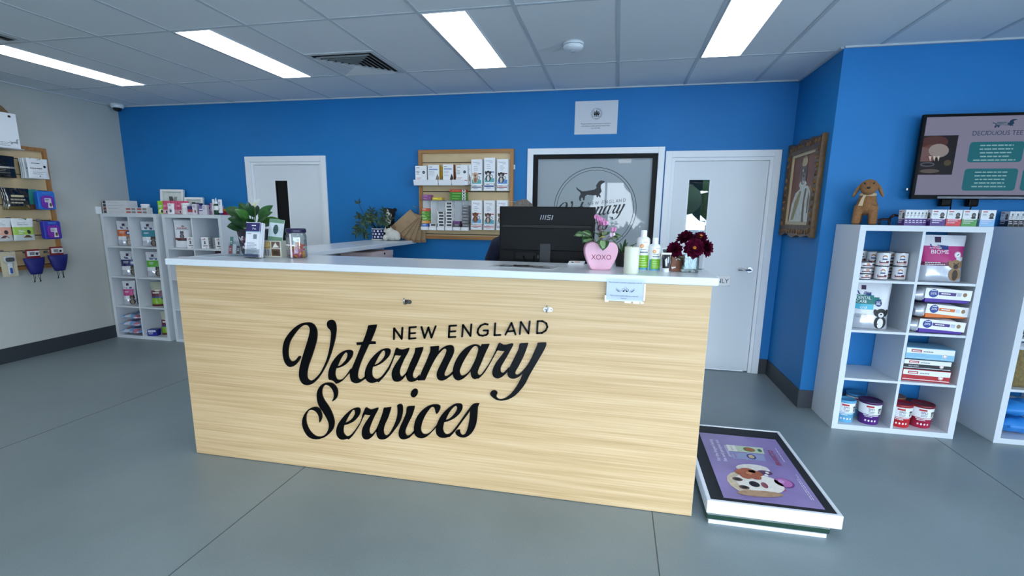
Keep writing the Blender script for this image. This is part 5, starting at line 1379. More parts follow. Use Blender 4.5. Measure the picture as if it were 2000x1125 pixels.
# candle
o = thing('pillar_candle', 'thick ivory pillar candle standing beside the heart planter', 'candle', (-1.437, -2.615, CT))
IV = M(222, 224, 204, .5, sub=.25)
MB().lathe([(.034, 0), (.036, .002), (.036, .126), (.034, .129), (.030, .127), (.022, .122), (0, .121)], IV, n=36).build('wax', o)
MB().tube([(0, 0, .12), (.001, 0, .128), (.003, 0, .132)], .0012, INK, n=6).build('wick', o)
# bottles
def spray(label, x, y, r, hb, hcap, rz):
    o = thing('shampoo_bottle', label, 'bottle', (x, y, CT), rz, 'white shampoo bottles')
    W_ = M(236, 238, 240, .3)
    MB().lathe([(r - .004, 0), (r, .004), (r, hb - .016), (r * .93, hb - .006), (r * .7, hb), (r * .42, hb + .003)], W_, n=30).build('bottle_body', o)
    b = MB().lathe([(r * .46, hb + .002), (r * .46, hcap - .004), (r * .38, hcap)], M(240, 241, 243, .35), n=24); b.build('bottle_cap', o)
    def sf(X, Z, l): a = X / r - PI / 2; q = r + l + .0003; return Vector((q * math.cos(a), q * math.sin(a), Z))
    b = MB().on(sf); w = r * 1.15
    b.rect(-w, hb * .02, w, hb * .44, M(76, 158, 196, .4), 1); b.rect(-w * .68, hb * .08, w * .75, hb * .46, M(124, 184, 30, .4), 2)
    b.rect(-w, hb * .46, w, hb * .93, M(240, 242, 240, .4), 1); b.lines(-w * .5, hb * .36, w * .55, 4, hb * .07, hb * .02, M(206, 226, 160, .5), 3, 3)
    b.oval(-w * .3, hb * .74, r * .3, r * .3, M(232, 156, 96, .4), 2); b.oval(-w * .3, hb * .74, r * .14, r * .14, M(244, 204, 160, .4), 3)
    b.oval(w * .85, hb * .60, r * .28, r * .28, M(232, 130, 84, .4), 2)
    b.rect(-w * .5, hb * .53, w * .5, hb * .57, M(120, 130, 140, .5), 2); b.lines(-w * .4, hb * .63, w * .4, 1, .01, hb * .02, GREYINK, 5, 2); b.lines(-w * .1, hb * .85, w * .5, 1, .01, hb * .015, GREYINK, 6, 2)
    b.build('bottle_label', o)
spray('taller white bottle with lime green label behind the candle', -1.376, -2.43, .034, .170, .206, 6)
spray('shorter white bottle with lime green label right of the taller one', -1.318, -2.45, .031, .135, .170, 14)
# black tube
o = thing('cream_tube', 'small black tube standing on its white cap beside the bottles', 'tube', (-1.262, -2.50, CT), 8)
MB().lathe([(.016, 0), (.016, .018), (.014, .02)], WHITE, n=20).build('tube_cap', o)
b = MB(); n = 20; vs = []
for j in range(7):
    t = j / 6
    for k in range(n):
        a = 2 * PI * k / n; vs.append((.017 * math.cos(a) * (1 + .32 * t), .017 * math.sin(a) * (1 - t * .93), .020 + .068 * t))
b.add(vs, [(j * n + k, j * n + (k + 1) % n, (j + 1) * n + (k + 1) % n, (j + 1) * n + k) for j in range(6) for k in range(n)], M(14, 14, 16, .2), None, True)
b.build('tube_body', o)
b = MB().box((-.0235, -.0016, .088), (.0235, .0016, .097), WHITE); b.build('tube_crimp', o)
b = MB().on(lambda x, z, l: Vector((x, -.0175 * (1 - (z - .02) / .068 * .9) - l, z)))
b.poly([(-.006, .03), (.002, .03), (.004, .055), (.0, .072), (-.008, .062)], M(206, 208, 212, .3), 2); b.poly([(.006, .045), (.011, .05), (.010, .078), (.005, .076)], M(190, 192, 196, .3), 2); b.build('tube_print', o)
# brown figurine
o = thing('figurine', 'small brown figurine with white painted marks between black tube and flower vase', 'figurine', (-1.205, -2.44, CT), 10)
BRN = M(128, 72, 40, .45, noise=.15, ns=40)
b = MB(); fp = [(-.032, 0), (.026, 0), (.024, .008), (.018, .018), (.018, .028), (.03, .036), (.048, .055), (.05, .066), (.03, .082), (.006, .088), (-.02, .085), (-.03, .07), (-.026, .05), (-.030, .03)]
b.prism(fp, FB(0, .012, 0), .022, BRN, 0, bev=.002); b.build('body', o)
b = MB().on(FB(0, -.010, 0)); WP = M(240, 236, 230, .4)
b.poly([(-.02, .074), (-.008, .078), (-.004, .074), (-.012, .070)], WP, 1); b.poly([(.004, .076), (.020, .078), (.024, .070), (.012, .071)], WP, 1); b.ring(.004, .052, .010, .014, WP, 1, 12, 30, 150); b.poly([(-.028, .022), (-.006, .024), (-.005, .018), (-.024, .012)], WP, 1); b.build('painted_marks', o)
# glass vase with dahlias
o = thing('flower_vase', 'clear square glass vase with water holding burgundy flowers at the counter end', 'vase', (-1.146, -2.46, CT), 6)
vw = .041
b = MB(); 
for r0, z0, z1 in ((vw, .002, .088),):
    pts = rrect(-r0, -r0, r0, r0, .014, 4); N_ = len(pts)
    vs = [(x, y, z0) for x, y in pts] + [(x, y, z1) for x, y in pts] + [(x * .92, y * .92, z1) for x, y in pts] + [(x * .92, y * .92, z0 + .012) for x, y in pts]
    fs = [(j * N_ + i, j * N_ + (i + 1) % N_, (j + 1) * N_ + (i + 1) % N_, (j + 1) * N_ + i) for j in range(3) for i in range(N_)] + [tuple(reversed(range(N_))), tuple(range(3 * N_, 4 * N_))]
    b.add(vs, fs, GLASS)
b.build('glass_body', o)
MB().prism([(x * .9, y * .9) for x, y in rrect(-vw, -vw, vw, vw, .014, 4)], Matrix.Identity(4), .062, mat_glass('water', (226, 236, 232), 0, .1), .016).build('water', o)
DAH = [M(70, 5, 32, .75, noise=.25, ns=50, spec=.08), M(52, 3, 23, .75, noise=.25, ns=50, spec=.08), M(86, 9, 44, .75, noise=.25, ns=50, spec=.08)]
YEL = M(206, 120, 40, .7, noise=.2, ns=200)
FLW = [(-.074, -.012, .112, .040, (-.45, -.8, .15), 'burgundy dahlia facing left, lowest at left of the bunch', 0), (-.024, .012, .166, .046, (-.3, -.3, .8), 'burgundy dahlia at the top left of the bunch', 0),
       (.012, -.040, .122, .048, (.0, -.96, .25), 'burgundy dahlia with orange centre at the front of the bunch', 1), (.044, .012, .172, .034, (.2, -.6, .75), 'burgundy dahlia with orange centre at the top right of the bunch', 1),
       (.070, .0, .122, .044, (.75, -.55, .2), 'burgundy dahlia at the right of the bunch', 0)]
for fx, fy, fz, R_, dr, lb, cen in FLW:
    f = thing('dahlia', lb, 'flower', (-1.146 + fx, -2.46 + fy, CT + fz), 0, 'burgundy dahlias in the vase')
    d = Vector(dr).normalized(); a = d.cross(Vector((.1, .2, 1))).normalized(); c_ = d.cross(a)
    b = MB()
    for ring_, (nr, tilt, L) in enumerate(((12, 1.62, 1.0), (12, 1.32, .97), (10, 1.0, .86), (8, .7, .72), (6, .42, .55))):
        if cen and ring_ > 3: continue
        for k in range(nr):
            t = 2 * PI * (k + .5 * (ring_ % 2)) / nr + rn.uniform(-.1, .1); tl = tilt + rn.uniform(-.12, .12)
            e = a * math.cos(t) + c_ * math.sin(t); dd = e * math.sin(tl) + d * math.cos(tl)
            sheet_leaf(b, d * (.002 * ring_), dd, d, R_ * 1.14 * L * rn.uniform(.92, 1.05), R_ * .80, DAH[(k + ring_) % 3], -.28, n=5)
    b.build('petals', f)
    b = MB(); b.ell(d * (.012 if cen else .006), (.010 if cen else .006,) * 3, YEL if cen else DAH[1], n=10)
    if cen:
        for k in range(14):
            t = k * 2.4; e = a * math.cos(t) + c_ * math.sin(t); b.ell(d * .016 + e * (.003 + .0045 * (k % 3)), (.0028,) * 3, YEL, n=6)
    b.build('flower_centre', f)
    b = MB(); q = Vector((-fx * .75 + rn.uniform(-.012, .012), -fy * .6 + rn.uniform(-.01, .01), -fz + .02))
    b.tube([-d * .004, -d * .012 + q * .25, q], .0026, M(52, 84, 44, .5), n=6); b.build('stem', f)
f = thing('leaf_sprig', 'single round grey-green leaf on a stem at the left of the vase', 'leaf', (-1.262, -2.45, CT + .098))
b = MB(); sheet_leaf(b, (.014, 0, -.014), (-.7, 0, .62), (0, -1, .2), .04, .028, M(70, 84, 82, .5), .1); b.build('leaf', f)
b = MB(); b.tube([(.014, 0, -.014), (.05, .0, -.03), (.085, -.005, -.05), (.10, -.01, -.078)], .0014, M(70, 84, 70, .5), n=5); b.build('stem', f)
# small acrylic stand at the counter end
o = thing('card_stand', 'small clear card stand behind the flower vase at the counter end', 'stand', (-1.085, -2.30, CT), -30)
MB().box((-.03, -.02, 0), (.03, .03, .004), CLEAR).build('stand_base', o)
b = MB().box((-.03, .0, .005), (.03, .003, .10), M(206, 210, 216, .3), Matrix.Rotation(rad(-8), 4, 'X'), ); b.build('card', o)
# newspaper and cards by the screen
o = MB().box((-.19, -.085, 0), (.17, .10, .0022), M(176, 180, 184, .4)); o.on(FR((-.19, -.085, .0022), (1, 0, 0), (0, 1, 0)))
for k in range(26):
    o.rect(.01 + rn.uniform(0, .22), .01 + rn.uniform(0, .13), .01 + rn.uniform(.08, .30), .03 + rn.uniform(.0, .14), M(*((130 + rn.randint(-40, 60),) * 3), .5), 1) if k < 14 else o.oval(.03 + rn.uniform(0, .26), .03 + rn.uniform(0, .12), .02, .012, M(*((110 + rn.randint(-40, 90),) * 3), .5), 2)
o.poly([(.24, .02), (.34, .02), (.33, .06), (.26, .07)], M(110, 112, 116, .5), 3)
o = o.build('photo_mat'); o.location = (-1.985, -2.475, CT); o.rotation_euler.z = rad(-8); tag(o, 'grey printed photo sheet lying flat on the counter in front of the monitor', 'sheet')
b = MB()
for k in range(4): b.box((-.045 + .002 * k, -.028, .0042 * k), (.045 + .001 * k, .028, .004 + .0042 * k), M(236, 237, 240, .5) if k != 2 else M(220, 214, 210, .5))
b.on(FB(-.045, -.028, 0)).rect(.02, .010, .035, .014, INK, 1).rect(.04, .0135, .07, .0165, M(190, 60, 50, .5), 1)
o = b.build('card_box'); o.location = (-1.735, -2.235, CT); o.rotation_euler.z = rad(-4); tag(o, 'little stack of white cards at the counter back edge beside the heart planter', 'cards')
# dark pot with narrow leaves behind the candle
o = thing('potted_plant', 'narrow-leaved plant in a black pot behind the ivory candle', 'plant', (-1.475, -2.27, CT))
MB().lathe([(.036, 0), (.05, .07), (.052, .078), (.046, .078), (.042, .066), (0, .066)], M(16, 18, 18, .35), n=24).build('pot', o)
GRN = [M(46, 84, 48, .5, noise=.2, ns=40), M(66, 102, 52, .5, noise=.2, ns=40)]
for k in range(13):
    t = k * 2.4; b = MB(); L = rn.uniform(.09, .15)
    sheet_leaf(b, (.012 * math.cos(t), .012 * math.sin(t), .066), (math.cos(t) * .7, math.sin(t) * .7, rn.uniform(.5, 1)), (0, 0, 1), L, .016, GRN[k % 2], .7, n=6); b.build('leaf', o)
# -------- left end of the counter
o = MB().box((-.075, -.13, 0), (.075, .13, .0012), M(206, 218, 226, .5)); o.on(FR((-.075, -.13, .0012), (1, 0, 0), (0, 1, 0))).lines(.015, .22, .135, 14, .014, .004, M(150, 160, 172, .5), 3, 1).rect(.015, .235, .08, .25, M(130, 146, 164, .5), 1)
o = o.build('paper_sheet'); o.location = (-3.955, -2.43, CT); o.rotation_euler.z = rad(-6); tag(o, 'printed paper sheet lying flat at the left end of the counter', 'paper')
o = thing('card_holder', 'small clear holder of red and white cards at the left end of the counter', 'card holder', (-3.858, -2.41, CT), 16)
T = Matrix.Rotation(rad(-14), 4, 'X')
b = MB(); b.box((-.045, -.012, .001), (.045, -.010, .085), CLEAR, T); b.box((-.045, .022, .001), (.045, .024, .10), CLEAR, T); b.box((-.045, -.012, 0), (.045, .03, .002), CLEAR); b.build('holder', o)
for k, c in enumerate(((170, 60, 56), (226, 228, 230), (70, 60, 58), (60, 110, 100))):
    x = -.042 + .022 * (k % 3); z0 = .012 if k < 3 else .06
    b = MB().box((x, -.008 + .004 * k, z0), (x + .019, -.006 + .004 * k, z0 + .052 + .01 * (k % 2)), M(*c, .5), T); b.on(T @ FB(x, -.008 + .004 * k, 0)).lines(.003, z0 + .03, .016, 2, .01, .004, PAPER, k, 1); b.build('card', o)
# brochures in a stand
o = thing('brochure_stand', 'clear stand of tall white brochures with purple heading on the counter', 'brochure stand', (-3.655, -2.50, CT), -3)
T = Matrix.Rotation(rad(-11), 4, 'X')
b = MB(); b.box((-.056, -.026, .001), (.056, -.024, .05), CLEAR, T); b.box((-.056, .024, .001), (.056, .026, .215), CLEAR, T); b.box((-.056, -.026, 0), (.056, .03, .002), CLEAR); b.build('stand', o)
for k in range(7):
    x0 = -.052 + .0035 * (k % 3); y = -.021 + .0062 * k
    b = MB().box((x0, y, .003), (x0 + .098, y + .003, .212 - .003 * (k % 2)), M(230, 232, 238, .5), T)
    if k < 2:
        b.on(T @ FB(x0, y, 0)).rect(.0, .158, .098, .2085, M(44, 36, 98, .4), 1).rect(0, .004, .098, .02, M(70, 76, 128, .4), 1).rect(0, .152, .098, .158, M(150, 180, 200, .4), 1)
        b.lines(.04, .19, .085, 1, .01, .006, PAPER, 3, 2).text('Pet', .06, .168, .012, PAPER, 2, 'C', .026)
        b.rect(.055, .112, .08, .14, M(120, 126, 138, .5), 1); b.lines(.012, .142, .05, 1, .01, .004, GREYINK, 8, 1)
        b.lines(.012, .085, .088, 5, .016, .004, M(130, 140, 160, .5), 4, 1); b.lines(.012, .078, .088, 4, .016, .003, M(150, 160, 176, .5), 6, 1)
    b.build('brochure', o)
# peace lily in a patterned pot
o = thing('potted_lily', 'leafy plant with a white flower in a dark patterned pot behind the brochures', 'plant', (-3.80, -2.305, CT))
POT = M(40, 34, 50, .4)
b = MB().lathe([(.068, 0), (.080, .02), (.098, .15), (.102, .165), (.094, .165), (.088, .145), (0, .145)], POT, n=32)
def sf(X, Z, l): r = .080 + .018 * (Z - .02) / .13 + l + .0006; a = X / .09 - PI / 2; return Vector((r * math.cos(a), r * math.sin(a), Z))
b.on(sf); rp = random.Random(5)
for k in range(42):
    x = rp.uniform(-.27, .27); z = rp.uniform(.03, .145); c = rp.choice(((222, 220, 224), (206, 204, 212), (110, 66, 86), (150, 140, 130)))
    b.oval(x, z, rp.uniform(.008, .02), rp.uniform(.006, .014), M(*c, .45), 1 + k % 3, rp.uniform(0, 180), 9)
b.build('pot', o)
MB().lathe([(0, .146), (.088, .1465)], M(50, 38, 30, .9), n=24, cap=False).build('soil', o)
LG = [M(40, 84, 36, .35, noise=.25, ns=25), M(58, 106, 42, .35, noise=.25, ns=25), M(30, 66, 34, .35, noise=.25, ns=25)]
lv = [(-.12, -.06, .20, .15, .075), (-.10, .0, .16, .15, .075), (-.06, -.10, .10, .13, .07), (.12, -.03, .15, .16, .07), (.13, .02, .09, .16, .07), (.10, -.10, .06, .14, .08), (.05, -.12, .12, .13, .07), (0, -.1, .16, .14, .07),
      (-.03, .06, .2, .15, .07), (.06, .05, .19, .16, .06), (-.13, .02, .05, .14, .07), (.02, -.05, .22, .12, .055), (-.05, -.02, .22, .13, .06), (.09, -.06, .02, .13, .085), (-.08, -.11, .04, .12, .075), (.04, .1, .1, .14, .06)]
for k, (dx, dy, dz, L, W) in enumerate(lv):
    b = MB(); q = Vector((dx * .45, dy * .45, .15 + dz * .45))
    b.tube([(dx * .1, dy * .1, .14), (dx * .25, dy * .25, .15 + dz * .2), q], .003, LG[2], n=6)
    sheet_leaf(b, q, (dx, dy, dz * .35 + .02), (.35, -.75, .55), L * .78, W * 1.02, LG[k % 3], .55, n=8); b.build('leaf', o)
b = MB(); b.tube([(.0, .0, .15), (.02, 0, .24), (.028, -.01, .315)], .003, LG[1], n=6)
sheet_leaf(b, (.026, -.01, .305), (.5, -.1, .35), (-.3, -.9, .4), .085, .05, M(236, 238, 234, .5), -.2, n=7); b.ell((.035, -.02, .32), (.006, .006, .014), M(220, 210, 150, .6), n=8); b.build('flower', o)
# display box with four little pictures and a leaf card on top
o = thing('picture_box', 'clear box showing four brown and grey pictures, standing by the brochures', 'display box', (-3.60, -2.385, CT), 4)
b = MB().box((-.066, -.03, 0), (.066, .03, .10), M(206, 204, 190, .4), bev=.002)
b.on(FB(-.066, -.03, 0)); PC = ((.008, .052, .062, .095, (176, 142, 84)), (.068, .055, .124, .095, (104, 84, 74)), (.010, .008, .058, .048, (110, 116, 118)), (.066, .008, .124, .05, (92, 68, 48)))
for k, (x0, z0, x1, z1, c) in enumerate(PC):
    b.rect(x0, z0, x1, z1, M(*c, .4, noise=.25, ns=80), 1)
    if k == 1: b.poly([(x0 + .006, z0 + .002), (x1 - .004, z0 + .006), (x0 + .036, z0 + .02), (x0 + .03, z1 - .004), (x0 + .018, z0 + .022)], M(226, 220, 206, .4), 2)
    if k == 2:
        for q in range(3): b.rect(x0 + .006 + .016 * q, z0, x0 + .014 + .016 * q, z1, M(176, 178, 176, .4), 2)
    if k == 3: b.oval(x0 + .03, z0 + .02, .02, .012, M(60, 42, 32, .5), 2)
    if k == 0: b.oval(x0 + .026, z0 + .024, .024, .016, M(206, 176, 116, .5), 2)
b.build('display_case', o)
o = thing('leaf_card', 'white and sage green card with a dark leaf drawing, leaning above the picture box', 'card', (-3.60, -2.385, CT + .1004), 4)
T = TR(.012, -.01, 0, 0, -10, 5)
b = MB().box((-.046, 0, .0), (.052, .003, .132), M(206, 218, 222, .5), T); b.on(T @ FB(-.046, 0, 0)).rect(.001, .001, .097, .024, M(112, 146, 118, .5), 1).rect(.001, .11, .097, .131, M(112, 146, 118, .5), 1)
b.oval(.047, .07, .017, .03, M(50, 78, 76, .5), 1).rect(.0462, .03, .0478, .045, M(50, 78, 76, .5), 1)
for q in range(4): b.rect(.035, .055 + .01 * q, .059, .0565 + .01 * q, M(110, 140, 140, .5), 2)
b.build('card', o)
b = MB().box((-.03, .0, 0), (.03, .024, .003), CLEAR).box((-.03, .02, .003), (.03, .023, .06), CLEAR); b.build('card_rest', o)
# jar of lollies
JX, JY = -3.43, -2.40
o = thing('candy_jar', 'glass jar of colourful sweets with dark purple lid on the counter', 'jar', (JX, JY, CT))
b = MB().lathe([(0, .001), (.052, .001), (.058, .006), (.059, .03), (.058, .115), (.059, .128), (.055, .142), (.052, .150), (.052, .158)], GLASS, n=40, cap=False); b.build('glass_body', o)
b = MB().lathe([(.0545, .152), (.058, .154), (.059, .156), (.0585, .172), (.055, .178), (0, .179)], M(30, 26, 66, .35), n=40)
for k in range(30): a = 2 * PI * k / 30; b.box((-.001, -.0595, .157), (.001, -.058, .171), M(34, 30, 74, .35), Matrix.Rotation(a, 4, 'Z'))
b.build('lid', o)
def sf(X, Z, l): a = X / .0595 - PI / 2; q = .0597 + l; return Vector((q * math.cos(a), q * math.sin(a), Z))
b = MB().on(sf).rect(-.06, .074, .026, .083, M(240, 236, 236, .5), 1).lines(-.05, .0765, .018, 1, .01, .003, M(190, 120, 110, .5), 3, 2).rect(-.004, .004, .008, .148, M(236, 226, 224, .4), 1); b.build('paper_label', o)
rs = random.Random(8); first = []; CC = ((214, 70, 130), (226, 128, 52), (232, 168, 60), (216, 90, 70), (222, 120, 160))
for k in range(46):
    layer = k // 9; a = k * 2.4; r = .038 * math.sqrt(((k % 9) + .4) / 9)
    loc = (JX + r * math.cos(a), JY + r * math.sin(a), CT + .013 + layer * .0155)
    if k > 35 and math.cos(a) < -.2: continue
    c = rs.choice(CC[1:4] if layer > 2 else CC)
    b = MB(); b.ell((0, 0, 0), (.0115, .008, .007), M(*c, .3), n=10)
    for s_ in (-1, 1): b.lathe([(.001, .009), (.0065, .0165)], M(*c, .3), T=Matrix.Rotation(rad(90 * s_), 4, 'Y'), n=8, cap=False)
    q = b.build('wrapped_sweet'); q.location = loc; q.rotation_euler = (rs.uniform(-.6, .6), rs.uniform(-.6, .6), rs.uniform(0, 6))
    tag(q, 'small wrapped sweet among many in the purple-lidded glass jar', 'sweet', 'sweets in the jar')
# ================================================================== MONITOR, PRINTER
o = thing('computer_monitor', 'large black computer monitor seen from behind, on the desk', 'monitor', (-1.943, -2.02, .7505), 0)
MK = M(10, 11, 13, .5, bump=.15, bs=500, spec=.2); z0 = .455; z1 = .808
b = MB().box((-.297, -.012, z0), (.297, .014, z1), MK, bev=.004); b.build('screen_housing', o)
b = MB().box((-.285, -.026, z0 + .085), (.285, -.0125, z1 - .128), MK, bev=.004).box((-.288, -.022, z1 - .112), (.288, -.0125, z1 - .006), MK, bev=.003); b.build('back_cover', o)
b = MB(); b.box((-.275, -.020, z1 - .128), (.275, -.0125, z1 - .112), M(4, 4, 5, .6)); b.build('vent_groove', o)
b = MB().on(FB(0, -.022, 0)); F_ = FB(0, -.0221, 0); GM = M(120, 122, 126, .3, .5)
x = -.036
for k in range(3): stroke(b, [(x + .014 * k + .0, z1 - .077), (x + .014 * k + .006, z1 - .053)], .0026, F_, .001, GM)
stroke(b, [(x + .064, z1 - .053), (x + .046, z1 - .053), (x + .0445, z1 - .065), (x + .060, z1 - .065), (x + .0575, z1 - .077), (x + .040, z1 - .077)], .0026, F_, .001, GM)
stroke(b, [(x + .070, z1 - .077), (x + .076, z1 - .053)], .0026, F_, .001, GM)
b.build('maker_logo', o)
b = MB().box((-.20, -.020, z0 + .012), (.02, -.0125, z0 + .082), M(8, 8, 9, .5, spec=.15)); b.box((-.19, -.022, z0 + .03), (-.06, -.020, z0 + .07), M(22, 22, 25, .5, spec=.2))
for k in range(5): b.box((-.05 + .012 * k, -.022, z0 + .035), (-.042 + .012 * k, -.020, z0 + .055), M(60, 62, 66, .4))
b.build('port_panel', o)
b = MB().box((-.035, -.040, .02), (.035, -.0265, z0 + .13), M(46, 48, 54, .4, spec=.3), bev=.004); b.build('stand_neck', o)
b = MB().box((-.11, -.10, .0), (.11, .10, .018), MK, bev=.005); b.build('stand_foot', o)
b = MB(); b.tube([(-.14, -.024, z0 + .05), (-.12, -.04, z0 + .02), (-.105, -.045, z0 - .06), (-.08, -.02, .012)], .0035, BLACK); b.tube([(-.07, -.024, z0 + .05), (-.07, -.045, z0), (-.06, -.05, .012)], .0035, BLACK); b.build('cable', o)
b = MB().box((-.285, .0145, z0 + .02), (.285, .0155, z1 - .01), M(20, 24, 34, .2)); b.build('screen', o)
# riser and printer to the right of the monitor
o = thing('desk_riser', 'brown wooden riser on the desk under the white printer', 'riser', (-1.22, -1.97, .7505))
WD = mat_wood('brown_riser_wood', (84, 54, 36), (110, 72, 48), (128, 88, 60), .5, 2)
for z in (.0, .13, .262): MB().box((-.115, -.13, z), (.115, .16, z + .018), WD).build('shelf', o)
for x in (-.13, .115): MB().box((x, -.13, 0), (x + .015, .16, .28), WD).build('side_panel', o)
o = thing('printer', 'white printer behind the counter, between the bottles and the burgundy flowers', 'printer', (-1.225, -1.97, 1.031))
b = MB().box((-.15, -.14, .0), (.13, .18, .24), M(196, 202, 204, .45), bev=.008); b.build('printer_body', o)
b = MB().box((-.16, -.17, .242), (.14, .19, .30), M(226, 234, 236, .35), bev=.012); b.build('paper_tray_lid', o)
b = MB().box((-.11, -.1425, .05), (.10, -.1405, .12), M(60, 62, 66, .5)); b.build('output_slot', o)
# archive box under the return counter
o = thing('archive_box', 'pale pink storage box with a finger hole under the return counter', 'storage box', (-3.78, -.80, .9185))
PKB = M(214, 190, 190, .6)
b = MB().box((-.15, -.26, 0), (.155, .16, .225), PKB); b.build('box_body', o)
b = MB().box((-.153, -.263, .20), (.158, .163, .245), M(222, 200, 200, .6)); b.on(FR((.158, 0, 0), (0, 1, 0), (0, 0, 1))).oval(-.02, .222, .018, .011, M(40, 30, 34, .8), 1); b.build('box_lid', o)
# ---- cactus-like plant, plush toys on the return
o = thing('potted_succulent', 'branching leafy succulent in a blue and white patterned pot by the back wall', 'plant', (-3.985, -.215, CT))
BW = M(24, 30, 96, .3)
b = MB().lathe([(.056, .014), (.060, .018), (.064, .118), (.066, .122), (.060, .122), (.058, .108), (0, .108)], BW, n=32)
def sf(X, Z, l): r = .0605 + .004 * (Z - .018) / .1 + l + .0004; a = X / .062 - PI / 2; return Vector((r * math.cos(a), r * math.sin(a), Z))
b.on(sf); rp = random.Random(3)
for j in range(3):
    for k in range(11):
        b.oval(-.19 + k * .036 + .016 * (j % 2) + rp.uniform(-.004, .004), .036 + j * .03, .011, .011, M(226, 230, 238, .35), 1, rp.uniform(0, 90), 7)
b.lathe([(.0652, .114), (.0665, .1222)], M(226, 230, 238, .35), n=32, cap=False); b.build('pot', o)
MB().lathe([(.0, .001), (.064, .001), (.070, .012), (.068, .0135), (0, .0135)], M(214, 216, 212, .4), n=32).build('saucer', o)
SU = [M(40, 72, 48, .5, noise=.2, ns=40), M(28, 54, 38, .5, noise=.2, ns=40), M(62, 92, 54, .5, noise=.2, ns=40)]
u_ = .00054
def pc(x, y, d=0): return Vector(((x - 590) * u_, d, .12 - (y - 680) * u_))
BR = [[(560, 680, 0), (430, 520, -.02), (330, 420, -.02), (240, 260, -.01), (215, 190, -.01)], [(570, 680, 0), (480, 500, -.05), (520, 330, -.05)], [(560, 680, 0), (350, 560, .02), (230, 550, .02), (160, 650, .02), (110, 690, .02)],
      [(550, 690, 0), (400, 600, -.05), (290, 690, -.06), (180, 790, -.06)], [(540, 690, 0), (330, 660, -.03), (280, 760, -.03), (380, 810, -.03)], [(600, 690, 0), (700, 500, 0), (740, 330, .0)], [(620, 680, 0), (780, 570, -.04), (900, 470, -.05)],
      [(600, 690, 0), (620, 520, -.06), (600, 420, -.06)], [(610, 690, 0), (690, 600, -.07), (760, 520, -.08)], [(560, 690, 0), (430, 560, .03), (400, 430, .03)], [(570, 690, 0), (400, 490, -.02), (280, 480, -.03), (210, 440, -.03)]]
for br in BR:
    b = MB(); pts = [pc(*q) for q in br]; b.tube(pts, [.0045 - .002 * i / (len(pts) - 1) for i in range(len(pts))], SU[1], n=6)
    for i in range(1, len(pts)):
        d = (pts[i] - pts[i - 1]).normalized(); nl = 2 if i < len(pts) - 1 else 3
        for k in range(nl):
            t = (k + .5) / nl; q = pts[i - 1].lerp(pts[i], t)
            if i == 1 and t < .5: continue
            for s_ in (-1, 1):
                if i >= 3 and br is BR[0] and k in (0, 1): continue
                e = Vector((-d.z, rn.uniform(-.5, .5), d.x)) * s_ + d * rn.uniform(.3, .9)
                sheet_leaf(b, q, e, (0, -1, .2), rn.uniform(.040, .064), .021, SU[(k + i) % 3], rn.uniform(-.1, .4), n=5)
    tip = pts[-1]; d = (pts[-1] - pts[-2]).normalized()
    for s_ in (-1, 1): sheet_leaf(b, tip, d * .8 + Vector((-d.z, 0, d.x)) * s_ * .7, (0, -1, .2), .058, .015, SU[1], .1, n=5)
    b.build('branch', o)
BKF = M(20, 20, 22, .95, noise=.3, ns=80, bump=1, bs=200); WHF = M(214, 212, 204, .95, noise=.08, ns=80, bump=1, bs=200)
o = thing('plush_dog', 'black and white plush dog sitting against the wall behind the succulent', 'toy', (-3.905, -.080, CT))
b = MB(); b.ell((0, .0, .10), (.075, .065, .10), BKF, n=18); b.ell((0, -.005, .215), (.050, .05, .06), BKF); b.ell((0, -.005, .28), (.062, .056, .055), BKF, n=18)
for s_ in (-1, 1):
    b.ell((s_ * .058, .0, .318), (.026, .016, .020), BKF); b.ell((s_ * .055, -.03, .03), (.03, .04, .03), BKF)
bd = b.build('body', o); remesh(bd, .007)
b = MB(); b.ell((.006, -.045, .262), (.036, .03, .03), WHF); b.ell((.0, -.054, .285), (.014, .014, .04), WHF); b.ell((0, -.05, .20), (.034, .022, .045), WHF); bd = b.build('white_muzzle', o); remesh(bd, .006)
MB().ell((.008, -.077, .268), (.009, .006, .007), BLACK, n=10).build('nose', o)
for s_ in (-1, 1): MB().ell((s_ * .026, -.054, .30), (.006, .005, .006), M(60, 40, 24, .1), n=8).build('eye', o)
o = thing('plush_cat', 'fluffy white plush cat with pointed ear on the return counter beside the patterned pot', 'toy', (-3.818, -.235, CT))
b = MB(); b.ell((.012, .0, .056), (.080, .06, .056), WHF, n=20); b.ell((-.014, -.012, .088), (.05, .045, .045), WHF, n=18); b.ell((-.06, -.03, .03), (.028, .035, .03), WHF); b.ell((.075, -.02, .03), (.026, .045, .026), WHF)
bd = b.build('body', o); remesh(bd, .006)
b = MB(); 
for dx, h in ((-.066, .145), (-.005, .15)): b.lathe([(.017, .085), (.013, .112), (.001, h)], WHF, T=Matrix.Translation((dx, -.008, 0)), n=12)
b.build('ear', o)
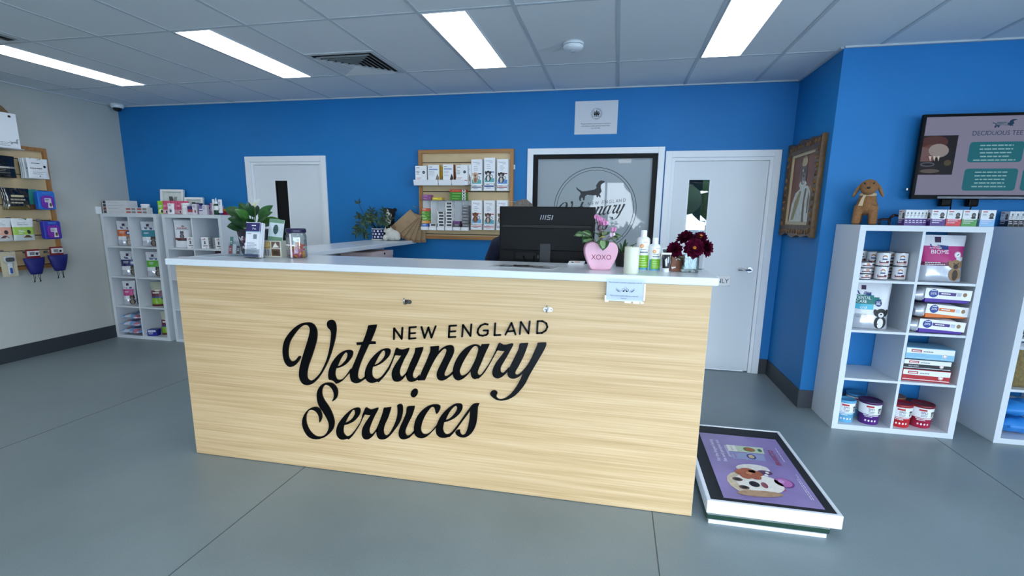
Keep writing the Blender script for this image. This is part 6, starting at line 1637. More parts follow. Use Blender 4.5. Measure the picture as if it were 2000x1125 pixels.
# ================================================================== PAPER BAGS
KRF = M(164, 138, 106, .8, noise=.1, ns=12, bump=.3, bs=60)
hk = thing('wall_peg', 'small metal peg at the left edge of the medicine slat board', 'peg', (-3.586, -.045, 1.578))
MB().tube([(0, 0, 0), (-.004, -.05, 0), (-.01, -.11, .006), (-.012, -.125, .012)], .003, M(206, 208, 210, .2, 1), n=8).build('peg_rod', hk)
b = MB(); b.tube([(-.006, -.06, -.003), (.004, -.06, -.05), (.012, -.062, -.085)], .0025, M(60, 60, 62, .5), n=6); b.build('cord', hk)
for k in range(6):
    a = -51 + k * 10.6
    T = TR(-3.573, -.18 + .022 * k, 1.522) @ Matrix.Rotation(rad(-a), 4, 'Y') @ Matrix.Rotation(rad((3, -2, 4, -2, 3, 1)[k]), 4, 'Z')
    b = MB(); w, L = .058, .312; g = .0042
    vs = [(-w, -g, -.02), (w, -g, -.02), (w, -g, -L), (-w, -g, -L), (-w, g, -.02), (w, g, -.02), (w, g, -L), (-w, g, -L), (0, -g * 2.2, -L * .5), (0, -g * .2, -L)]
    b.add([(-w, -g, -.02), (0, -g, -.02), (w, -g, -.02), (-w, -g * 1.3, -.16), (0, -g * 2.2, -.16), (w, -g * 1.3, -.16), (-w, -g, -L), (0, -g, -L), (w, -g, -L),
           (-w, g, -.02), (0, g, -.02), (w, g, -.02), (-w, g, -.16), (0, g, -.16), (w, g, -.16), (-w, g, -L), (0, g, -L), (w, g, -L)],
          [(0, 3, 4, 1), (1, 4, 5, 2), (3, 6, 7, 4), (4, 7, 8, 5), (9, 10, 13, 12), (10, 11, 14, 13), (12, 13, 16, 15), (13, 14, 17, 16), (0, 1, 10, 9), (1, 2, 11, 10), (6, 15, 16, 7), (7, 16, 17, 8), (0, 9, 12, 3), (3, 12, 15, 6), (2, 5, 14, 11), (5, 8, 17, 14)], KRF, T)
    b.add([(-w, -g - .0006, -L + .05), (w, -g - .0006, -L + .05), (w, -g - .0012, -L), (-w, -g - .0012, -L)], [(0, 3, 2, 1)], M(138, 112, 82, .8), T)
    o = b.build('paper_bag'); tag(o, 'brown paper bag, %s from the left in the fan hanging beside the slat board' % ORD[k], 'paper bag', 'fan of brown paper bags')
# ================================================================== MEDICINE SLAT BOARD
SH = M(236, 238, 242, .35)
o = thing('lip_shelf', 'white lipped shelf of four white medicine boxes on the slat board', 'shelf', (-3.585, 0, 1.797))
b = MB().box((0, -.165, 0), (.605, -.0225, .003), CLEAR); b.build('shelf_base', o)
for x0, x1 in ((0, .262), (.270, .402), (.412, .548)):
    b = MB(); b.add([(x0, -.172, 0), (x1, -.172, 0), (x1, -.185, .055), (x0, -.185, .055), (x0, -.170, 0), (x1, -.170, 0), (x1, -.183, .055), (x0, -.183, .055)], [(0, 1, 2, 3), (7, 6, 5, 4), (3, 2, 6, 7), (0, 3, 7, 4), (1, 5, 6, 2), (0, 4, 5, 1)], SH); b.build('shelf_lip', o)
def medbox(nm, x0, x1, y, z0, z1, d, side, label, kind, group='white medicine boxes on the lipped shelf'):
    w = x1 - x0; h = z1 - z0
    b = MB().box((0, 0, 0), (w, d, h), M(238, 240, 242, .45)); b.on(FR((w, 0, 0), (0, 1, 0), (0, 0, 1))).rect(.001, .001, d - .001, h - .001, M(*side, .45), 1)
    b.on(FB(0, 0, 0)); b.lines(w * .1, h * .88, w * .5, 1, .01, h * .03, GREYINK, 3, 1)
    if kind == 'dot':
        b.oval(w * .74, h * .66, w * .12, w * .12, M(38, 44, 66, .4), 1); b.text('76', w * .74, h * .635, w * .07, PAPER, 2, 'C'); b.lines(w * .1, h * .7, w * .45, 3, h * .07, h * .03, GREYINK, 4, 1)
        b.rect(0.0015, h * .22, w * .98, h * .26, M(196, 110, 90, .5), 1); b.lines(w * .1, h * .36, w * .6, 2, h * .06, h * .025, M(200, 150, 140, .5), 5, 1)
    else:
        b.rect(w * .1, h * .75, w * .85, h * .80, M(120, 146, 196, .5), 1); b.lines(w * .1, h * .66, w * .6, 4, h * .07, h * .02, M(170, 180, 200, .5), 6, 1)
        b.poly([(w * .55, h * .02), (w * .97, h * .02), (w * .97, h * .38), (w * .82, h * .56), (w * .68, h * .3)], M(130, 118, 100, .5) if kind == 'grey' else M(52, 34, 34, .5), 1)
        b.oval(w * .78, h * .14, w * .12, h * .09, M(222, 214, 206, .5), 2)
    q = b.build('medicine_box'); q.location = (x0, y, z0); tag(q, label, 'box', group); return q
z = 1.8003
medbox('a', -3.571, -3.448, -.160, z, 1.992, .04, (200, 204, 208), 'leftmost white box with dark dot on the lipped shelf', 'dot')
medbox('b', -3.433, -3.312, -.160, z, 2.0, .05, (196, 158, 40), 'white box with grey animal picture, second on the lipped shelf', 'grey')
medbox('b2', -3.352, -3.29, -.108, z, 1.985, .06, (204, 166, 40), 'yellow-sided box tucked behind the second white box', 'grey').data.materials[0] = M(206, 168, 44, .45)
medbox('c', -3.272, -3.162, -.160, z, 2.005, .06, (160, 74, 54), 'white box with dark animal picture, third on the lipped shelf', 'dark')
medbox('d', -3.132, -3.012, -.160, z, 1.995, .05, (206, 208, 212), 'rightmost white box with dark dot on the lipped shelf', 'dot')
medbox('d2', -3.10, -2.992, -.105, z, 2.006, .06, (206, 208, 212), 'white box peeping out behind the rightmost dotted box', 'grey')
# header dispensers
def dispenser(x0, x1, z0, zh0, zh1, dogc, dogf, col, bg, label):
    w = x1 - x0
    o = thing('medicine_dispenser', label, 'dispenser', (x0, -.024, z0), 0, 'white dispensers with dog pictures')
    b = MB().box((0, -.012, 0), (w, 0, zh1 - z0), M(236, 239, 243, .4)); b.box((0, -.095, 0), (.004, -.012, .05), M(236, 239, 243, .4)); b.box((w - .004, -.095, 0), (w, -.012, .05), M(236, 239, 243, .4)); b.box((.004, -.095, 0), (w - .004, -.012, .003), M(236, 239, 243, .4))
    b.box((.004, -.098, 0), (w - .004, -.095, .018), M(240, 242, 246, .4)); b.build('dispenser_tray', o)
    H_ = zh1 - zh0; q = zh0 - z0
    b = MB().box((.001, -.080, q), (w - .001, -.012, q + H_), M(240, 243, 247, .4))
    b.on(FB(.001, -.080, q)); W = w - .002
    b.rect(W * .06, H_ * .04, W * .94, H_ * .20, M(*bg, .4), 1)
    b.text('Simparica', W * .46, H_ * .86, H_ * .05, M(120, 128, 150, .5), 1, 'C', W * .62); b.text('TRIO', W * .64, H_ * .80, H_ * .04, M(140, 146, 166, .5), 1, 'C', W * .3)
    b.lines(W * .25, H_ * .72, W * .7, 3, H_ * .075, H_ * .022, M(170, 178, 194, .5), 4, 1)
    dog_print(b, W * .38, H_ * .08, H_ * .44, M(*dogc, .6), M(*dogf, .6), lay=2)
    b.ring(W * .68, H_ * .27, W * .10, W * .145, M(70, 72, 78, .5), 3, 18); b.rect(W * .66, H_ * .42, W * .93, H_ * .46, M(*col, .4), 2)
    b.build('header_card', o)
    return o
SP = [(-2.990, -2.876), (-2.856, -2.742), (-2.722, -2.606)]
spec = [(0, 1.748, 1.806, 2.056, (206, 178, 150), (150, 110, 90), (40, 44, 80), (96, 172, 176), 'top left dispenser with fawn dog picture'),
        (1, 1.748, 1.822, 2.070, (44, 42, 44), (226, 222, 218), (50, 76, 150), (96, 172, 176), 'top middle dispenser with black and white dog picture, tallest'),
        (2, 1.748, 1.806, 2.056, (50, 46, 48), (200, 190, 184), (150, 40, 66), (88, 140, 200), 'top right dispenser with dark dog picture'),
        (0, 1.356, 1.414, 1.652, (112, 62, 44), (150, 96, 70), (210, 130, 140), (110, 168, 206), 'bottom left dispenser with brown dog picture'),
        (1, 1.356, 1.406, 1.652, (86, 62, 54), (196, 180, 170), (180, 50, 50), (96, 172, 186), 'bottom middle dispenser with spotted brown dog picture'),
        (2, 1.356, 1.406, 1.655, (120, 100, 80), (190, 170, 150), (120, 120, 160), (170, 205, 214), 'bottom right dispenser, half hidden by the monitor')]
for k, z0, zh0, zh1, dc, df, c, bg, lb in spec:
    dispenser(SP[k][0], SP[k][1], z0, zh0, zh1, dc, df, c, bg, 'white ' + lb)
    for q in range(2):
        hh = (zh0 - z0 - .006) / 2
        w = SP[k][1] - SP[k][0] - .014
        b = MB().box((0, 0, 0), (w, .06, hh - .0006), M(232, 234, 238, .45)); b.on(FB(0, 0, 0)).rect(.001, .001, w - .001, hh * .42, M(*c, .4), 1).lines(w * .2, hh * .6, w * .7, 1, .01, hh * .18, GREYINK, q, 1)
        o = b.build('tablet_box'); o.location = (SP[k][0] + .007, -.116, z0 + .0032 + hh * q); tag(o, '%s small banded tablet box in the %s' % (('lower', 'upper')[q], lb.split(' dispenser')[0] + ' dispenser'), 'box', 'small boxes in the dispensers')
# six-column dispenser
tx0, tz0, tw, th, td = -3.537, 1.343, .53, .306, .112
o = thing('column_dispenser', 'clear six-column dispenser of small medicine boxes on the slat board', 'dispenser', (tx0, -.0225, tz0))
SIL = M(212, 216, 220, .4)
MB().box((0, -.012, 0), (tw, 0, th), SIL).build('back_plate', o)
for k in range(7):
    x = min(k * tw / 6, tw - .004); MB().box((x, -.034, .0), (x + .004, -.0125, th), SH).build('divider', o)
cw = tw / 6
for k in range(6):
    b = MB(); x0 = k * cw + .006; x1 = (k + 1) * cw - .002
    b.box((x0, -td - .008, 0), (x1, -.0125, .004), SH); b.prism(rrect(x0, .0, x1, .036, .008), FB(0, -td, 0), .008, SH); b.build('column_tray', o)
    MB().prism(rrect(x0 + .018, .008, x1 - .018, .026, .003), FB(0, -td - .008, 0), .001, M(246, 247, 250, .5)).build('blank_label', o)
cols = [[(60, 110, 190), (224, 156, 70), (96, 160, 50), (96, 160, 50), (96, 160, 50), (214, 90, 56)], ['W'], ['W'] * 5, ['W'] * 8, [(66, 60, 66)], ['G'] * 7]
for k, col in enumerate(cols):
    for j, c in enumerate(col):
        w = cw - .020; hh = .0315; base = M(236, 238, 240, .45) if c == 'W' else (M(120, 122, 128, .45) if c == 'G' else M(*c, .45))
        b = MB().box((0, 0, 0), (w, .085, hh - .0015), base, bev=.0008, seg=1); F = b.on(FB(0, 0, 0))
        if c == 'W': b.rect(w * .2, hh * .22, w * .92, hh * .82, M(30, 30, 34, .4), 1).lines(w * .3, hh * .45, w * .85, 1, .01, hh * .12, M(120, 120, 126, .5), j, 2)
        elif c == 'G': b.lines(w * .15, hh * .55, w * .85, 1, .01, hh * .2, M(190, 192, 196, .5), j, 1); b.rect(.001, .001, w - .001, hh * .25, M(84, 86, 92, .5), 1)
        else: b.lines(w * .15, hh * .55, w * .8, 1, .01, hh * .2, M(226, 226, 220, .5), j, 1); b.rect(w * .1, hh * .18, w * .7, hh * .36, M(min(255, c[0] + 60), min(255, c[1] + 60), min(255, c[2] + 60), .5), 1)
        q = b.build('tablet_box'); q.location = (tx0 + k * cw + .0105 + (.003 * ((j * 7 + k) % 3)), -.0225 - td + .002, tz0 + .0375 + j * hh + .0005)
        nm = {'W': 'white and black', 'G': 'grey'}.get(c, None) or {(60, 110, 190): 'blue', (224, 156, 70): 'amber', (96, 160, 50): 'green', (214, 90, 56): 'orange', (66, 60, 66): 'dark'}[c]
        tag(q, '%s box, %s from the bottom in the %s column of the clear dispenser' % (nm, ORD[j], ORD[k]), 'box', 'small boxes in the clear dispenser')
for j in range(3):
    q = MB().box((0, 0, 0), (cw - .024, .08, .008), M(120, 66, 130, .45)).build('tablet_packet'); q.location = (tx0 + 4 * cw + .012, -.0225 - td + .004, tz0 + .0705 + .0088 * j)
    tag(q, 'thin purple packet, %s of three on the dark box in the fifth column' % ('lowest', 'middle', 'top')[j], 'box', 'thin purple packets')
MB().box((.0, -td, th), (tw, 0, th + .002), CLEAR).build('top_plate', o)
def lying(x0, x1, z, h, c, label, end=None, grp=None):
    w = x1 - x0; b = MB().box((0, 0, 0), (w, .075, h), M(*c, .45)); b.on(FB(0, 0, 0)).lines(w * .15, h * .4, w * .85, 1, .01, h * .25, M(min(255, c[0] + 70), min(255, c[1] + 70), min(255, c[2] + 60), .5), int(z * 1000), 1)
    if end: b.rect(w * .78, h * .1, w * .98, h * .9, PAPER, 2).rect(w * .83, h * .25, w * .93, h * .75, INK, 3)
    q = b.build('medicine_box'); q.location = (x0, -.115, z); tag(q, label, 'box', grp)
zt = tz0 + th + .0023
for j in range(2): lying(-3.52, -3.425, zt + .0275 * j, .027, (140, 84, 138), '%s of two mauve boxes lying on the clear dispenser' % ('lower', 'upper')[j], grp='mauve boxes')
lying(-3.41, -3.305, zt, .027, (222, 196, 60), 'yellow box lying on the clear dispenser')
for j in range(3): lying(-3.215, -3.045, zt + .0275 * j, .027, (64, 134, 40), '%s green box of the stack lying on the clear dispenser' % ('bottom', 'middle', 'upper')[j], True, 'green boxes')
lying(-3.215, -3.045, zt + .0825, .025, (190, 70, 44), 'orange-red box on top of the green stack', True)
q = MB().box((-2.61, -.14, 1.640), (-2.515, -.11, 1.642), M(226, 214, 170, .5)).build('price_strip'); tag(q, 'thin cream strip sticking out at the right edge of the slat board', 'strip')
o = thing('wall_peg', 'small white hook on the right edge of the medicine slat board', 'peg', (-2.5655, -.028, 1.985))
MB().box((0, -.012, -.022), (.014, .012, .022), WHITE, bev=.003).build('hook_plate', o); MB().tube([(.008, -.012, .0), (.008, -.022, -.004), (.008, -.026, .008)], .003, WHITE, n=6).build('hook_arm', o)

# ================================================================== LEFT WALL PRODUCTS (facing +X)
def LP(y, z, x, rz=0): return (x, y, z)
def rod(y, z, L, name='display_hook', label=None):
    o = thing(name, label, 'hook', (XL + .0205, y, z), 0, 'chrome display hooks on the left slat board')
    MB().tube([(0, 0, 0), (L, 0, .004), (L + .008, 0, .014)], .0025, M(170, 172, 176, .25, 1), n=6).build('hook_rod', o)
    MB().box((0, -.02, -.006), (.004, .02, .02), M(170, 172, 176, .25, 1)).build('hook_plate', o)
def wall_pouch(label, y, z, x, P, fn, pr=None, grp=None, back=None, cat='food pouch', tilt=0):
    o = pouch_thing(label, cat, (XL + x, y, z), 90 + tilt, P, fn, pr, grp, 'treat_pouch', back); return o
FOIL = M(16, 16, 18, .14, spec=.8)
def pr(b):
    b.rect(-.05, .085, .05, .10, M(190, 186, 176, .3), 2); b.lines(-.045, .07, .045, 3, .016, .007, M(120, 116, 104, .3), 3, 2)
for k, (x, y) in enumerate(((.06, -1.33), (.10, -1.345), (.14, -1.36))):
    wall_pouch('black treat pouch in the top row of the left wall board, %s of three' % ('rear', 'middle', 'front')[k], y, 1.80, x, Pouch(.21, .20, .03, 80 + k, 0, .005), lambda u, v: FOIL if abs(v - .45) > .04 else M(150, 148, 140, .3), pr, 'black pouches in the top row')
GP = M(150, 156, 156, .35); 
def pr(b): b.lines(-.06, .145, .05, 1, .01, .006, INK, 3, 2); b.lines(-.075, .095, .075, 1, .01, .008, M(70, 74, 80, .5), 4, 2); b.oval(.055, .12, .013, .013, INK, 2); b.lines(-.06, .06, .06, 2, .016, .004, GREYINK, 5, 2); b.oval(0, .025, .006, .008, GREYINK, 2)
for k, (x, y) in enumerate(((.06, -1.07), (.085, -1.072), (.11, -1.074), (.17, -1.08))):
    wall_pouch('white and grey pouch in the top row of the left wall board, %s of four' % ('rearmost', 'second', 'third', 'front')[k], y, 1.805, x, Pouch(.19, .195, .022, 90 + k, 0, .003), lambda u, v: M(226, 230, 234, .4), pr, 'white and grey pouches', back=GP)
def pr(b): b.rect(-.06, .12, .05, .14, M(200, 190, 150, .2), 2); b.lines(-.07, .09, .06, 2, .03, .014, M(170, 164, 140, .2), 6, 2); b.poly([(.02, .01), (.09, .02), (.08, .05), (.03, .045)], M(130, 112, 60, .2), 2)
for k, (x, y) in enumerate(((.06, -1.26), (.10, -1.27), (.14, -1.28))):
    wall_pouch('shiny black and gold pouch, %s of three in the second row of the wall board' % ('rear', 'middle', 'front')[k], y, 1.498, x, Pouch(.205, .205, .035, 100 + k, 0, .006), lambda u, v: FOIL if v > .16 else M(96, 84, 40, .2), pr, 'black and gold pouches')
wall_pouch('teal and brown packet between black pouches and blue pack on the left wall board', -1.10, 1.50, .05, Pouch(.15, .20, .03, 104, 0, .003), lambda u, v: M(60, 160, 150, .4) if v > .25 else M(120, 80, 66, .4))
def blister(label, y, z, x, cmain, cglove, w=.16, h=.185, grp='blue and purple grooming glove packs'):
    o = thing('glove_pack', label, 'pack', (XL + x, y, z), 90, grp)
    pts = rrect(-w / 2, 0, w / 2, h, .02); b = MB().prism(pts, FB(0, .02, 0), .05, M(*cmain, .35), 0, bev=.006); b.build('pack_shell', o)
    b = MB().prism([(x_ * .72, .012 + y_ * .70) for x_, y_ in rrect(-w / 2, 0, w / 2, h, .05, 6)], FB(0, -.030, 0), .012, M(*cglove, .6, noise=.15, ns=60), 0, bev=.004)
    b.build('glove', o)
    b = MB().on(FB(0, -.042, 0)).rect(-.03, .075, .03, .115, M(206, 210, 220, .4), 1).poly([(-.005, .02), (.04, .02), (.03, .075), (.0, .075)], M(216, 214, 216, .4), 1).oval(.02, .05, .012, .02, M(90, 80, 70, .6), 2).lines(-.025, .1, .025, 2, .012, .005, INK, 3, 2); b.build('card', o)
    b = MB().prism(rrect(-.04, h - .03, .04, h - .012, .008), FB(0, -.030, 0), .002, M(60, 120, 196, .3)); b.build('hang_tab', o)
blister('bright blue and purple grooming glove pack in the second row of the left wall board', -1.045, 1.502, .14, (40, 112, 206), (112, 42, 160))
blister('indigo and purple grooming glove pack in the third row of the left wall board', -1.04, 1.205, .15, (54, 60, 170), (118, 40, 158))
def pr_(c):
    def f(b): b.oval(.035, .085, .018, .02, M(50, 46, 44, .6), 3); b.lines(-.05, .17, .05, 2, .018, .005, GREYINK, 4, 2); b.lines(-.05, .10, .0, 3, .014, .005, PAPER, 5, 3); b.poly([(-.02, .03), (.06, .03), (.03, .055), (.01, .055)], M(*c, .5), 3)
    return f
for k, (x, y) in enumerate(((.05, -1.27), (.08, -1.275), (.15, -1.285))):
    wall_pouch('white and lime treat pouch, %s of three in the third row of the wall board' % ('rear', 'middle', 'front')[k], y, 1.20, x, Pouch(.19, .215, .028, 110 + k, 0, .004), lambda u, v: M(160, 196, 84, .4) if .28 < v < .60 else (M(228, 232, 232, .35) if v > .28 else M(196, 204, 200, .35)), pr_((96, 70, 50)), 'white and lime pouches', back=M(90, 130, 50, .4))
for k, (x, y) in enumerate(((.09, -1.46), (.15, -1.475))):
    wall_pouch('white and peach treat pouch at the left edge of the photo, %s of two' % ('rear', 'front')[k], y, 1.20, x, Pouch(.19, .215, .028, 114 + k, 0, .004), lambda u, v: M(232, 170, 150, .4) if .28 < v < .60 else (M(228, 232, 232, .35) if v > .28 else M(206, 206, 204, .35)), pr_((110, 60, 60)), 'white and peach pouches')
for k, (y, z, L) in enumerate(((-1.40, 1.99, .13), (-1.08, 1.985, .19), (-1.31, 1.69, .16), (-1.05, 1.685, .16), (-1.31, 1.405, .18), (-1.05, 1.385, .17), (-1.42, 1.09, .12), (-1.22, 1.075, .19), (-1.03, 1.062, .18))):
    rod(y, z, L, label='chrome display hook on the left wall board, holding the %s' % ('black pouches of the top row', 'white and grey pouches', 'black and gold pouches', 'bright blue glove pack', 'lime green pouches', 'indigo glove pack', 'grooming brush', 'left blue pouch', 'right blue pouch')[k])
# folding travel bowls with cords
def bowl(label, y, z, x):
    o = thing('travel_bowl', label, 'travel bowl', (XL + x, y, z), 90, 'blue folding pouches with cords')
    RB = M(120, 22, 30, .5); BL = M(16, 20, 104, .6, noise=.08, ns=30)
    b = MB().box((-.062, -.012, .155), (.062, .006, .26), RB, bev=.006); b.build('red_card', o)
    b = MB().box((-.055, -.0155, .195), (.055, -.0125, .245), M(216, 216, 218, .5)); b.on(FB(0, -.0155, 0)).rect(-.035, .205, .01, .235, M(120, 122, 124, .5), 1).oval(.03, .215, .014, .012, M(40, 40, 42, .5), 1); b.build('label', o)
    n = 18; vs = []
    for j in range(6):
        t = j / 5; w = .098 - .05 * (1 - t) ** 1.2; dp = .03 + .012 * math.sin(PI * t); zz = .012 + .155 * t
        for k in range(n):
            a = 2 * PI * k / n; vs.append((w * math.cos(a), dp * math.sin(a) - .012, zz + .012 * abs(math.cos(a)) * t))
    b = MB().add(vs, [(j * n + k, j * n + (k + 1) % n, (j + 1) * n + (k + 1) % n, (j + 1) * n + k) for j in range(5) for k in range(n)] + [tuple(reversed(range(n))), tuple(range(5 * n, 6 * n))], BL, None, True); b.build('blue_pouch', o)
    for s_ in (-1, 1):
        b = MB(); 
        for e in (-.006, .008): b.tube([(s_ * .024 + e, -.01, .02), (s_ * .022 + e, -.012, -.02), (s_ * .026, -.012, -.055)], .0022, BLACK, n=6)
        b.ell((s_ * .026, -.012, -.058), (.007, .005, .009), BLACK, n=8); b.tube([(s_ * .026, -.012, -.06), (s_ * .026 - .01, -.012, -.072)], .002, BLACK, n=5); b.build('cord', o)
bowl('left one of two blue folding pouches with red cards below the wall board', -1.235, .85, .14)
bowl('right one of two blue folding pouches with red cards below the wall board', -1.02, .865, .15)
o = thing('grooming_brush', 'packaged grey grooming brush hanging at the left edge of the photo', 'brush', (XL + .13, -1.44, .86), 90)
MB().box((-.065, 0, 0), (.065, .004, .24), M(196, 186, 160, .5)).build('backing_card', o)
b = MB().prism(rrect(-.045, .13, .045, .20, .03), FB(0, -.0005, 0), .02, M(190, 194, 196, .4), 0, bev=.004); b.prism([(-.02, .02), (.02, .02), (.018, .135), (-.018, .135)], FB(0, -.0005, 0), .016, M(206, 210, 212, .4), 0, bev=.004); b.build('brush_body', o)
b = MB().prism(rrect(-.035, .145, .035, .185, .015), FB(0, -.0205, 0), .006, M(70, 72, 74, .7)); b.build('brush_head', o)
MB().prism(rrect(-.010, .03, .010, .085, .008), FB(0, -.0165, 0), .003, M(50, 80, 150, .4)).build('grip_pad', o)
# white carton with kraft flap
o = thing('white_carton', 'white carton with raised brown flap on top of the left wall board', 'carton', (XL + .047, -1.68, 2.0645))
CWH = M(226, 232, 238, .5)
b = MB().box((0, 0, 0), (.225, .41, .315), CWH, bev=.002)
b.on(FR((.225, 0, 0), (0, 1, 0), (0, 0, 1))).oval(.355, .285, .013, .011, INK, 1)
b.lines(.20, .045, .36, 3, .014, .006, M(150, 160, 170, .5), 5, 1)
b.poly([(.20 + .3 + (p[0] - .087) * .28 - .10, .03 + (p[1] - .08) * .28) for p in DOG], M(140, 148, 156, .5), 2)
b.build('carton_body', o)
KB = M(112, 90, 60, .7)
b = MB().prism([(0, .318), (.408, .318), (.36, .37), (.27, .44), (.16, .50), (0, .50)], FR((.16, 0, 0), (0, 1, 0), (0, 0, 1)), .005, KB); b.build('carton_flap', o)
b = MB().box((.04, .4105, .06), (.16, .4112, .18), M(90, 96, 100, .5)); b.build('side_print', o)
# ================================================================== PERSON BEHIND THE MONITOR
px, py = -2.195, -1.45
o = thing('person', 'person in a navy jumper standing behind the computer monitor, only grey-brown hair and shoulder showing', 'person', (px, py, 0))
SKIN = M(206, 160, 136, .5, sub=.15); JUM = M(24, 30, 56, .85, noise=.25, ns=25, bump=.6, bs=30); TRS = M(30, 31, 36, .8); HAIR = M(104, 98, 92, .7, noise=.45, ns=70, bump=1, bs=60); SHOE = M(20, 20, 22, .5)
arm = lambda s_: [(s_ * .120, .0, 1.315), (s_ * .190, .01, 1.285), (s_ * .245, .03, 1.17), (s_ * .262, .03, 1.04), (s_ * .225, -.10, .94), (s_ * .165, -.225, .835)]
ra = [.050, .050, .044, .039, .035, .026]
leg = lambda s_: [(s_ * .085, .02, .90), (s_ * .092, .015, .70), (s_ * .094, .0, .49), (s_ * .096, .025, .30), (s_ * .098, .035, .085), (s_ * .10, .0, .045)]
rl = [.098, .082, .058, .055, .038, .036]
b = MB()
b.tube([(0, .02, .86), (0, .02, .98), (0, .0, 1.12), (0, .01, 1.26), (0, .02, 1.34), (0, .0, 1.39), (0, -.006, 1.445)], [.150, .132, .136, .150, .10, .056, .052], SKIN, T=Matrix.Diagonal((1, .72, 1, 1)), n=18)
for s_ in (-1, 1):
    b.ell((s_ * .09, .01, 1.265), (.085, .075, .075), SKIN)
    b.tube(arm(s_), ra, SKIN, n=12); b.tube(leg(s_), rl, SKIN, n=12)
    b.ell((s_ * .105, -.055, .028), (.042, .105, .026), SKIN)
    h0 = Vector((s_ * .15, -.262, .800)); b.ell(h0, (.037, .045, .014), SKIN, rot=Matrix.Rotation(rad(18), 3, 'X'))
    for k in range(4):
        fx = h0.x + s_ * (-.027 + .018 * k); L = (.062, .072, .068, .052)[k]
        b.tube([(fx, -.285, .798), (fx - s_ * .002, -.285 - L * .5, .792), (fx - s_ * .003, -.285 - L, .776)], [.0088, .0082, .0066], SKIN, n=8)
    b.tube([(h0.x - s_ * .028, -.245, .80), (h0.x - s_ * .05, -.27, .79), (h0.x - s_ * .056, -.30, .779)], [.011, .0095, .0075], SKIN, n=8)
hc = Vector((0, -.022, 1.495)); RX = Matrix.Rotation(rad(14), 3, 'X')
b.ell(hc, (.074, .092, .105), SKIN, n=24, rot=RX); b.ell(hc + RX @ Vector((0, -.035, -.055)), (.052, .05, .05), SKIN)
b.lathe([(.004, .0), (.016, -.03), (.012, -.045)], SKIN, T=Matrix.Translation(hc + RX @ Vector((0, -.094, .012))), n=10)
for s_ in (-1, 1): b.ell(hc + RX @ Vector((s_ * .076, .008, -.008)), (.010, .018, .030), SKIN)
bd = b.build('body', o); remesh(bd, .006)
b = MB()
for s_ in (-1, 1):
    b.ell(hc + RX @ Vector((s_ * .031, -.083, .008)), (.013, .009, .008), M(236, 232, 228, .2), n=12); b.ell(hc + RX @ Vector((s_ * .031, -.0905, .007)), (.006, .003, .006), M(60, 44, 30, .1), n=10)
b.build('eyes', o)
b = MB(); b.ell(hc + RX @ Vector((0, -.086, -.055)), (.024, .006, .008), M(166, 92, 88, .5), n=12); b.build('mouth', o)
rh = random.Random(2); b = MB()
b.ell(hc + RX @ Vector((0, .014, .024)), (.084, .098, .098), HAIR, n=22, rot=RX); b.ell(hc + RX @ Vector((.01, -.06, .066)), (.062, .04, .034), HAIR, n=16, rot=RX)
for k in range(26):
    a = rh.uniform(0, 6.28); e = rh.uniform(.15, 1.2)
    v = Vector((math.sin(e) * math.cos(a), math.sin(e) * math.sin(a) * 1.0 + .2, math.cos(e)))
    p0 = hc + RX @ Vector((v.x * .074, v.y * .085, .02 + v.z * .088)); b.tube([p0, p0 + Vector((v.x * .02, v.y * .02 + .012, .006)), p0 + Vector((v.x * .034, v.y * .03 + .035, -.012))], [.017, .013, .004], HAIR, n=7)
b.ell(hc + RX @ Vector((0, .085, -.02)), (.06, .04, .075), HAIR)
hr = b.build('hair', o); remesh(hr, .006)
b = MB()
b.tube([(0, .02, .84), (0, .02, .98), (0, .0, 1.12), (0, .01, 1.26), (0, .02, 1.335), (0, .006, 1.375)], [.166, .150, .152, .164, .116, .072], JUM, T=Matrix.Diagonal((1, .74, 1, 1)), n=20)
for s_ in (-1, 1):
    b.ell((s_ * .095, .01, 1.268), (.095, .088, .084), JUM)
    b.tube(arm(s_), [r + .013 for r in ra], JUM, n=12)
jm = b.build('jumper', o); remesh(jm, .008)
b = MB()
for s_ in (-1, 1): b.tube(leg(s_)[:5], [r + .014 for r in rl[:5]], TRS, n=12)
b.ell((0, .02, .87), (.150, .125, .10), TRS); tr = b.build('trousers', o); remesh(tr, .009)
for s_ in (-1, 1):
    b = MB(); b.ell((s_ * .105, -.055, .042), (.050, .115, .036), SHOE); b.box((s_ * .105 - .046, -.16, .001), (s_ * .105 + .046, .05, .014), SHOE, bev=.004); b.build('shoe', o)
# ================================================================== OUTSIDE, LIGHT, CAMERA
b = MB().box((-60, -70, -.3), (60, YF - .13, -.11), M(150, 152, 150, .9, noise=.15, ns=2)); struct(b.build('ground'))
b = MB().box((-40, 2.8, -.3), (40, 60, -.11), M(104, 108, 48, .9, noise=.2, ns=1)); struct(b.build('lawn'))
HED = M(54, 72, 44, .9, noise=.5, ns=6)
rh = random.Random(6)
def tree(name, label, x, y, h, r, n=22, group=None, low=.35):
    o = thing(name, label, 'tree', (x, y, -.11), 0, group)
    b = MB(); b.tube([(0, 0, 0), (.1, 0, h * .3), (0, .1, h * .6)], [.16, .12, .08], M(70, 56, 44, .9), n=8); b.build('trunk', o)
    b = MB()
    for k in range(n):
        a = rh.uniform(0, 6.28); q = rh.uniform(0, 1) ** .5 * r; zz = h * rh.uniform(low, 1)
        b.ell((q * math.cos(a), q * math.sin(a), zz), (r * .42, r * .42, r * .36), HED, n=9)
    b.build('crown', o)
tree('dark_tree', 'dark tree outside seen through the narrow glass of the right white door', .9, 13, 5.2, 2.2, 46, None, .1)
o = thing('picket_fence', 'pale fence outside seen through the right white door glass', 'fence', (.9, 9.2, -.11))
for k in range(16): MB().box((-1.6 + .2 * k, 0, 0), (-1.5 + .2 * k, .03, 1.55), M(86, 92, 100, .6)).build('picket', o)
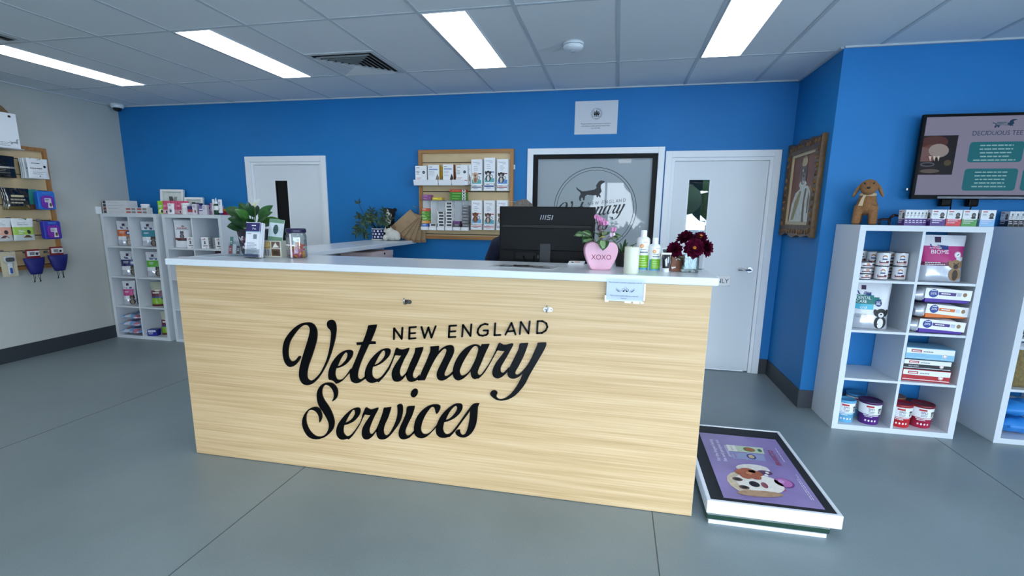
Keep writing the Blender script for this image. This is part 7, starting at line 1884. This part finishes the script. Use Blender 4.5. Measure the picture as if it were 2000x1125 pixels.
MB().box((-1.7, .03, 1.2), (1.7, .07, 1.3), M(200, 206, 212, .6)).build('rail', o)
for k, (x, y, h) in enumerate(((-18, -40, 7), (-8, -45, 8), (3, -41, 6), (13, -46, 8), (24, -43, 7))):
    tree('street_tree', 'tree across the car park behind the viewer', x, y, h, 3.6, 16, 'trees across the car park')
w = bpy.data.worlds.new('sky'); SC.world = w; w.use_nodes = True
nt = w.node_tree; bg = nt.nodes['Background']
tc = nt.nodes.new('ShaderNodeTexCoord'); sp = nt.nodes.new('ShaderNodeSeparateXYZ'); cr = nt.nodes.new('ShaderNodeValToRGB')
nt.links.new(tc.outputs['Generated'], sp.inputs[0]); nt.links.new(sp.outputs['Z'], cr.inputs[0]); nt.links.new(cr.outputs[0], bg.inputs['Color'])
e = cr.color_ramp.elements; e[0].position = 0; e[0].color = (.86, .93, 1, 1); e[1].position = .6; e[1].color = (.55, .74, 1, 1)
bg.inputs['Strength'].default_value = SKY_STR
def daylight(name, loc, rot, sx, sy, power, col):
    l = bpy.data.lights.new(name, 'AREA'); l.shape = 'RECTANGLE'; l.size = sx; l.size_y = sy; l.energy = power; l.color = col
    ob = bpy.data.objects.new(name, l); COL.objects.link(ob); ob.location = loc; ob.rotation_euler = rot
    return ob
for nm, loc, rot, sx, sy in (('daylight_front', (.3, YF - .05, 1.31), (rad(90), 0, 0), 7.2, 2.38), ('daylight_right', (XR + .05, -6.5, 1.285), (rad(90), 0, rad(90)), 3.8, 2.33), ('daylight_corridor', (.16, 2.65, 1.52), (rad(-90), 0, 0), 1.18, 1.25)):
    daylight(nm, loc, rot, sx, sy, 1, (1, 1, 1)).data.cycles.is_portal = True
cam = bpy.data.cameras.new('camera'); co = bpy.data.objects.new('camera', cam); COL.objects.link(co)
cam.sensor_fit = 'HORIZONTAL'; cam.sensor_width = 36; cam.lens = 970.3667 / 2000 * 36
cam.shift_x = (1000 - 994.561) / 2000; cam.shift_y = (610.6203 - 562.5) / 2000
cam.clip_start = .05; cam.clip_end = 200
ya, pi_, ro = rad(11.9132), rad(11.0044), rad(.7443)
f = Vector((-math.sin(ya) * math.cos(pi_), math.cos(ya) * math.cos(pi_), -math.sin(pi_)))
r = Vector((math.cos(ya), math.sin(ya), 0)); u = r.cross(f)
r2 = r * math.cos(ro) + u * math.sin(ro); u2 = -r * math.sin(ro) + u * math.cos(ro)
co.matrix_world = Matrix(((r2.x, u2.x, -f.x, -1.5165), (r2.y, u2.y, -f.y, -5.1309), (r2.z, u2.z, -f.z, 1.4991), (0, 0, 0, 1)))
SC.camera = co
vs = SC.view_settings
SC.display_settings.display_device = 'sRGB'
vs.view_transform = 'Standard'; vs.look = 'None'; vs.exposure = EXPO; vs.gamma = 1; vs.use_curve_mapping = False
cy = SC.cycles
cy.use_denoising = True
cy.max_bounces = 8; cy.diffuse_bounces = 5; cy.glossy_bounces = 4; cy.transparent_max_bounces = 24; cy.transmission_bounces = 6
cy.caustics_reflective = False; cy.caustics_refractive = False; cy.sample_clamp_indirect = 6
